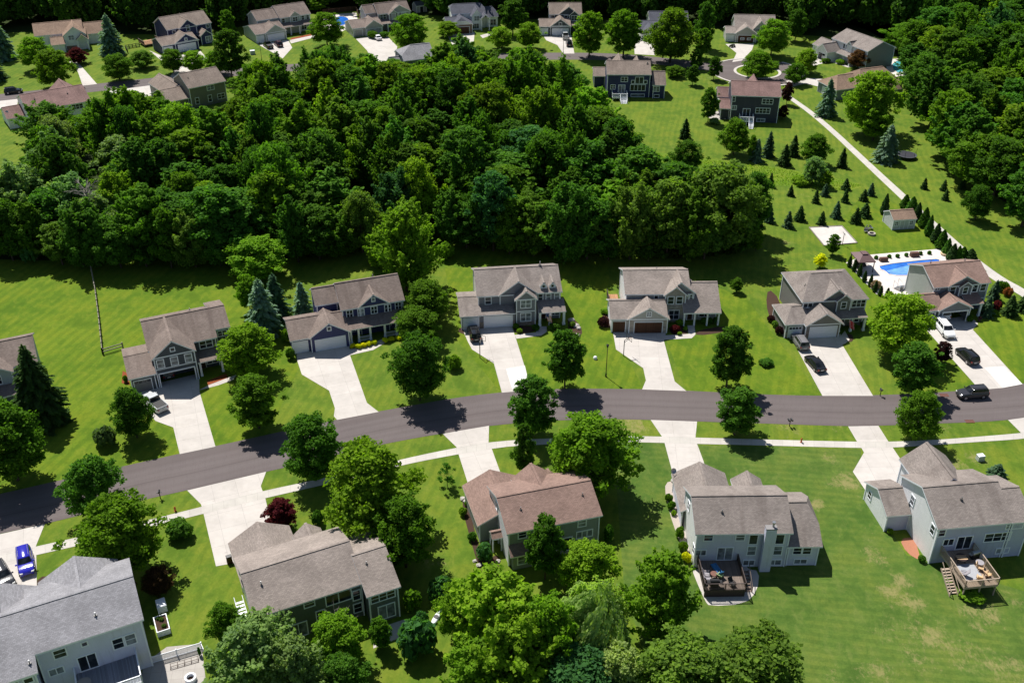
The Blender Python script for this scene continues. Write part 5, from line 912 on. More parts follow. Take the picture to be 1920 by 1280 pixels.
# ---- shrubs
sh = [(199, 834, 46, 38, (.11, .17, .07), 'shaggy low evergreen on the lawn left of the pickup drive'), (1131, 612, 24, 20, 'purple', 'dark purple bush at the brown garage corner'), (1265, 622, 20, 14, 'red', 'red shrub beside the stone-fronted house door'), (1273, 612, 16, 16, 'bright', 'bright green shrub behind the red shrub'), (1285, 619, 10, 8, 'lime', 'small round lime shrub near the porch path'), (1274, 628, 10, 7, 'lime', 'small yellow-green mound in the bed'), (1136, 588, 22, 10, 'bright', 'light green ground shrub beside the white side wall'),
 (850, 691, 34, 28, 'bright', 'clipped bright green ball shrub alone on the lawn'), (545, 672, 20, 22, 'dark', 'dark cone shrub at the corner of the white garage door'), (537, 640, 18, 26, 'bright', 'yellowish green shrub beside the navy garage wall'), (597, 981, 26, 26, 'dark', 'dark clipped cone shrub by the front gable'), (910, 1048, 36, 34, 'teal', 'rounded blue-green shrub in the mulch bed'), (868, 965, 18, 16, 'lime', 'lime shrub at the head of the mulch bed'), (885, 1012, 20, 16, 'cool', 'grassy green clump in the mulch bed'), (876, 948, 12, 9, 'mid', 'small shrub in the rocky bed corner'),
 (1141, 1015, 24, 34, 'cool', 'tall clipped shrub at the shaded end of the red-brown house'), (1254, 940, 18, 16, 'mid', 'round shrub nearest the driveway along the white wall'), (1259, 954, 18, 16, 'mid', 'second round shrub along the white wall'), (1263, 965, 12, 9, 'lime', 'tiny lime shrub along the white wall'), (1275, 1008, 20, 24, 'warm', 'tall green shrub midway along the white wall'), (1280, 1032, 20, 18, 'warm', 'round green shrub before the yellow one at the white wall'), (1287, 1052, 22, 18, 'yellow', 'yellow shrub at the end of the white wall bed'),
 (1445, 603, 16, 13, 'purple', 'brown-purple shrub, uphill one at the hip-roofed garage'), (1452, 613, 14, 13, 'olive', 'middle olive shrub at the hip-roofed garage'), (1462, 626, 20, 16, 'purple', 'brown-purple shrub, lowest one at the hip-roofed garage'), (1600, 615, 16, 9, 'mid', 'low hedge shrub by the hip-roofed house porch'), (1620, 612, 20, 9, 'mid', 'low hedge shrub beside the pink flag'), (1816, 603, 16, 14, 'dark', 'dark shrub beside the open garage of the pool house'), (1848, 590, 20, 10, 'lime', 'light spreading shrub on the pool house lawn'), (1864, 590, 16, 9, 'bright', 'spreading shrub next to the light one by the pool house'), (1868, 579, 20, 17, 'red', 'dark red shrub at the pool house corner'), (1889, 555, 20, 18, 'orange', 'orange-leaved shrub by the trail'), (1878, 545, 26, 20, 'mid', 'green shrub beneath the trail near the orange one'), (1838, 520, 22, 18, 'mid', 'green shrub at the back of the pool house'), (1640, 540, 24, 16, 'pink', 'pinkish flowering shrub on the pool deck edge'),
 (1436, 684, 30, 12, 'cool', 'small plant island in the middle of the lawn'), (968, 616, 14, 11, 'mid', 'green shrub under the bay window'), (974, 624, 12, 9, 'lime', 'pale grassy clump under the bay window'), (1004, 619, 16, 12, 'dark', 'dark clipped shrub by the porch path of the dormer house'), (1040, 617, 26, 12, 'dark', 'dark hedge before the porch of the dormer house'), (1073, 612, 14, 10, 'olive', 'grey-green shrub among white rocks'),
 (830, 1130, 60, 50, 'teal', 'dark blue-green bush in the yard behind the tan-shingled house'), (785, 1225, 84, 66, 'teal', 'broad blue-green bush next to the concrete patio'), (775, 1140, 40, 36, 'mid', 'green bush at the corner of the tan-shingled house'), (790, 1175, 34, 30, 'teal', 'small bush by the white kayak'), (340, 1003, 56, 32, 'cool', 'tuft of tall ornamental grass on the lawn'), (375, 1228, 8, 18, 'cool', 'narrow shrub at the white fence end'), (1822, 1118, 56, 12, 'bright', 'low leafy shrub under the wooden deck'), (1668, 1000, 14, 10, 'bright', 'small plant at the attached garage corner'), (1727, 1052, 16, 12, 'cool', 'plant at the sunny corner of the pale grey house'), (60, 490, 40, 50, 'teal', 'round blue-green bush at the edge of the woods'), (240, 120, 14, 10, 'mid', 'shrub behind the far navy house patio'), (1340, 232, 24, 12, 'sage', 'pale bush below the charcoal far house stair'), (700, 72, 24, 16, 'mid', 'shrub beside the far grey garage'), (720, 70, 20, 12, 'cool', 'shrub under the far grey house porch'), (740, 60, 20, 14, 'mid', 'bush at the far grey house front'), (1548, 118, 18, 10, 'mid', 'shrub at the sideways house path'), (1575, 120, 20, 10, 'bright', 'flowery shrub at the sideways house wall'), (1450, 128, 26, 12, 'lime', 'low lime planting on the circle island'), (1180, 170, 18, 12, 'yellow', 'yellow ring of plants by the navy far house'),
 (236, 716, 12, 14, 'mid', 'green shrub in red mulch at the charcoal garage wall'), (1815, 602, 10, 8, 'pale', 'white flowering potted shrub by the garage'), (835, 485, 40, 34, 'bright', 'light green bush at the lawn end of the woods'), (1500, 345, 40, 16, 'bright', 'rough bush in the meadow')]
for x, y, w, hh, c, lab in sh: T('bush', x, y, y - hh, w, c, lab, 'garden_shrub', 'shrub')
yl = [(662, 652, 12), (672, 653, 13), (682, 651, 14), (692, 648, 14), (702, 645, 13), (722, 641, 13), (734, 639, 13), (747, 637, 12)]
for i, (x, y, w) in enumerate(yl): T('bush', x, y, y - 9, w, 'yellow', 'yellow shrub in the row before the navy house porch', 'yellow_shrub', 'shrub', 'yellow shrubs before the navy porch')
for i, (x, y) in enumerate([(1319, 607), (1330, 607), (1341, 606)]): T('bush', x, y, y - 13, 13, 'cool', 'round clipped shrub in a row of three at the stone-fronted house porch', 'clipped_shrub', 'shrub', 'three clipped shrubs at the porch')
for i, (x, y) in enumerate([(1642, 486), (1667, 484), (1682, 483), (1699, 481), (1725, 478), (1742, 477)]): T('bush', x, y, y - 8, 9, 'cool', 'small leafy plant along the back edge of the pool deck', 'deck_plant', 'plant', 'plants along the pool deck')
# ---- woods
def blocked(X, Y, pad):
    for cx, cy, a, hu, hv in RECTS:
        dx, dy = X - cx, Y - cy; c, s = math.cos(a), math.sin(a)
        if abs(dx * c + dy * s) < hu + pad and abs(-dx * s + dy * c) < hv + pad: return True
    return False
def inside(p, poly):
    r = False; n = len(poly)
    for i in range(n):
        a, b = poly[i], poly[(i + 1) % n]
        if (a[1] > p[1]) != (b[1] > p[1]) and p[0] < (b[0] - a[0]) * (p[1] - a[1]) / (b[1] - a[1]) + a[0]: r = not r
    return r
def interp(x, T_):
    for (a, u), (b, v) in zip(T_[:-1], T_[1:]):
        if x <= b: return u + (v - u) * max(0, (x - a)) / (b - a)
    return T_[-1][1]
def scatter(poly, step, seed, jit=.33):
    P = [G(*p) for p in poly]; q = random.Random(seed); o = []
    x0, x1 = min(p[0] for p in P), max(p[0] for p in P); y0, y1 = min(p[1] for p in P), max(p[1] for p in P); r = 0; y = y0
    while y < y1:
        x = x0 + (r % 2) * step / 2
        while x < x1:
            a, b = x + q.uniform(-jit, jit) * step, y + q.uniform(-jit, jit) * step
            if inside((a, b), P): o.append((a, b))
            x += step
        y += step * .87; r += 1
    return o
TOPS = [(-200, 345), (0, 325), (45, 305), (85, 258), (115, 210), (170, 215), (235, 165), (320, 165), (400, 205), (440, 190), (470, 150), (500, 105), (560, 86), (650, 80), (700, 96), (735, 112), (812, 112), (850, 62), (890, 78), (930, 100), (960, 88), (1000, 76), (1040, 100), (1065, 118), (1100, 142), (1130, 178), (1165, 195), (1190, 240), (1260, 300), (1330, 310), (1400, 320), (1430, 350)]
HUES = [('dark', .18), ('cool', .26), ('mid', .26), ('warm', .17), ('bright', .07), ('teal', .06)]
def pick(q):
    r = q.random()
    for c, w in HUES:
        if r < w: return c
        r -= w
    return 'mid'
HW = {'dark': 'deep green', 'cool': 'cool green', 'mid': 'plain green', 'warm': 'yellow-tinged green', 'bright': 'fresh light green', 'teal': 'blue-tinged green', 'sage': 'greyish green', 'pale': 'pale green', 'olive': 'dull olive'}
def region(px, py):
    if px < 250: return 'behind the lawn with the rail fence' if py > 400 else 'below the white red-roofed house'
    if py > 420:
        return 'at the front edge of the woods above the navy house' if px < 700 else 'at the front edge above the dormer house' if px < 1050 else 'at the front edge above the stone-fronted house' if px < 1280 else 'at the woods corner near the christmas trees'
    if py > 320: return 'deep in the left woods' if px < 560 else 'deep in the middle woods' if px < 900 else 'in the right part of the middle woods' if px < 1160 else 'at the meadow end of the woods'
    return 'near the olive grey house' if px < 480 else 'in the back of the woods by the far drive' if px < 820 else 'in the back of the woods by the navy far house'
WOOD = [(-150, 385), (0, 365), (70, 330), (110, 296), (200, 290), (300, 285), (430, 240), (500, 205), (560, 178), (640, 160), (720, 152), (860, 152), (1000, 172), (1080, 225), (1140, 290), (1165, 345), (1200, 385), (1300, 395), (1395, 400), (1405, 440), (1380, 472), (1290, 484), (1150, 480), (1000, 472), (890, 458), (840, 448), (770, 458), (700, 470), (560, 488), (400, 496), (200, 494), (0, 472), (-150, 480)]
q = random.Random(5); nw = 0
WK = [('wood', 6), ('round', 1.5), ('oval', 2), ('loose', 2.)]
def woodkind(q):
    r = q.random() * 11.5
    for k, w in WK:
        if r < w: return k
        r -= w
    return 'wood'
for X, Y in scatter(WOOD, 8.6, 4, .42):
    px, py = PR(X, Y, 0); H = q.uniform(10.5, 19.5) if py > 260 else q.uniform(14, 20)
    if blocked(X, Y, 2.5): continue
    if py > 440: H = min(H, q.uniform(11, 16))
    W = q.choice((q.uniform(8., 10.), q.uniform(10, 12.5), q.uniform(12, 15.))); lim = interp(px, TOPS) + q.uniform(0, 14)
    while H > 5 and PR(X, Y, H)[1] < lim: H -= .5
    if H < 5.5: continue
    col = pick(q)
    if py < 330 and q.random() < .45: col = q.choice(('mid', 'warm', 'bright', 'mid'))
    if px < 260 and py > 340 and q.random() < .4: col = 'sage'
    if px > 1000 and py > 400 and q.random() < .35: col = 'olive'
    size = 'tall' if H > 15 else 'medium' if H > 11.5 else 'low'
    plant(woodkind(q), X, Y, H, W * (.75 if H < 9 else 1), col, 'woodland_tree', '%s %s tree %s' % (size, HW[col], region(px, py)), 'tree', 'trees of the middle woods', jit=.2); nw += 1
for i, (bx, by) in enumerate([(-20, 484), (25, 488), (70, 486), (118, 496), (158, 500), (228, 502), (275, 500), (322, 502), (368, 500), (415, 498), (560, 492), (600, 486), (640, 480), (680, 474), (845, 462), (875, 464), (905, 466), (955, 476), (1000, 480), (1100, 486), (1140, 488), (1215, 490), (1290, 490), (1320, 486), (1385, 470), (1405, 440)]):
    hh = 84 + (i * 37) % 55; T(('loose', 'round', 'wood', 'oval')[i % 4], bx, by, by - hh, 62 + (i * 29) % 40, ('cool', 'dark', 'mid', 'olive', 'cool')[i % 5], '%s %s edge tree %s' % ('tall' if hh > 110 else 'lower', HW[('cool', 'dark', 'mid', 'olive', 'cool')[i % 5]], region(bx, by)), 'woodland_tree', 'tree', 'trees of the middle woods')
for kd, bx, by, yt, wp, col, lab in [('round', 742, 172, 106, 66, 'mid', 'round tree hiding the left end of the grey roof below the far drive'), ('loose', 812, 172, 104, 64, 'cool', 'loose tree hiding the right end of the grey roof below the far drive'), ('round', 778, 178, 116, 60, 'mid', 'tree in front of the grey roof below the far drive'), ('round', 690, 168, 100, 60, 'cool', 'tree beside the far drive at the back of the woods'), ('round', 860, 165, 78, 64, 'mid', 'tree below the far slate-roofed house'), ('loose', 900, 170, 88, 64, 'warm', 'yellow-green tree below the far slate-roofed house'), ('loose', 112, 292, 192, 118, 'cool', 'spreading tree in front of the white red-roofed house'), ('loose', 262, 300, 160, 120, 'warm', 'tall loose tree covering the low garage roof of the olive grey house'), ('loose', 325, 300, 178, 100, 'mid', 'open-crowned tree before the olive grey house garage'), ('round', 205, 290, 185, 90, 'mid', 'leafy tree between white and olive grey houses'), ('round', 480, 215, 112, 60, 'mid', 'rounded tree at the back corner of the woods near the far lamp post'),
  ('round', 1120, 330, 190, 130, 'mid', 'wide light-topped tree at the open right edge of the woods'), ('round', 1090, 390, 250, 140, 'cool', 'big dark tree near the meadow corner of the woods'), ('round', 1345, 470, 292, 150, 'olive', 'wide olive tree at the woods corner facing the christmas trees'), ('oval', 1250, 480, 320, 100, 'olive', 'feathery olive tree above the stone-fronted house'), ('loose', 1060, 490, 335, 120, 'cool', 'tall cool green tree above the dormer house lawn'), ('oval', 925, 470, 310, 90, 'teal', 'blue-green tree in the recess behind the dormer house'), ('loose', 185, 500, 378, 100, 'cool', 'cool green tree at the top of the long rail fence'), ('loose', 60, 440, 300, 140, 'sage', 'grey-green tree in the left woods'),
  ('loose', 1180, 486, 340, 110, 'olive', 'grey-olive tree above the gap beside the stone-fronted house')]: T(kd, bx, by, yt, wp, col, lab, 'woodland_tree', 'tree', 'trees of the middle woods')
for kd, bx, by, yt, wp, col, lab in [('round', 1722, 190, 92, 80, 'cool', 'tree pressing against the turquoise pool deck'), ('wood', 1742, 240, 118, 96, 'dark', 'dark tree between the turquoise pool and the tall sunlit tree'), ('round', 1706, 112, 32, 66, 'mid', 'tree above the turquoise pool'), ('wood', 1800, 318, 196, 110, 'cool', 'broad tree right of the tall sunlit tree'), ('round', 1860, 372, 250, 110, 'dark', 'dark tree behind the mulch-ringed tree'), ('wood', 1915, 425, 300, 100, 'cool', 'tree at the lower corner of the right woods')]: T(kd, bx, by, yt, wp, col, lab, 'woodland_tree', 'tree', 'trees of the right woods')
RW = [(1705, 165), (1752, 235), (1790, 325), (1870, 385), (1950, 440), (2100, 520), (2160, 300), (2060, 130), (1980, 40), (1900, -20), (1800, -40), (1700, 0), (1670, 70)]
for X, Y in scatter(RW, 9.6, 9, .40):
    px, py = PR(X, Y, 0); H = q.uniform(12, 18); W = q.uniform(9.5, 15.)
    if PR(X - W / 2, Y, H)[0] > 1960: continue
    if py < 190 and PR(X, Y, 0)[0] < 1730: H = min(H, 9)
    col = pick(q); col = 'dark' if q.random() < .12 else col
    where = 'by the trail' if py > 300 else 'behind the turquoise pool' if px < 1760 else 'in the right woods'
    plant(woodkind(q), X, Y, H, W, col, 'woodland_tree', '%s %s tree %s' % ('tall' if H > 15 else 'medium', HW[col], where + (' near the picture corner' if py < 120 else ' along the right picture edge' if px > 1860 else '')), 'tree', 'trees of the right woods', jit=.2); nw += 1
print('woodland trees', nw)
# far woods: one mass behind the last houses
def masswood(name, poly, step, seed, label):
    PP, TT = [], []; pts = scatter(poly, step, seed); g = np.random.default_rng(seed); src = []
    for me in VAR['wood'][0][:4]:
        n = len(me.vertices); v = np.empty(n * 3, np.float32); me.vertices.foreach_get('co', v); t = np.empty(n // 4, np.float32); me.attributes['tint'].data.foreach_get('value', t); src.append((v.reshape(-1, 4, 3)[::2], t[::2]))
    for X, Y in pts:
        if blocked(X, Y, 3.5): continue
        v, t = src[g.integers(0, 4)]; a = g.uniform(0, 6.28); c, s = math.cos(a), math.sin(a); sc = g.uniform(.95, 1.35); h = g.uniform(1.0, 1.4)
        cen = v.mean(1, keepdims=True); v = cen + (v - cen) * 1.45
        w = np.stack([(v[..., 0] * c - v[..., 1] * s) * sc + X, (v[..., 0] * s + v[..., 1] * c) * sc + Y, v[..., 2] * h], -1); PP.append(w); TT.append(np.clip(t + g.normal() * .12, 0, 1))
    V = np.concatenate(PP); t = np.concatenate(TT); n = len(V); me = bpy.data.meshes.new(name); me.vertices.add(n * 4); me.vertices.foreach_set('co', V.reshape(-1).astype(np.float32)); me.loops.add(n * 4); me.loops.foreach_set('vertex_index', np.arange(n * 4, dtype=np.int32)); me.polygons.add(n); me.polygons.foreach_set('loop_start', np.arange(0, n * 4, 4, dtype=np.int32)); me.polygons.foreach_set('loop_total', np.full(n, 4, dtype=np.int32)); me.attributes.new('tint', 'FLOAT', 'FACE').data.foreach_set('value', t.astype(np.float32)); me.materials.append(LEAF); me.update(calc_edges=True)
    o = link(name, me); o.color = (.075, .165, .026, 1); tag(o, label, 'woods', None, 'stuff'); print(name, len(pts), n)
masswood('far_woods', [(-330, 90), (-60, 62), (40, 54), (190, 62), (250, 68), (300, 58), (440, 56), (480, 46), (560, 24), (600, 16), (640, 20), (700, 28), (780, 27), (840, 36), (940, 34), (1010, 38), (1110, 40), (1200, 42), (1300, 52), (1350, 54), (1450, 44), (1480, 58), (1530, 68), (1600, 60), (1650, 60), (1690, 80), (1740, 40), (1720, -60), (1500, -84), (1000, -88), (500, -88), (0, -60), (-300, -20)], 8.2, 3, 'dark unbroken woods behind the last row of houses')
# dead branches and undergrowth
def dead(px, py, z, L, label, n=16, seed=1, thick=.09, base=None):
    x, y = G(*base) if base else G(px, py, z); q = random.Random(seed); mb = MB()
    mb.bar((0, 0, -z), (0, 0, 0), thick * 1.4, 0, 6, thick)
    for i in range(n):
        a = q.uniform(0, 6.283); e = q.uniform(.2, 1.1); d = Vector((math.cos(a) * math.cos(e), math.sin(a) * math.cos(e), math.sin(e))); l = L * q.uniform(.5, 1); p = Vector((0, 0, -q.uniform(0, L * .6)))
        mb.bar(p, p + d * l, thick * .55, 0, 5, thick * .15)
        for k in range(3): b = p + d * l * q.uniform(.4, .9); mb.bar(b, b + (d + Vector((q.gauss(0, .5), q.gauss(0, .5), q.gauss(0, .3)))).normalized() * l * .35, thick * .28, 0, 4, thick * .08)
    o = mb.build('dead_tree', DEADW); o.location = (x, y, z); tag(o, label, 'dead tree')
dead(176, 405, 13.5, 4.2, 'bare white dead tree sticking out of the left woods', 26, 3, .13, (188, 474)); dead(630, 1165, 4., 2.6, 'bare brown twiggy tree at the dark green back wall', 34, 5, .05)
g = np.random.default_rng(8)
def tufts(name, poly, n, size, col, label, seed):
    P = [G(*p) for p in poly]; g = np.random.default_rng(seed); x0, x1 = min(p[0] for p in P), max(p[0] for p in P); y0, y1 = min(p[1] for p in P), max(p[1] for p in P); pts = []
    while len(pts) < n:
        a = (g.uniform(x0, x1), g.uniform(y0, y1))
        if inside(a, P): pts.append((a[0], a[1], g.uniform(.05, size)))
    pts = np.array(pts); me = leafmesh(name, pts, g.normal(size=(n, 3)) + np.array([0, 0, .5]), g.uniform(.5, 1.1, n) * size * .8, .5 + .2 * g.normal(size=n), 1.2, None, g); o = link(name, me); o.color = (*col, 1); tag(o, label, 'plants', None, 'stuff')
tufts('meadow_grass', [(1185, 272), (1240, 290), (1330, 300), (1420, 310), (1500, 324), (1560, 334), (1615, 348), (1580, 358), (1500, 350), (1432, 344), (1400, 366), (1340, 390), (1240, 376), (1190, 330)], 9000, .16, (.20, .33, .025), 'rough uncut grass and weeds beside the woods', 5)
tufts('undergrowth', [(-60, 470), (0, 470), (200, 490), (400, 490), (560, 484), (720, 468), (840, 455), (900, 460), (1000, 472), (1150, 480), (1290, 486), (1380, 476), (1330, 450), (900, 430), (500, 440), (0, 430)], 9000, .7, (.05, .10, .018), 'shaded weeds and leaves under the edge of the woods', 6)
# ================================================================= vehicles
P_ = dict(silver=paint('silver_paint', (.50, .51, .52)), black=paint('black_paint', (.012, .012, .014)), grey=paint('grey_paint', (.17, .165, .17)), white=paint('white_paint', (.78, .78, .79)), blue=paint('blue_paint', (.020, .020, .34)), dark=paint('dark_grey_paint', (.035, .036, .042)), navy=paint('navy_paint', (.02, .022, .11)), maroon=paint('maroon_paint', (.04, .012, .02)))
CGL = glassy('car_glass', (.008, .01, .013), .04); LAMP = plain('lamp_lens', (.7, .7, .68), .1, .6, var=.03); TAIL = plain('tail_lens', (.30, .012, .010), .15, .6); ALLOY = plain('alloy_rim', (.45, .45, .46), .3, .5, .7); PLATE = plain('licence_plate', (.6, .6, .58), .5)
SPEC = {'suv': (4.75, 1.92, 1.74, (-.475, .20, -.43, .06)), 'van': (5.2, 2.0, 1.78, (-.48, .25, -.455, .10)), 'sedan': (4.8, 1.84, 1.45, (-.38, .22, -.22, .04)), 'pickup': (5.8, 2.0, 1.86, (-.09, .23, -.065, .12))}
def vehicle(kind, fpx, rpx, col, name, label, cat, z=.03, pos=None, group=None):
    L, W, H, (c0, c1, r0, r1) = SPEC[kind]
    if pos: (X, Y), ang = pos
    else:
        a, b = G(*fpx), G(*rpx); X, Y = (a[0] + b[0]) / 2, (a[1] + b[1]) / 2; ang = math.atan2(a[1] - b[1], a[0] - b[0])
    e = empty(name, (X, Y, z), ang, label, cat, group); pm = P_[col]; w = W / 2; belt = 1.0 if kind == 'sedan' else 1.12
    if kind == 'sedan': belt = .94
    st = [(-.5, .80, .48, belt * .86), (-.485, .92, .34, belt * .95), (-.44, .98, .25, belt), (-.3, 1., .22, belt), (0, 1., .21, belt), (.19, 1., .21, belt * .985), (.30, .985, .23, belt * .93), (.41, .94, .26, belt * .86), (.465, .86, .30, belt * .76), (.49, .76, .36, belt * .64), (.5, .66, .42, belt * .56)]
    if kind == 'sedan': st[0] = (-.5, .78, .46, belt * .82); st[2] = (-.44, .96, .26, belt * .97)
    rings = []
    for f, ww, lo, hi in st:
        a = w * ww; m = (lo + hi) / 2 + .05
        rings.append([(f * L, y, zz) for y, zz in ((-a, lo + .12), (-a * .9, lo), (a * .9, lo), (a, lo + .12), (a * 1.0, m), (a * .965, hi - .1), (a * .87, hi), (0, hi + .03), (-a * .87, hi), (-a * .965, hi - .1), (-a * 1.0, m))])
    mb = MB(); mb.loft(rings)
    # cabin shell
    bw, tw = w * .90, w * .72; zb, zt = belt - .04, H
    lo = [(c0 * L, -bw), (c1 * L, -bw), (c1 * L + .1, 0), (c1 * L, bw), (c0 * L, bw), (c0 * L - .05, 0)]; hi = [(r0 * L, -tw), (r1 * L, -tw), (r1 * L + .08, 0), (r1 * L, tw), (r0 * L, tw), (r0 * L - .04, 0)]
    lp = lambda t: [(l[0] + (h[0] - l[0]) * t, l[1] + (h[1] - l[1]) * t) for l, h in zip(lo, hi)]
    mb.loft([[(*p, zb) for p in lp(0)], [(*p, zb + (zt - zb) * .9) for p in lp(.9)], [(*p, zt - .02) for p in [(q[0] * .985, q[1] * .93) for q in lp(1.0)]]])
    if kind == 'pickup':
        mb.box(-.485 * L, c0 * L - .05, -w * .93, -w * .83, belt - .1, belt + .05); mb.box(-.485 * L, c0 * L - .05, w * .83, w * .93, belt - .1, belt + .05); mb.box(-.487 * L, -.475 * L, -w * .83, w * .83, belt - .1, belt + .05)
    body = mb.build('body', pm, e, smooth=True)
    md = body.modifiers.new('edge', 'EDGE_SPLIT'); md.split_angle = R(38)
    if kind == 'pickup':
        b2 = MB(); b2.box(-.475 * L, c0 * L - .06, -w * .83, w * .83, belt + .0, belt + .035)
        b2.build('bed_cover', plain('bed_cover', (.02, .02, .022), .7), e)
    def side(t0, t1, f0, f1, sg):            # quad on the tapered cabin side between heights t0..t1, fractions f0..f1
        A, B = lp(t0), lp(t1); i, j = (0, 1) if sg < 0 else (4, 3)
        q = lambda Pp, f, t: Vector((Pp[i][0] + (Pp[j][0] - Pp[i][0]) * f, (Pp[i][1] + (Pp[j][1] - Pp[i][1]) * f) + sg * .014, zb + (zt - zb) * t))
        return [q(A, f0, t0), q(A, f1, t0), q(B, f1, t1), q(B, f0, t1)]
    for sg in (-1, 1):
        cuts = [(.04, .33), (.36, .62), (.65, .94)] if kind in ('suv', 'van') else ([(.06, .48), (.52, .94)])
        for f0, f1 in cuts: g = MB(); g.face(side(.16, .82, f0, f1, sg)); g.build('side_window', CGL, e)
    def ends(i0, i1, i2, name, dx):
        g = MB(); A, B = lp(.12), lp(.86)
        for i, j in ((i0, i1), (i1, i2)):
            g.face([Vector((A[i][0] + dx, A[i][1] * .92, zb + (zt - zb) * .12)), Vector((A[j][0] + dx, A[j][1] * .92, zb + (zt - zb) * .12)), Vector((B[j][0] + dx, B[j][1] * .92, zb + (zt - zb) * .86)), Vector((B[i][0] + dx, B[i][1] * .92, zb + (zt - zb) * .86))])
        g.build(name, CGL, e)
    ends(1, 2, 3, 'windscreen', .016); ends(0, 5, 4, 'rear_window', -.016)
    wr = .36 if kind != 'sedan' else .33
    for fx in (.31, -.30):
        for sg in (-1, 1):
            t = MB(); x, y = fx * L, sg * (w - .11); t.disc((x, y, wr), wr, 'y', .25, 18); t.disc((x, y, wr + .02), wr + .07, 'y', .215, 18, 1); wo = t.build('wheel', [RUB, DARKM], e)
            r = MB(); r.disc((x, y + sg * .128, wr), wr * .66, 'y', .012, 14); r.disc((x, y + sg * .136, wr), wr * .2, 'y', .012, 8)
            r.build('rim', ALLOY, wo)
    for sg in (-1, 1):
        m = MB(); m.loft([[(x, y, zz) for y, zz in ((sg * w * a, belt * .62), (sg * w * b, belt * .62), (sg * w * b, belt * .74), (sg * w * a, belt * .74))] for x, a, b in ((.455 * L, .56, .90), (.492 * L, .5, .78))]); m.build('headlight', LAMP, e)
        m = MB(); m.box(-.503 * L, -.478 * L, min(sg * w * .62, sg * w * .88), max(sg * w * .62, sg * w * .88), belt * .68, belt * .88); m.build('taillight', TAIL, e)
        m = MB(); m.box(c1 * L - .16, c1 * L - .02, min(sg * (w - .05), sg * (w + .17)), max(sg * (w - .05), sg * (w + .17)), belt, belt + .14); m.build('mirror', pm, e)
    m = MB(); m.box(.485 * L, .506 * L, -w * .5, w * .5, .36, .52); m.build('grille', DARKM, e); m = MB(); m.box(-.508 * L, -.498 * L, -.26, .26, .62, .75); m.build('licence_plate', PLATE, e)
    if kind in ('suv', 'van'):
        m = MB()
        for sg in (-1, 1): m.beam((r0 * L + .1, sg * tw * .85, zt + .04), (r1 * L - .1, sg * tw * .85, zt + .04), .04, .05)
        m.build('roof_rails', DARKM, e)
    return e
vehicle('pickup', (275, 746), (307, 774), 'silver', 'pickup_truck', 'silver pickup with dark bed cover by the charcoal house garage', 'pickup')
vehicle('suv', (885, 616), (894, 645), 'black', 'parked_suv', 'black suv nosed up to the single door of the grey dormer house', 'suv')
vehicle('suv', (1491, 634), (1507, 658), 'grey', 'parked_suv', 'grey suv by the hip-roofed garage door, behind a black sedan', 'suv')
vehicle('sedan', (1517, 675), (1538, 698), 'black', 'parked_car', 'black sedan on the drive below the grey suv', 'car')
vehicle('van', (1784, 640), (1757, 606), 'white', 'parked_suv', 'big white suv in front of the open garage', 'suv')
vehicle('suv', (1797, 659), (1827, 687), 'black', 'parked_suv', 'black suv on the same drive, below the white suv', 'suv')
vehicle('suv', (1794, 745), (1848, 741), 'dark', 'parked_suv', 'dark grey suv parked on the street', 'suv')
vehicle('suv', (54, 1084), (46, 1036), 'blue', 'parked_suv', 'bright blue suv on the wide drive by the grey roof', 'suv')
vehicle('suv', (20, 1108), (-4, 1064), 'dark', 'parked_suv', 'dark vehicle cut by the picture edge next to the blue suv', 'suv')
vehicle('pickup', (494, 82), (512, 96), 'black', 'pickup_truck', 'black pickup before white doors of the far pale grey house', 'pickup')
vehicle('suv', (517, 82), (528, 91), 'maroon', 'parked_suv', 'dark maroon suv beside the black far pickup', 'suv')
vehicle('sedan', (702, 69), (714, 79), 'white', 'parked_car', 'white car on the far drive by the pool', 'car')
vehicle('pickup', (1058, 66), (1062, 78), 'silver', 'pickup_truck', 'silver topped pickup at the charcoal far house garage', 'pickup')
vehicle('suv', (1065, 79), (1069, 92), 'black', 'parked_suv', 'black suv behind the far silver pickup', 'suv')
vehicle('suv', (44, 173), (8, 177), 'black', 'parked_suv', 'black suv on the far side street at the picture edge', 'suv')
vehicle('sedan', (1559, 154), (1578, 162), 'navy', 'parked_car', 'dark blue car beside the brown hip-roofed house', 'car')
def in_house(px, py, yaw, u, v):
    x, y = G(px, py); c, s = math.cos(R(yaw)), math.sin(R(yaw)); return (x + u * c - v * s, y + u * s + v * c)
vehicle('suv', 0, 0, 'white', 'parked_suv', 'white car showing inside the open garage of the pool house', 'suv', pos=(in_house(1670 + 700 / 7.68, 470 + 1040 / 7.68, 10, 1.35, 2.6), R(100)))
vehicle('suv', 0, 0, 'white', 'parked_suv', 'white car inside the open garage of the sideways house', 'suv', pos=(in_house(1510 + 920 / 8, 30 + 760 / 8, -65, -11.1, -5.), R(25)))
vehicle('suv', 0, 0, 'dark', 'parked_suv', 'dark car deep inside the open charcoal garage', 'suv', pos=(in_house(297.3, 726.6, 24, 1.9, 3.6), R(114)))
x, y = G(1373, 89); e = empty('quad_bike', (x, y, .03), R(30), 'small black quad bike before the taupe far house', 'quad bike')
mb = MB(); mb.loft([[(-.8, -.3, .5), (-.8, .3, .5), (-.8, .3, .75), (-.8, -.3, .75)], [(0, -.35, .45), (0, .35, .45), (0, .3, .9), (0, -.3, .9)], [(.8, -.25, .5), (.8, .25, .5), (.8, .25, .85), (.8, -.25, .85)]]); mb.build('body', P_['black'], e)
mb = MB(); mb.bar((.45, -.4, 1.1), (.45, .4, 1.1), .03); mb.bar((.45, 0, .8), (.45, 0, 1.1), .03); mb.build('handlebar', DARKM, e)
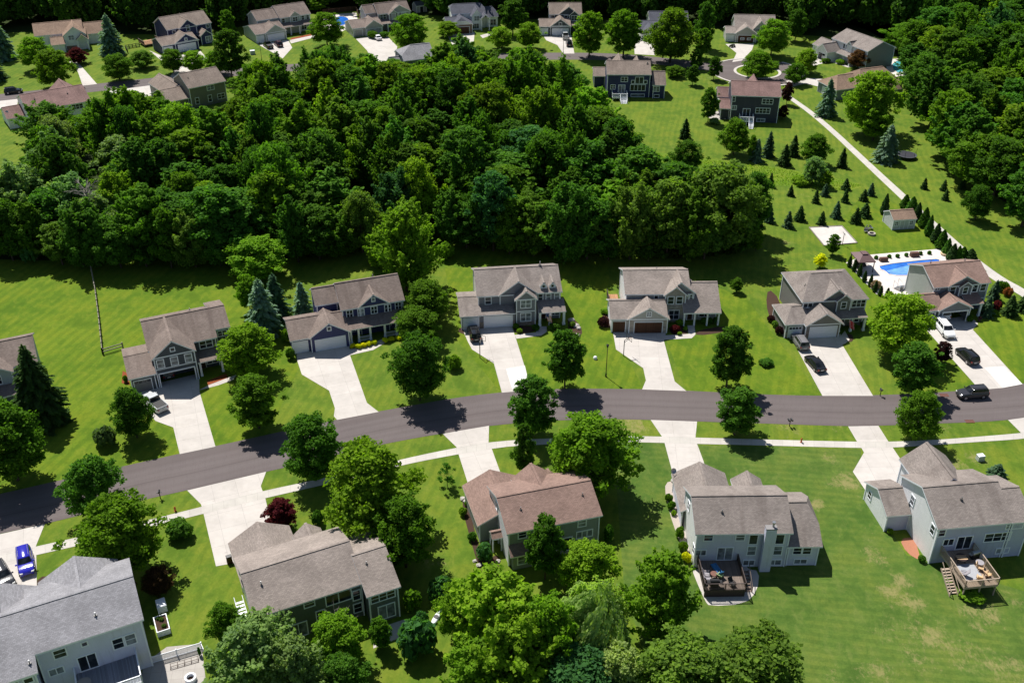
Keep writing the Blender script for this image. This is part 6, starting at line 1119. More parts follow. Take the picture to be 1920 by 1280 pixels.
for a in (-.6, .6):
    for b in (-.45, .45): mb = MB(); mb.disc((a, b, .28), .28, 'y', .25, 14); mb.build('wheel', RUB, e)
# ================================================================= street furniture and garden things
def at(px, py, z=0.): x, y = G(px, py); return (x, y, z)
def hoop(px, py, ang, label):
    e = empty('basketball_hoop', at(px, py, .02), R(ang), label, 'basketball hoop')
    mb = MB(); mb.bar((0, 0, 0), (0, 0, 3.0), .07); mb.bar((0, 0, 3.0), (.9, 0, 3.25), .05); mb.bar((0, 0, 2.6), (.9, 0, 2.95), .04); mb.build('pole', DARKM, e)
    mb = MB(); F = .05
    for a, b, c, d in ((-.75, .75, 2.75, 2.75 + F), (-.75, .75, 3.75 - F, 3.75), (-.75, -.75 + F, 2.75, 3.75), (.75 - F, .75, 2.75, 3.75), (-.28, .28, 2.95, 2.98), (-.28, .28, 3.35, 3.38), (-.28, -.25, 2.95, 3.38), (.25, .28, 2.95, 3.38)): mb.box(.9, .95, a, b, c, d)
    mb.build('backboard_frame', DARKM, e)
    mb = MB()
    for k in range(14): a, b = k * 6.283 / 14, (k + 1) * 6.283 / 14; mb.bar((1.22 + .23 * math.cos(a), .23 * math.sin(a), 3.03), (1.22 + .23 * math.cos(b), .23 * math.sin(b), 3.03), .015)
    mb.build('rim', plain('orange_rim', (.5, .12, .03), .4), e)
hoop(1169, 667, 30, 'black basketball hoop on the drive of the stone-fronted house'); hoop(900, 671, 75, 'basketball hoop on the drive below the black suv')
def lamp(px, py, h, label):
    e = empty('street_lamp', at(px, py), 0, label, 'lamp post', 'black lamp posts')
    mb = MB(); mb.lathe([(.14, 0), (.14, .5), (.07, .7), (.055, h - .5), (.07, h - .45)], n=10); mb.build('pole', DARKM, e)
    mb = MB(); mb.lathe([(.05, h - .5), (.16, h - .38), (.2, h - .05), (.24, h), (.0, h + .2)], n=10); mb.build('lantern', DARKM, e)
lamp(1136, 706, 6., 'tall black lamp post on the striped lawn'); lamp(491, 114, 5.5, 'black lamp post by the far pickup'); lamp(1056, 101, 5.5, 'black lamp post at the foot of the wide far drive')
def mailbox(px, py, label, two=False):
    e = empty('mailbox', at(px, py), R(100), label, 'mailbox')
    mb = MB(); mb.box(-.05, .05, -.05, .05, 0, 1.1); mb.box(-.06, .06, -.35, .35, 1.02, 1.1); mb.build('post', DARKM, e)
    for y in ((-.22, .22) if two else (0,)):
        mb = MB(); r = [(math.cos(t) * .12 + y, 1.1 + .14 + math.sin(t) * .12) for t in [math.pi * k / 6 for k in range(7)]]; ring = [(y + .12, 1.1), *r, (y - .12, 1.1)]
        mb.loft([[(x, p, zz) for p, zz in ring] for x in (-.3, .3)]); mb.build('box', DARKM, e)
mailbox(301, 934, 'black mailbox on the verge above the blue suv'); mailbox(702, 840, 'black mailbox beside the tall light green tree'); mailbox(1143, 790, 'single black mailbox on the dry verge'); mailbox(1480, 799, 'black double mailbox on the long verge', True); mailbox(1650, 742, 'dark mailbox across the street near the hip-roofed house')
def hydrant(px, py, label):
    e = empty('fire_hydrant', at(px, py), 0, label, 'hydrant'); red = plain('hydrant_red', (.42, .10, .03), .5)
    mb = MB(); mb.lathe([(.18, 0), (.18, .06), (.12, .08), (.12, .55), (.16, .57), (.16, .62), (.1, .72), (.04, .8), (0, .82)], n=12); mb.build('body', red, e)
    for s in (-1, 1): mb = MB(); mb.bar((0, s * .1, .45), (0, s * .24, .45), .06, 0, 10); mb.build('nozzle', red, e)
hydrant(329, 958, 'orange-red hydrant beside the sidewalk above the yellow-green tree'); hydrant(1502, 829, 'orange-red hydrant beside the sidewalk on the long verge')
def bxthing(name, px, py, yaw, dims, mat, label, cat, lid=None, z=0.):
    e = empty(name, at(px, py, z), R(yaw), label, cat); l, w, hh = dims
    mb = MB(); mb.loft([[(-l / 2, -w / 2, 0), (l / 2, -w / 2, 0), (l / 2, w / 2, 0), (-l / 2, w / 2, 0)], [(-l * .47, -w * .47, hh), (l * .47, -w * .47, hh), (l * .47, w * .47, hh), (-l * .47, w * .47, hh)]]); bevel(mb.build('body', mat, e, weld=True), .03)
    mb = MB(); mb.loft([[(-l * .51, -w * .51, hh), (l * .51, -w * .51, hh), (l * .51, w * .51, hh), (-l * .51, w * .51, hh)], [(-l * .45, -w * .45, hh + .12), (l * .45, -w * .45, hh + .12), (l * .45, w * .45, hh + .12), (-l * .45, w * .45, hh + .12)]]); bevel(mb.build('lid', lid or mat, e, weld=True), .03); return e
UB = plain('utility_green', (.42, .46, .42), .6); BROWNP = plain('brown_plastic', (.09, .035, .02), .5)
bxthing('utility_box', 1837, 862, 10, (1.0, .8, .8), UB, 'pale utility box on the lawn behind the pale grey house', 'utility box', WHITE); bxthing('utility_box', 474, 102, 20, (1.5, 1.2, 1.1), UB, 'pale utility box on the far lawn by the lamp post', 'utility box', WHITE)
bxthing('trash_bin', 431, 1054, 25, (.7, .6, 1.0), BROWNP, 'brown wheeled trash bin at the tan-shingled house corner', 'trash bin', DARKM); bxthing('storage_box', 304, 1140, 26, (1.1, 1.5, .9), WHITE, 'white storage box beside the raised planter', 'storage box')
bxthing('patio_box', 1656, 490, 5, (1.6, .8, .7), BROWNP, 'dark wicker box at the pool deck edge near the gazebo', 'storage box'); bxthing('patio_box', 1714, 481, 5, (1.7, .9, .8), BROWNP, 'dark wicker box farther along the pool deck edge', 'storage box')
e = empty('utility_pedestal', at(1116, 673), 0, 'round white cap standing on the lawn near the lamp post', 'utility cap'); mb = MB(); mb.lathe([(.3, 0), (.34, .2), (.3, .42), (.15, .55), (0, .58)], n=14); mb.build('dome', WHITE, e, smooth=True)
def drain(px, py, label): e = empty('storm_drain', at(px, py, .022), 0, label, 'drain'); mb = MB(); [mb.box(-.6 + i * .15, -.52 + i * .15, -.3, .3, 0, .03) for i in range(9)]; mb.box(-.66, .66, -.36, -.3, 0, .04); mb.box(-.66, .66, .3, .36, 0, .04); mb.build('grate', plain('rusty_iron', (.16, .05, .03), .8), e)
drain(1770, 741, 'rusty drain by the upper street edge near the dark suv'); drain(1818, 790, 'rusty drain at the lower street edge')
# swimming pools
def water(name, deep, shallow, ax):
    m = N(name); co = m.coord('UV'); sep = m.n('SeparateXYZ'); m.l(co, sep.inputs[0])
    wv = m.noise(m.coord(), 1.6, 3); v = m.math('ADD', sep.outputs[ax], m.math('MULTIPLY', m.math('SUBTRACT', wv, .5), .5))
    c = m.mix(m.ramp(m.noise(m.coord(), .55, 5, .6), [(.38, 0.), (.62, 1.)]), [x * .8 for x in deep], [x * 1.25 + .004 for x in shallow]); return m.bsdf(c, .08, .5, bump=wv, bs=.06, bd=.05)
def pool(outline, deck, wat, label, split=None, zt=.16):
    e = empty('swimming_pool', at(*outline[0]), 0, label, 'pool'); o = Vector(at(*outline[0]))
    W = densify([G(*p) for p in outline], True, 1); mb = MB()
    cx, cy = sum(p[0] for p in W) / len(W), sum(p[1] for p in W) / len(W); out = [(cx + (x - cx) * 1.0 + (x - cx) / math.hypot(x - cx, y - cy) * .35, cy + (y - cy) + (y - cy) / math.hypot(x - cx, y - cy) * .35) for x, y in W]; n = len(W)
    for i in range(n):
        a, b, c, d = W[i], W[(i + 1) % n], out[(i + 1) % n], out[i]; f = lambda p, z: (p[0] - o.x, p[1] - o.y, z)
        mb.face([f(a, zt), f(b, zt), f(c, zt), f(d, zt)]); mb.face([f(a, .0), f(b, .0), f(b, zt), f(a, zt)]); mb.face([f(d, 0), f(c, 0), f(c, zt), f(d, zt)])
    mb.build('coping', POOLD, e)
    s = sheet('water', [(x - o.x, y - o.y) for x, y in W], wat, .07, kind=None, px=False, parent=e, uvrot=0)
    if split:
        s2 = sheet('shallow_water', [(G(*p)[0] - o.x, G(*p)[1] - o.y) for p in split[0]], split[1], .078, kind=None, px=False, parent=e, uvrot=0)
    return out
BL1 = water('deep_blue_water', (.022, .13, .50), (.022, .13, .50), 0); BL2 = water('light_blue_water', (.13, .30, .60), (.13, .30, .60), 0); TQ = water('turquoise_water', (.08, .36, .42), (.08, .36, .42), 0)
PDECK = [(1586, 493), (1622, 479), (1765, 467), (1787, 484), (1764, 520), (1704, 557), (1670, 557), (1643, 552)]
pout = pool([(1648, 498), (1752, 486), (1764, 489), (1748, 505), (1718, 517), (1669, 517), (1659, 508), (1651, 506)], None, BL1, 'bright blue swimming pool on a pale deck', ([(1662, 508), (1690, 501), (1722, 494), (1752, 494), (1744, 504), (1717, 514.5), (1671, 515)], BL2))
sheet('pool_deck', [G(*p) for p in PDECK], POOLD, .10, px=False, uvrot=.1, holes=[pout[::-1]])
sheet('pool_deck', [(600, 30), (668, 24), (672, 44), (640, 60), (600, 58)], POOLD, .020); pool([(628, 34), (640, 31), (652, 34), (655, 42), (640, 50), (628, 47)], None, BL1, 'kidney-shaped blue pool at the far house')
sheet('pool_deck', [(1660, 112), (1712, 108), (1722, 140), (1664, 146)], POOLD, .020); pool([(1672, 116), (1706, 115), (1708, 134), (1676, 138)], None, TQ, 'turquoise pool under the right woods')
# gazebo
e = empty('gazebo', at(1440 + 690 / 4, 320 + 760 / 4, .1), R(5), 'brown-roofed gazebo at the pool corner', 'gazebo')
mb = MB(); c = [(-.9, -.7), (2.4, -.7), (2.4, 3.6), (-.9, 3.6)]; m_ = [(.25, .8), (1.25, .8), (1.25, 2.1), (.25, 2.1)]
for i in range(4): a, b, p, q = c[i], c[(i + 1) % 4], m_[(i + 1) % 4], m_[i]; mb.face([(*a, 2.35), (*b, 2.35), (*p, 3.15), (*q, 3.15)]); mb.face([(*a, 2.2), (*b, 2.2), (*b, 2.35), (*a, 2.35)])
mb.box(.2, 1.3, .75, 2.15, 3.2, 3.3); mb.face([(x, y, 3.15) for x, y in m_]); mb.build('roof', plain('gazebo_roof', (.13, .075, .075), .6), e)
for x in (-.7, 2.2):
    for y in (-.5, 3.4): mb = MB(); mb.box(x - .07, x + .07, y - .07, y + .07, 0, 2.25); mb.build('post', DARKM, e)
mb = MB(); mb.box(-.3, 1.6, 1.2, 2.6, .3, .75); mb.box(-.3, 1.6, 2.4, 2.7, .75, 1.2); o = mb.build('garden_sofa', plain('dark_wicker', (.03, .025, .025), .8), None); o.location = at(1440 + 690 / 4, 320 + 760 / 4, .1); o.rotation_euler.z = R(5); tag(o, 'dark wicker sofa under the gazebo', 'sofa')
e = empty('swim_ring', at(1772, 478, .12), 0, 'tan round float lying on the pool deck', 'float'); mb = MB()
for k in range(20):
    a, b = k * .314159, (k + 1) * .314159; mb.bar((.75 * math.cos(a), .75 * math.sin(a), .2), (.75 * math.cos(b), .75 * math.sin(b), .2), .2, 0, 8)
mb.build('ring', plain('tan_vinyl', (.55, .42, .25), .4), e)
e = empty('pool_stairs', at(1690, 545, .1), R(35), 'white railed steps beside the pool house wall', 'stairs'); mb = MB()
for i in range(4): mb.box(-.6, .6, i * .3, i * .3 + .3, 0, .2 * (4 - i))
mb.build('steps', STEEL, e)
for s in (-.65, .65): mb = MB(); mb.bar((s, 0, .9), (s, 1.4, 1.7), .04); mb.bar((s, 0, 0), (s, 0, .9), .04); mb.bar((s, 1.4, 0), (s, 1.4, 1.7), .04); mb.build('handrail', WHITE, e)
# sand court
e = empty('volleyball_court', at(1517, 427), 0, 'square pale sand court with a low border on the lawn', 'sand court'); o0 = Vector(at(1517, 427)); cr = [G(*p) for p in ((1517, 427), (1545, 461), (1607, 456), (1578, 424))]
sheet('sand', [(x - o0.x, y - o0.y) for x, y in cr], SAND, .06, kind=None, px=False, parent=e, uvrot=0); mb = MB()
for a, b in zip(cr, cr[1:] + cr[:1]): mb.beam((a[0] - o0.x, a[1] - o0.y, .09), (b[0] - o0.x, b[1] - o0.y, .09), .18, .16)
mb.build('border', plain('border_timber', (.25, .22, .19), .8), e)
e = empty('volleyball_net', at(1579, 460), R(98), 'volleyball post with cross bar at the sand court', 'volleyball net'); mb = MB(); mb.bar((0, 0, 0), (0, 0, 2.6), .06); mb.build('post', plain('rust_pole', (.18, .12, .10), .6), e); mb = MB(); mb.bar((-.7, 0, 2.5), (.7, 0, 2.7), .03); mb.bar((-.6, 0, 2.7), (.6, 0, 2.45), .03); mb.build('crossbar', DARKM, e)
def ringthing(name, px, py, r, hh, mat, label, cat, inner=.62, z=.0):
    e = empty(name, at(px, py, z), 0, label, cat); mb = MB(); mb.lathe([(r, 0), (r * 1.02, hh), (r * inner, hh), (r * inner, .05)], n=20); mb.build('wall', mat, e); mb = MB(); mb.disc((0, 0, .06), r * inner, 'z', .04, 20); mb.build('ash_bed', SOIL, e); return e
ringthing('fire_pit', 1634, 440, .75, .4, STONE, 'stone fire ring on the lawn by the shed', 'fire pit'); ringthing('fire_pit', 358, 1274, .62, .5, WHITE, 'round white fire pit on the patio', 'fire pit', .68, .02)
for i, (x, y) in enumerate([(1623, 436), (1627, 431), (1633, 430), (1624, 433)]):
    e = empty('lawn_chair', at(x, y), R(i * 55), 'small grey chair in the ring around the fire pit', 'chair', 'chairs around the stone fire ring'); mb = MB(); mb.box(-.35, .35, -.3, .3, .35, .42); mb.build('seat', STEEL, e); mb = MB(); mb.box(-.35, .35, .28, .34, .42, 1.); mb.build('backrest', STEEL, e)
    for a in (-.3, .3):
        for b in (-.25, .25): mb = MB(); mb.box(a - .03, a + .03, b - .03, b + .03, 0, .35); mb.build('leg', STEEL, e)
e = empty('trampoline', at(1699, 296), 0, 'round black trampoline beside a blue spruce', 'trampoline'); mb = MB(); mb.disc((0, 0, .8), 1.95, 'z', .03, 28); mb.build('mat', plain('trampoline_mat', (.02, .02, .03), .8), e); mb = MB(); mb.lathe([(1.95, .8), (1.95, .86), (2.3, .86), (2.3, .8)], n=28); mb.build('pad', plain('trampoline_pad', (.05, .055, .07), .6), e)
for k in range(6):
    a = k * 1.047; mb = MB(); mb.bar((2.2 * math.cos(a), 2.2 * math.sin(a), 0), (2.2 * math.cos(a), 2.2 * math.sin(a), 2.4), .04); mb.build('leg', DARKM, e)
# fences
def rail_fence(pts, label, n, hh=1.15, mat=None, rails=(.45, .95)):
    W = [G(*p) for p in pts]; e = empty('rail_fence', (*W[0], 0), 0, label, 'fence'); ox, oy = W[0]; mat = mat or plain('split_rail', (.26, .23, .19), .9); ps = []
    for a, b in zip(W[:-1], W[1:]):
        for i in range(n): ps.append((a[0] + (b[0] - a[0]) * i / n - ox, a[1] + (b[1] - a[1]) * i / n - oy))
    ps.append((W[-1][0] - ox, W[-1][1] - oy))
    for x, y in ps: mb = MB(); mb.box(x - .09, x + .09, y - .09, y + .09, 0, hh); mb.build('post', mat, e)
    mb = MB()
    for a, b in zip(ps[:-1], ps[1:]):
        for z in rails: mb.beam((*a, z + rnd.uniform(-.04, .04)), (*b, z + rnd.uniform(-.04, .04)), .09, .15)
    mb.build('rails', mat, e)
rail_fence([(172, 508), (180, 550), (187, 605), (193, 664)], 'long grey split rail fence running up the lawn', 5, 1.2); rail_fence([(193, 664), (231, 653)], 'short split rail fence at the foot of the long one', 1, 1.2)
rail_fence([(262, 88), (236, 92), (240, 100)], 'black metal fence by the far navy house', 4, 1.2, DARKM, (.2, .6, 1.1)); rail_fence([(606, 26), (668, 20), (676, 40)], 'brown fence around the far blue pool', 6, 1.5, plain('brown_fence', (.1, .05, .03), .8), (.2, .5, .8, 1.1, 1.4))
e = empty('picket_fence', at(286, 1243), 0, 'white picket fence along the patio behind the grey-shingled house', 'fence'); A = Vector(at(286, 1243)); Bv = Vector(at(379, 1216)) - A; Cv = Vector(at(384, 1228)) - A; mb = MB()
for p, q_, n in ((Vector((0, 0, 0)), Bv, 50), (Bv, Cv, 8)):
    for z in (.12, 1.0): mb.beam(p + Vector((0, 0, z)), q_ + Vector((0, 0, z)), .06, .09)
    for i in range(n): r_ = p + (q_ - p) * (i + .5) / n; mb.box(r_.x - .025, r_.x + .025, r_.y - .025, r_.y + .025, .1, 1.0)
mb.build('pickets', WHITE, e)
for t in (0, .5, 1.): p = Bv * t; mb = MB(); mb.box(p.x - .07, p.x + .07, p.y - .07, p.y + .07, 0, 1.15); mb.build('post', WHITE, e)
e = empty('trellis', at(320, 1256, .02), R(22), 'low brown metal trellis on the patio', 'trellis'); mb = MB()
for i in range(5): mb.bar((i * .75, 0, .05), (i * .75 + .1, .7, .3), .03)
for j in range(3): mb.bar((0, j * .33, .05 + j * .12), (3.1, j * .33, .05 + j * .12), .025)
mb.build('bars', plain('brown_iron', (.08, .05, .04), .6), e)
e = empty('raised_planter', at(305, 1176), R(26), 'white raised planter with small seedlings', 'planter'); mb = MB()
for a in ((-.75, .75, -1.3, -1.2), (-.75, .75, 1.2, 1.3), (-.75, -.65, -1.2, 1.2), (.65, .75, -1.2, 1.2)): mb.box(*a, 0, .8)
mb.build('frame', WHITE, e); mb = MB(); mb.box(-.65, .65, -1.2, 1.2, .3, .62); mb.build('soil', SOIL, e)
for x, y in ((.1, .6), (-.15, .9), (.2, -.5)): o = link('seedling', VAR['bush'][0][0], e); o.location = (x, y, .6); o.scale = (.3, .3, .3); o.color = (.09, .17, .03, 1)
# decks
WD = wood('brown_deck_boards', (.20, .155, .13)); WDD = wood('dark_deck_boards', (.035, .028, .028)); WDL = wood('light_deck_boards', (.36, .27, .20)); WDG = wood('grey_deck_boards', (.24, .25, .29)); WDO = wood('orange_deck_boards', (.42, .22, .11)); DKB = plain('dark_brown_rail', (.045, .03, .028), .6); TAN = plain('tan_rail', (.38, .30, .23), .7)
def deck(o, yaw, u0, u1, v0, v1, z, boards, rail, label, stairs=None, skip='b', hr=1.0, skirt=None, closed=False):
    e = empty('wooden_deck', at(*o), R(yaw), label, 'deck'); mb = MB(); mb.box(u0, u1, v0, v1, z - .06, z); mb.build('platform', boards, e)
    mb = MB(); mb.box(u0, u1, v0 - .05, v0, z - .3, z + .005); mb.box(u0 - .05, u0, v0, v1, z - .3, z + .005); mb.box(u1, u1 + .05, v0, v1, z - .3, z + .005)
    if closed: mb.box(u0 + .03, u1 - .03, v0 + .02, v0 + .05, 0, z - .31)
    mb.build('skirt', rail if skirt is None else skirt, e)
    for x in (u0 + .12, (u0 + u1) / 2, u1 - .12): mb = MB(); mb.box(x - .07, x + .07, v0 + .07, v0 + .21, 0, z - .06); mb.build('support_post', rail, e)
    segs = {'f': ((u0, v0), (u1, v0)), 'l': ((u0, v1), (u0, v0)), 'r': ((u1, v0), (u1, v1)), 'b': ((u0, v1), (u1, v1))}
    for k, (a, b) in segs.items():
        if k in skip: continue
        mb = MB(); L = math.hypot(b[0] - a[0], b[1] - a[1]); n = int(L / .14)
        mb.beam((*a, z + hr), (*b, z + hr), .11, .05); mb.beam((*a, z + .1), (*b, z + .1), .05, .05)
        for i in range(n): t = (i + .5) / n; x, y = a[0] + (b[0] - a[0]) * t, a[1] + (b[1] - a[1]) * t; mb.box(x - .018, x + .018, y - .018, y + .018, z + .1, z + hr)
        for t in (0, .5, 1): x, y = a[0] + (b[0] - a[0]) * t, a[1] + (b[1] - a[1]) * t; mb.box(x - .06, x + .06, y - .06, y + .06, z, z + hr + .04)
        mb.build('railing', rail, e)
    if stairs:
        x0, x1, ys, dy = stairs; n = max(3, int(z / .19)); mb = MB(); st = abs(dy) / n
        for i in range(n): ya = ys + dy * i / n; mb.box(x0, x1, min(ya, ya + dy / n * .95), max(ya, ya + dy / n * .95), z - .19 * (i + 1) - .05, z - .19 * (i + 1))
        for x in (x0 - .03, x1 + .03): mb.beam((x, ys, z - .1), (x, ys + dy, .05), .06, .25); mb.beam((x, ys, z + .9), (x, ys + dy, .9), .07, .07); mb.box(x - .05, x + .05, ys + dy - .05, ys + dy + .05, 0, .95)
        mb.build('stairs', rail if rail is not DKB else WD, e)
    return e
s4 = ((1240 + 255 / 4.572, 850 + 1000 / 4.572), 1); s5 = ((1720 + 165 / 9.6, 960 + 905 / 9.6), 7); s1 = ((1375 / 4.8, 1020 + 1085 / 4.8), 26)
deck(*s4, .75, 5.7, -4.5, .45, 1.2, WD, DKB, 'dark brown railed deck behind the white house', (5.8, 6.7, -1.2, -2.6), closed=True)
deck(*s5, 1.3, 5.5, -6.3, -.2, 1.9, WDL, TAN, 'light wooden deck behind the pale grey house', (.1, 1.1, -2.8, -3.0)); deck(*s1, -7.6, -1.3, -4.3, -.15, 2.6, WDG, WHITE, 'grey shaded deck behind the grey-shingled house')
deck((1120 + 455 / 7.68, 490 + 1020 / 7.68), 1, -2.6, -.7, 7.5, 12.5, .5, WDO, DKB, 'narrow orange deck beside the white wall of the stone-fronted house', skip='br')
deck((1100 + 410 / 11.294, 90 + 900 / 11.294), -1, 1.2, 5.2, -9., -6.0, 1.0, WDG, WHITE, 'small white railed deck at the navy far house', (3.3, 5., -9., -2.2)); deck((1320 + 430 / 10.667, 130 + 1000 / 10.667), -6, 3.2, 6.6, -4.4, -1.7, 1.3, WDG, WHITE, 'small white stair landing at the charcoal far house', (5.4, 6.4, -4.4, -2.4))
deck((308, 104), 38, -1.5, 4., 12, 17, .8, WDO, WD, 'orange-brown deck beside the far navy house', skip='b')
def loc(o, yaw, u, v, z): x, y = in_house(*o, yaw, u, v); return (x, y, z)
def chair(p, rz, mat, label, lounge=False, group=None):
    e = empty('deck_chair', p, R(rz), label, 'chair', group); w = .32; d = .9 if lounge else .3
    mb = MB(); mb.box(-w, w, -d, d, .34, .44); mb.build('seat', mat, e); mb = MB(); mb.beam((0, d, .42), (0, d + .35, 1.0), w * 2, .07); mb.build('backrest', mat, e)
    for x in (-w + .04, w - .04):
        for y in (-d + .05, d - .05): mb = MB(); mb.box(x - .03, x + .03, y - .03, y + .03, 0, .34); mb.build('leg', DARKM, e)
        mb = MB(); mb.box(x - .04, x + .04, -d * .8, d, .6, .65); mb.box(x - .03, x + .03, -d * .8, -d * .7, .4, .6); mb.build('armrest', mat, e)
def table(p, r, mat, label, hh=.72, rz=0, sq=False, stripes=None):
    e = empty('patio_table', p, R(rz), label, 'table'); mb = MB()
    if sq: mb.box(-r, r, -r * .7, r * .7, hh - .06, hh)
    else: mb.disc((0, 0, hh - .03), r, 'z', .06, 20)
    mb.build('table_top', mat, e)
    for a in (-.5, .5):
        for b in (-.35, .35): mb = MB(); mb.box(a * r * 1.3 - .03, a * r * 1.3 + .03, b * r * 1.3 - .03, b * r * 1.3 + .03, 0, hh - .06); mb.build('leg', DARKM, e)
    if stripes:
        mb = MB(); [mb.box(-r * .9, r * .9, -r * .6 + i * r * .4, -r * .6 + i * r * .4 + r * .2, hh + .003, hh + .02) for i in range(3)]; mb.build('runner', stripes, e)
def grill(p, rz, label, mat=None, cover=False):
    e = empty('grill', p, R(rz), label, 'grill'); mat = mat or STEEL; mb = MB(); mb.box(-.5, .5, -.28, .28, .05, .8); mb.build('cabinet', DARKM if not cover else mat, e)
    mb = MB(); rg = [(.3 * math.cos(math.pi * k / 8), .8 + .34 * math.sin(math.pi * k / 8)) for k in range(9)]; mb.loft([[(x, a, b) for a, b in rg] for x in (-.52, .52)]); mb.build('hood', mat, e); mb = MB(); mb.box(-.9, -.54, -.25, .25, .76, .82); mb.box(.54, .9, -.25, .25, .76, .82); mb.build('side_shelf', mat, e)
BLU = plain('blue_sling', (.03, .16, .36), .6); GRN = plain('green_cushion', (.34, .46, .22), .8); GRY = plain('grey_cushion', (.30, .28, .30), .8); TANC = plain('tan_cushion', (.62, .42, .24), .8); BLKC = plain('black_cover', (.018, .018, .02), .8)
chair(loc(*s4, 2.7, -1.4, 1.2), 200, BLU, 'bright blue lounge chair on the dark brown deck', True); chair(loc(*s4, 3.0, -2.5, 1.2), 140, GRN, 'pale green chair on the dark brown deck'); chair(loc(*s4, 1.4, -2.2, 1.2), 80, GRY, 'grey chair by the deck rail, nearer the house'); chair(loc(*s4, 1.45, -3.0, 1.2), 100, GRY, 'grey chair by the deck rail, nearer the grill'); chair(loc(*s4, 4.2, -3.9, 1.2), 30, BLKC, 'dark chair near the deck front rail')
table(loc(*s4, 2.2, -2.5, 1.2), .45, plain('brown_table', (.16, .07, .05), .5), 'small brown table between the deck chairs'); grill(loc(*s4, 2.0, -3.9, 1.2), 0, 'black covered grill at the deck front rail', BLKC, True)
table(loc(*s5, 2.9, -2.1, 1.9), .7, plain('dark_table', (.05, .03, .025), .5), 'dark table with tan striped runner on the light deck', stripes=TANC); grill(loc(*s5, 4.9, -1.7, 1.9), 20, 'silver grill at the rail of the light deck')
chair(loc(*s5, 3.6, -5.3, 1.9), 160, TANC, 'tan cushioned chair at the front rail of the light deck'); chair(loc(*s5, 4.9, -4.9, 1.9), 110, TANC, 'tan cushioned chair at the corner of the light deck'); chair(loc(*s5, 4.6, -3.8, 1.9), 60, TANC, 'tan cushioned chair beside the round grey table'); chair(loc(*s5, 2.0, -4.4, 1.9), 250, GRY, 'grey chair on the light deck'); table(loc(*s5, 4.7, -3.2, 1.9), .5, GRY, 'round grey table on the light deck')
e = empty('deck_mat', loc(*s5, 3.2, -3.9, 1.905), R(7), 'pale outdoor rug on the light deck', 'rug'); mb = MB(); mb.box(-1.1, 1.1, -1.3, 1.3, 0, .012); mb.build('cloth', plain('pale_rug', (.34, .35, .38), .9), e)
table(loc(*s1, -6.9, -2.4, 2.6), .75, plain('beige_table', (.30, .27, .24), .6), 'oval beige table on the grey shaded deck', rz=20)
e = empty('kayak', at(818, 1160), R(70), 'white kayak lying in the grass', 'kayak'); mb = MB(); mb.loft([[(x, w * math.cos(t), .22 + .2 * math.sin(t) * (1 if w > .02 else .2)) for t in [k * .7854 for k in range(8)]] for x, w in ((-1.6, .02), (-1.2, .2), (-.5, .36), (.3, .36), (1.1, .22), (1.6, .02))]); mb.build('hull', WHITE, e, smooth=True)
mb = MB(); mb.disc((0, 0, .42), .3, 'z', .04, 14); mb.build('cockpit', DARKM, e)
# flags
def flag(p, rz, label, cloth, us=False, name='flag'):
    e = empty(name, p, R(rz), label, 'flag'); mb = MB(); mb.bar((0, 0, 0), (-1.0, 0, 1.1), .025); mb.build('pole', WHITE, e)
    mb = MB(); L, hh, n = 1.9, 1.1, 12
    P = lambda i, j: Vector((-.95 + i / n * .35, -.06 * math.sin(i * .9) - .02 * j, 1.05 - i / n * L * .85 - (j / 13) * hh * .45)) + Vector((j / 13 * hh * .75, .0, 0))
    for i in range(n):
        for j in range(13): mb.face([P(i, j), P(i + 1, j), P(i + 1, j + 1), P(i, j + 1)], (2 if (us and i < 5 and j < 7) else (j % 2)) if us else (1 if 3 < j < 9 else 0))
    mb.build('cloth', cloth, e)
FR, FW, FB = plain('flag_red', (.50, .03, .05), .8), plain('flag_white', (.75, .74, .74), .8), plain('flag_blue', (.03, .04, .18), .8)
flag(loc((850 + 405 / 7.68, 480 + 1080 / 7.68), 7, 12., -.35, 2.0), 20, 'stars and stripes flag hanging from the porch post', [FR, FW, FB], True); flag(loc((1430 + 650 / 7.68, 490 + 1110 / 7.68), 6, 8.2, 1.1, 1.6), 10, 'pink-red flag hanging at the hip-roofed house porch', [plain('flag_pink', (.55, .20, .24), .8), FR])
# stones, pots, satellite dishes
RK_ = plain('pale_boulder', (.40, .37, .34), .9, .1, var=.3)
def rock(px, py, r, label, seed, group='boulders in garden beds'):
    q = random.Random(seed); bm = bmesh.new(); bmesh.ops.create_icosphere(bm, subdivisions=2, radius=r)
    for v in bm.verts: v.co *= 1 + q.uniform(-.22, .22); v.co.z *= .6
    me = bpy.data.meshes.new('boulder'); bm.to_mesh(me); bm.free(); me.materials.append(RK_); o = link('boulder', me); o.location = at(px, py, r * .3); tag(o, label, 'rock', group)
for i, (x, y, r) in enumerate([(1071, 601, .55), (1080, 612, .55), (1085, 616, .4), (1082, 630, .5), (1080, 635, .35), (868, 936, .4), (872, 940, .3), (890, 1052, .3), (898, 1060, .35), (926, 1062, .4), (934, 1052, .3), (1346, 215, .6), (1352, 221, .5), (1359, 223, .5), (1144, 567, .4), (1265, 903, .5)]): rock(x, y, r, 'pale boulder in the bed beside the dormer house' if i < 5 else 'small pale stone edging the mulch bed by the red-brown house' if i < 11 else 'pale stone in the rockery at the charcoal far house' if i < 14 else 'white stone beside the deck of the stone-fronted house' if i < 15 else 'pale stone slab at the head of the white wall bed', i)
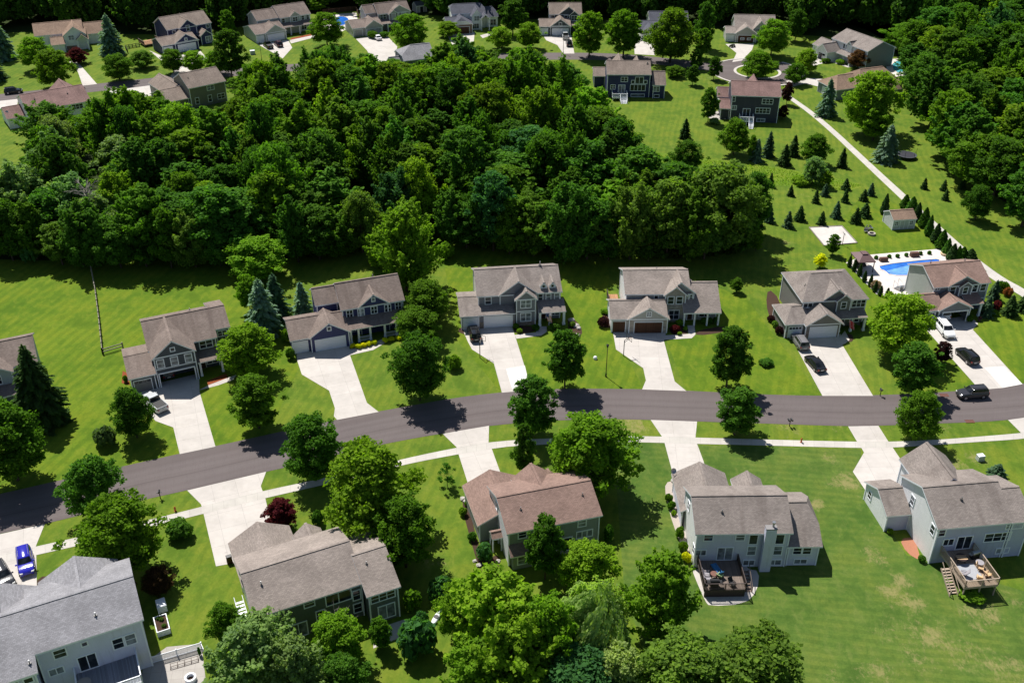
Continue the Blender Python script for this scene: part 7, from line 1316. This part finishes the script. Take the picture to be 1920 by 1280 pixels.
for x, y, lab in ((1182, 622, 'dark plant pot at the brown double door, near the single door'), (1246, 622, 'dark plant pot at the brown double door, near the red shrub'), (1836, 602, 'round pot on the lawn by the pool house path')):
    e = empty('plant_pot', at(x, y, .03), 0, lab, 'pot'); mb = MB(); mb.lathe([(.24, 0), (.34, .5), (.36, .55), (.28, .55), (.26, .45), (0, .45)], n=14); mb.build('pot', plain('dark_pot', (.05, .03, .035), .5), e); o = link('foliage', VAR['bush'][0][1], e); o.location = (0, 0, .4); o.scale = (.32, .32, .45); o.color = (.06, .03, .04, 1)
def dish(px, py, z, rz, label):
    e = empty('satellite_dish', (*G(px, py, z), z), R(rz), label, 'satellite dish'); mb = MB(); mb.bar((0, 0, -.5), (0, 0, .5), .035); mb.build('mast', STEEL, e); mb = MB(); mb.lathe([(0, 0), (.2, .03), (.4, .12)], n=14); o = mb.build('reflector', STEEL, e); o.location = (0, 0, .5); o.rotation_euler = (R(55), 0, 0)
dish(1262, 888, 3.2, 20, 'satellite dish at the gutter of the white house garage'); dish(14, 214, 3.3, 0, 'dark satellite dish on the low roof of the white red-roofed house'); dish(1704, 951, 3.2, 40, 'grey satellite dish on the small attached garage roof')
# ================================================================= light, sky, camera
w = bpy.data.worlds.new('World'); scn.world = w; w.use_nodes = True; nt = w.node_tree; nt.nodes.clear()
sky = nt.nodes.new('ShaderNodeTexSky'); sky.sky_type = 'NISHITA'; sky.sun_disc = False
bg = nt.nodes.new('ShaderNodeBackground'); ow = nt.nodes.new('ShaderNodeOutputWorld'); bg.inputs['Strength'].default_value = SKY
nt.links.new(sky.outputs[0], bg.inputs[0]); nt.links.new(bg.outputs[0], ow.inputs[0])
tosun = Vector((-.36, .53, 1.)).normalized()
sky.sun_elevation = math.asin(tosun.z); sky.sun_rotation = math.atan2(tosun.x, tosun.y); sky.air_density = 1.; sky.dust_density = .6; sky.ozone_density = 1.
sl = bpy.data.lights.new('sun', 'SUN'); sl.energy = SUN; sl.angle = R(.5); sl.color = (1., .965, .90)
so = bpy.data.objects.new('sun', sl); COL.objects.link(so); so.rotation_euler = tosun.to_track_quat('Z', 'Y').to_euler(); so.location = (0, 200, 300)
cd = bpy.data.cameras.new('camera'); cd.sensor_fit = 'HORIZONTAL'; cd.sensor_width = 36.; cd.lens = 36. * FOC / 1920.; cd.clip_start = 1.; cd.clip_end = 8000.
co_ = bpy.data.objects.new('camera', cd); COL.objects.link(co_); co_.location = (0, 0, HGT); co_.rotation_euler = (math.pi / 2 - PITCH, 0, 0); scn.camera = co_
scn.view_settings.view_transform = 'Standard'; scn.view_settings.look = 'None'; scn.view_settings.exposure = EXPO; scn.view_settings.gamma = 1.
scn.cycles.max_bounces = 5; scn.cycles.diffuse_bounces = 3; scn.cycles.glossy_bounces = 2; scn.cycles.transmission_bounces = 3; scn.cycles.sample_clamp_indirect = 6.
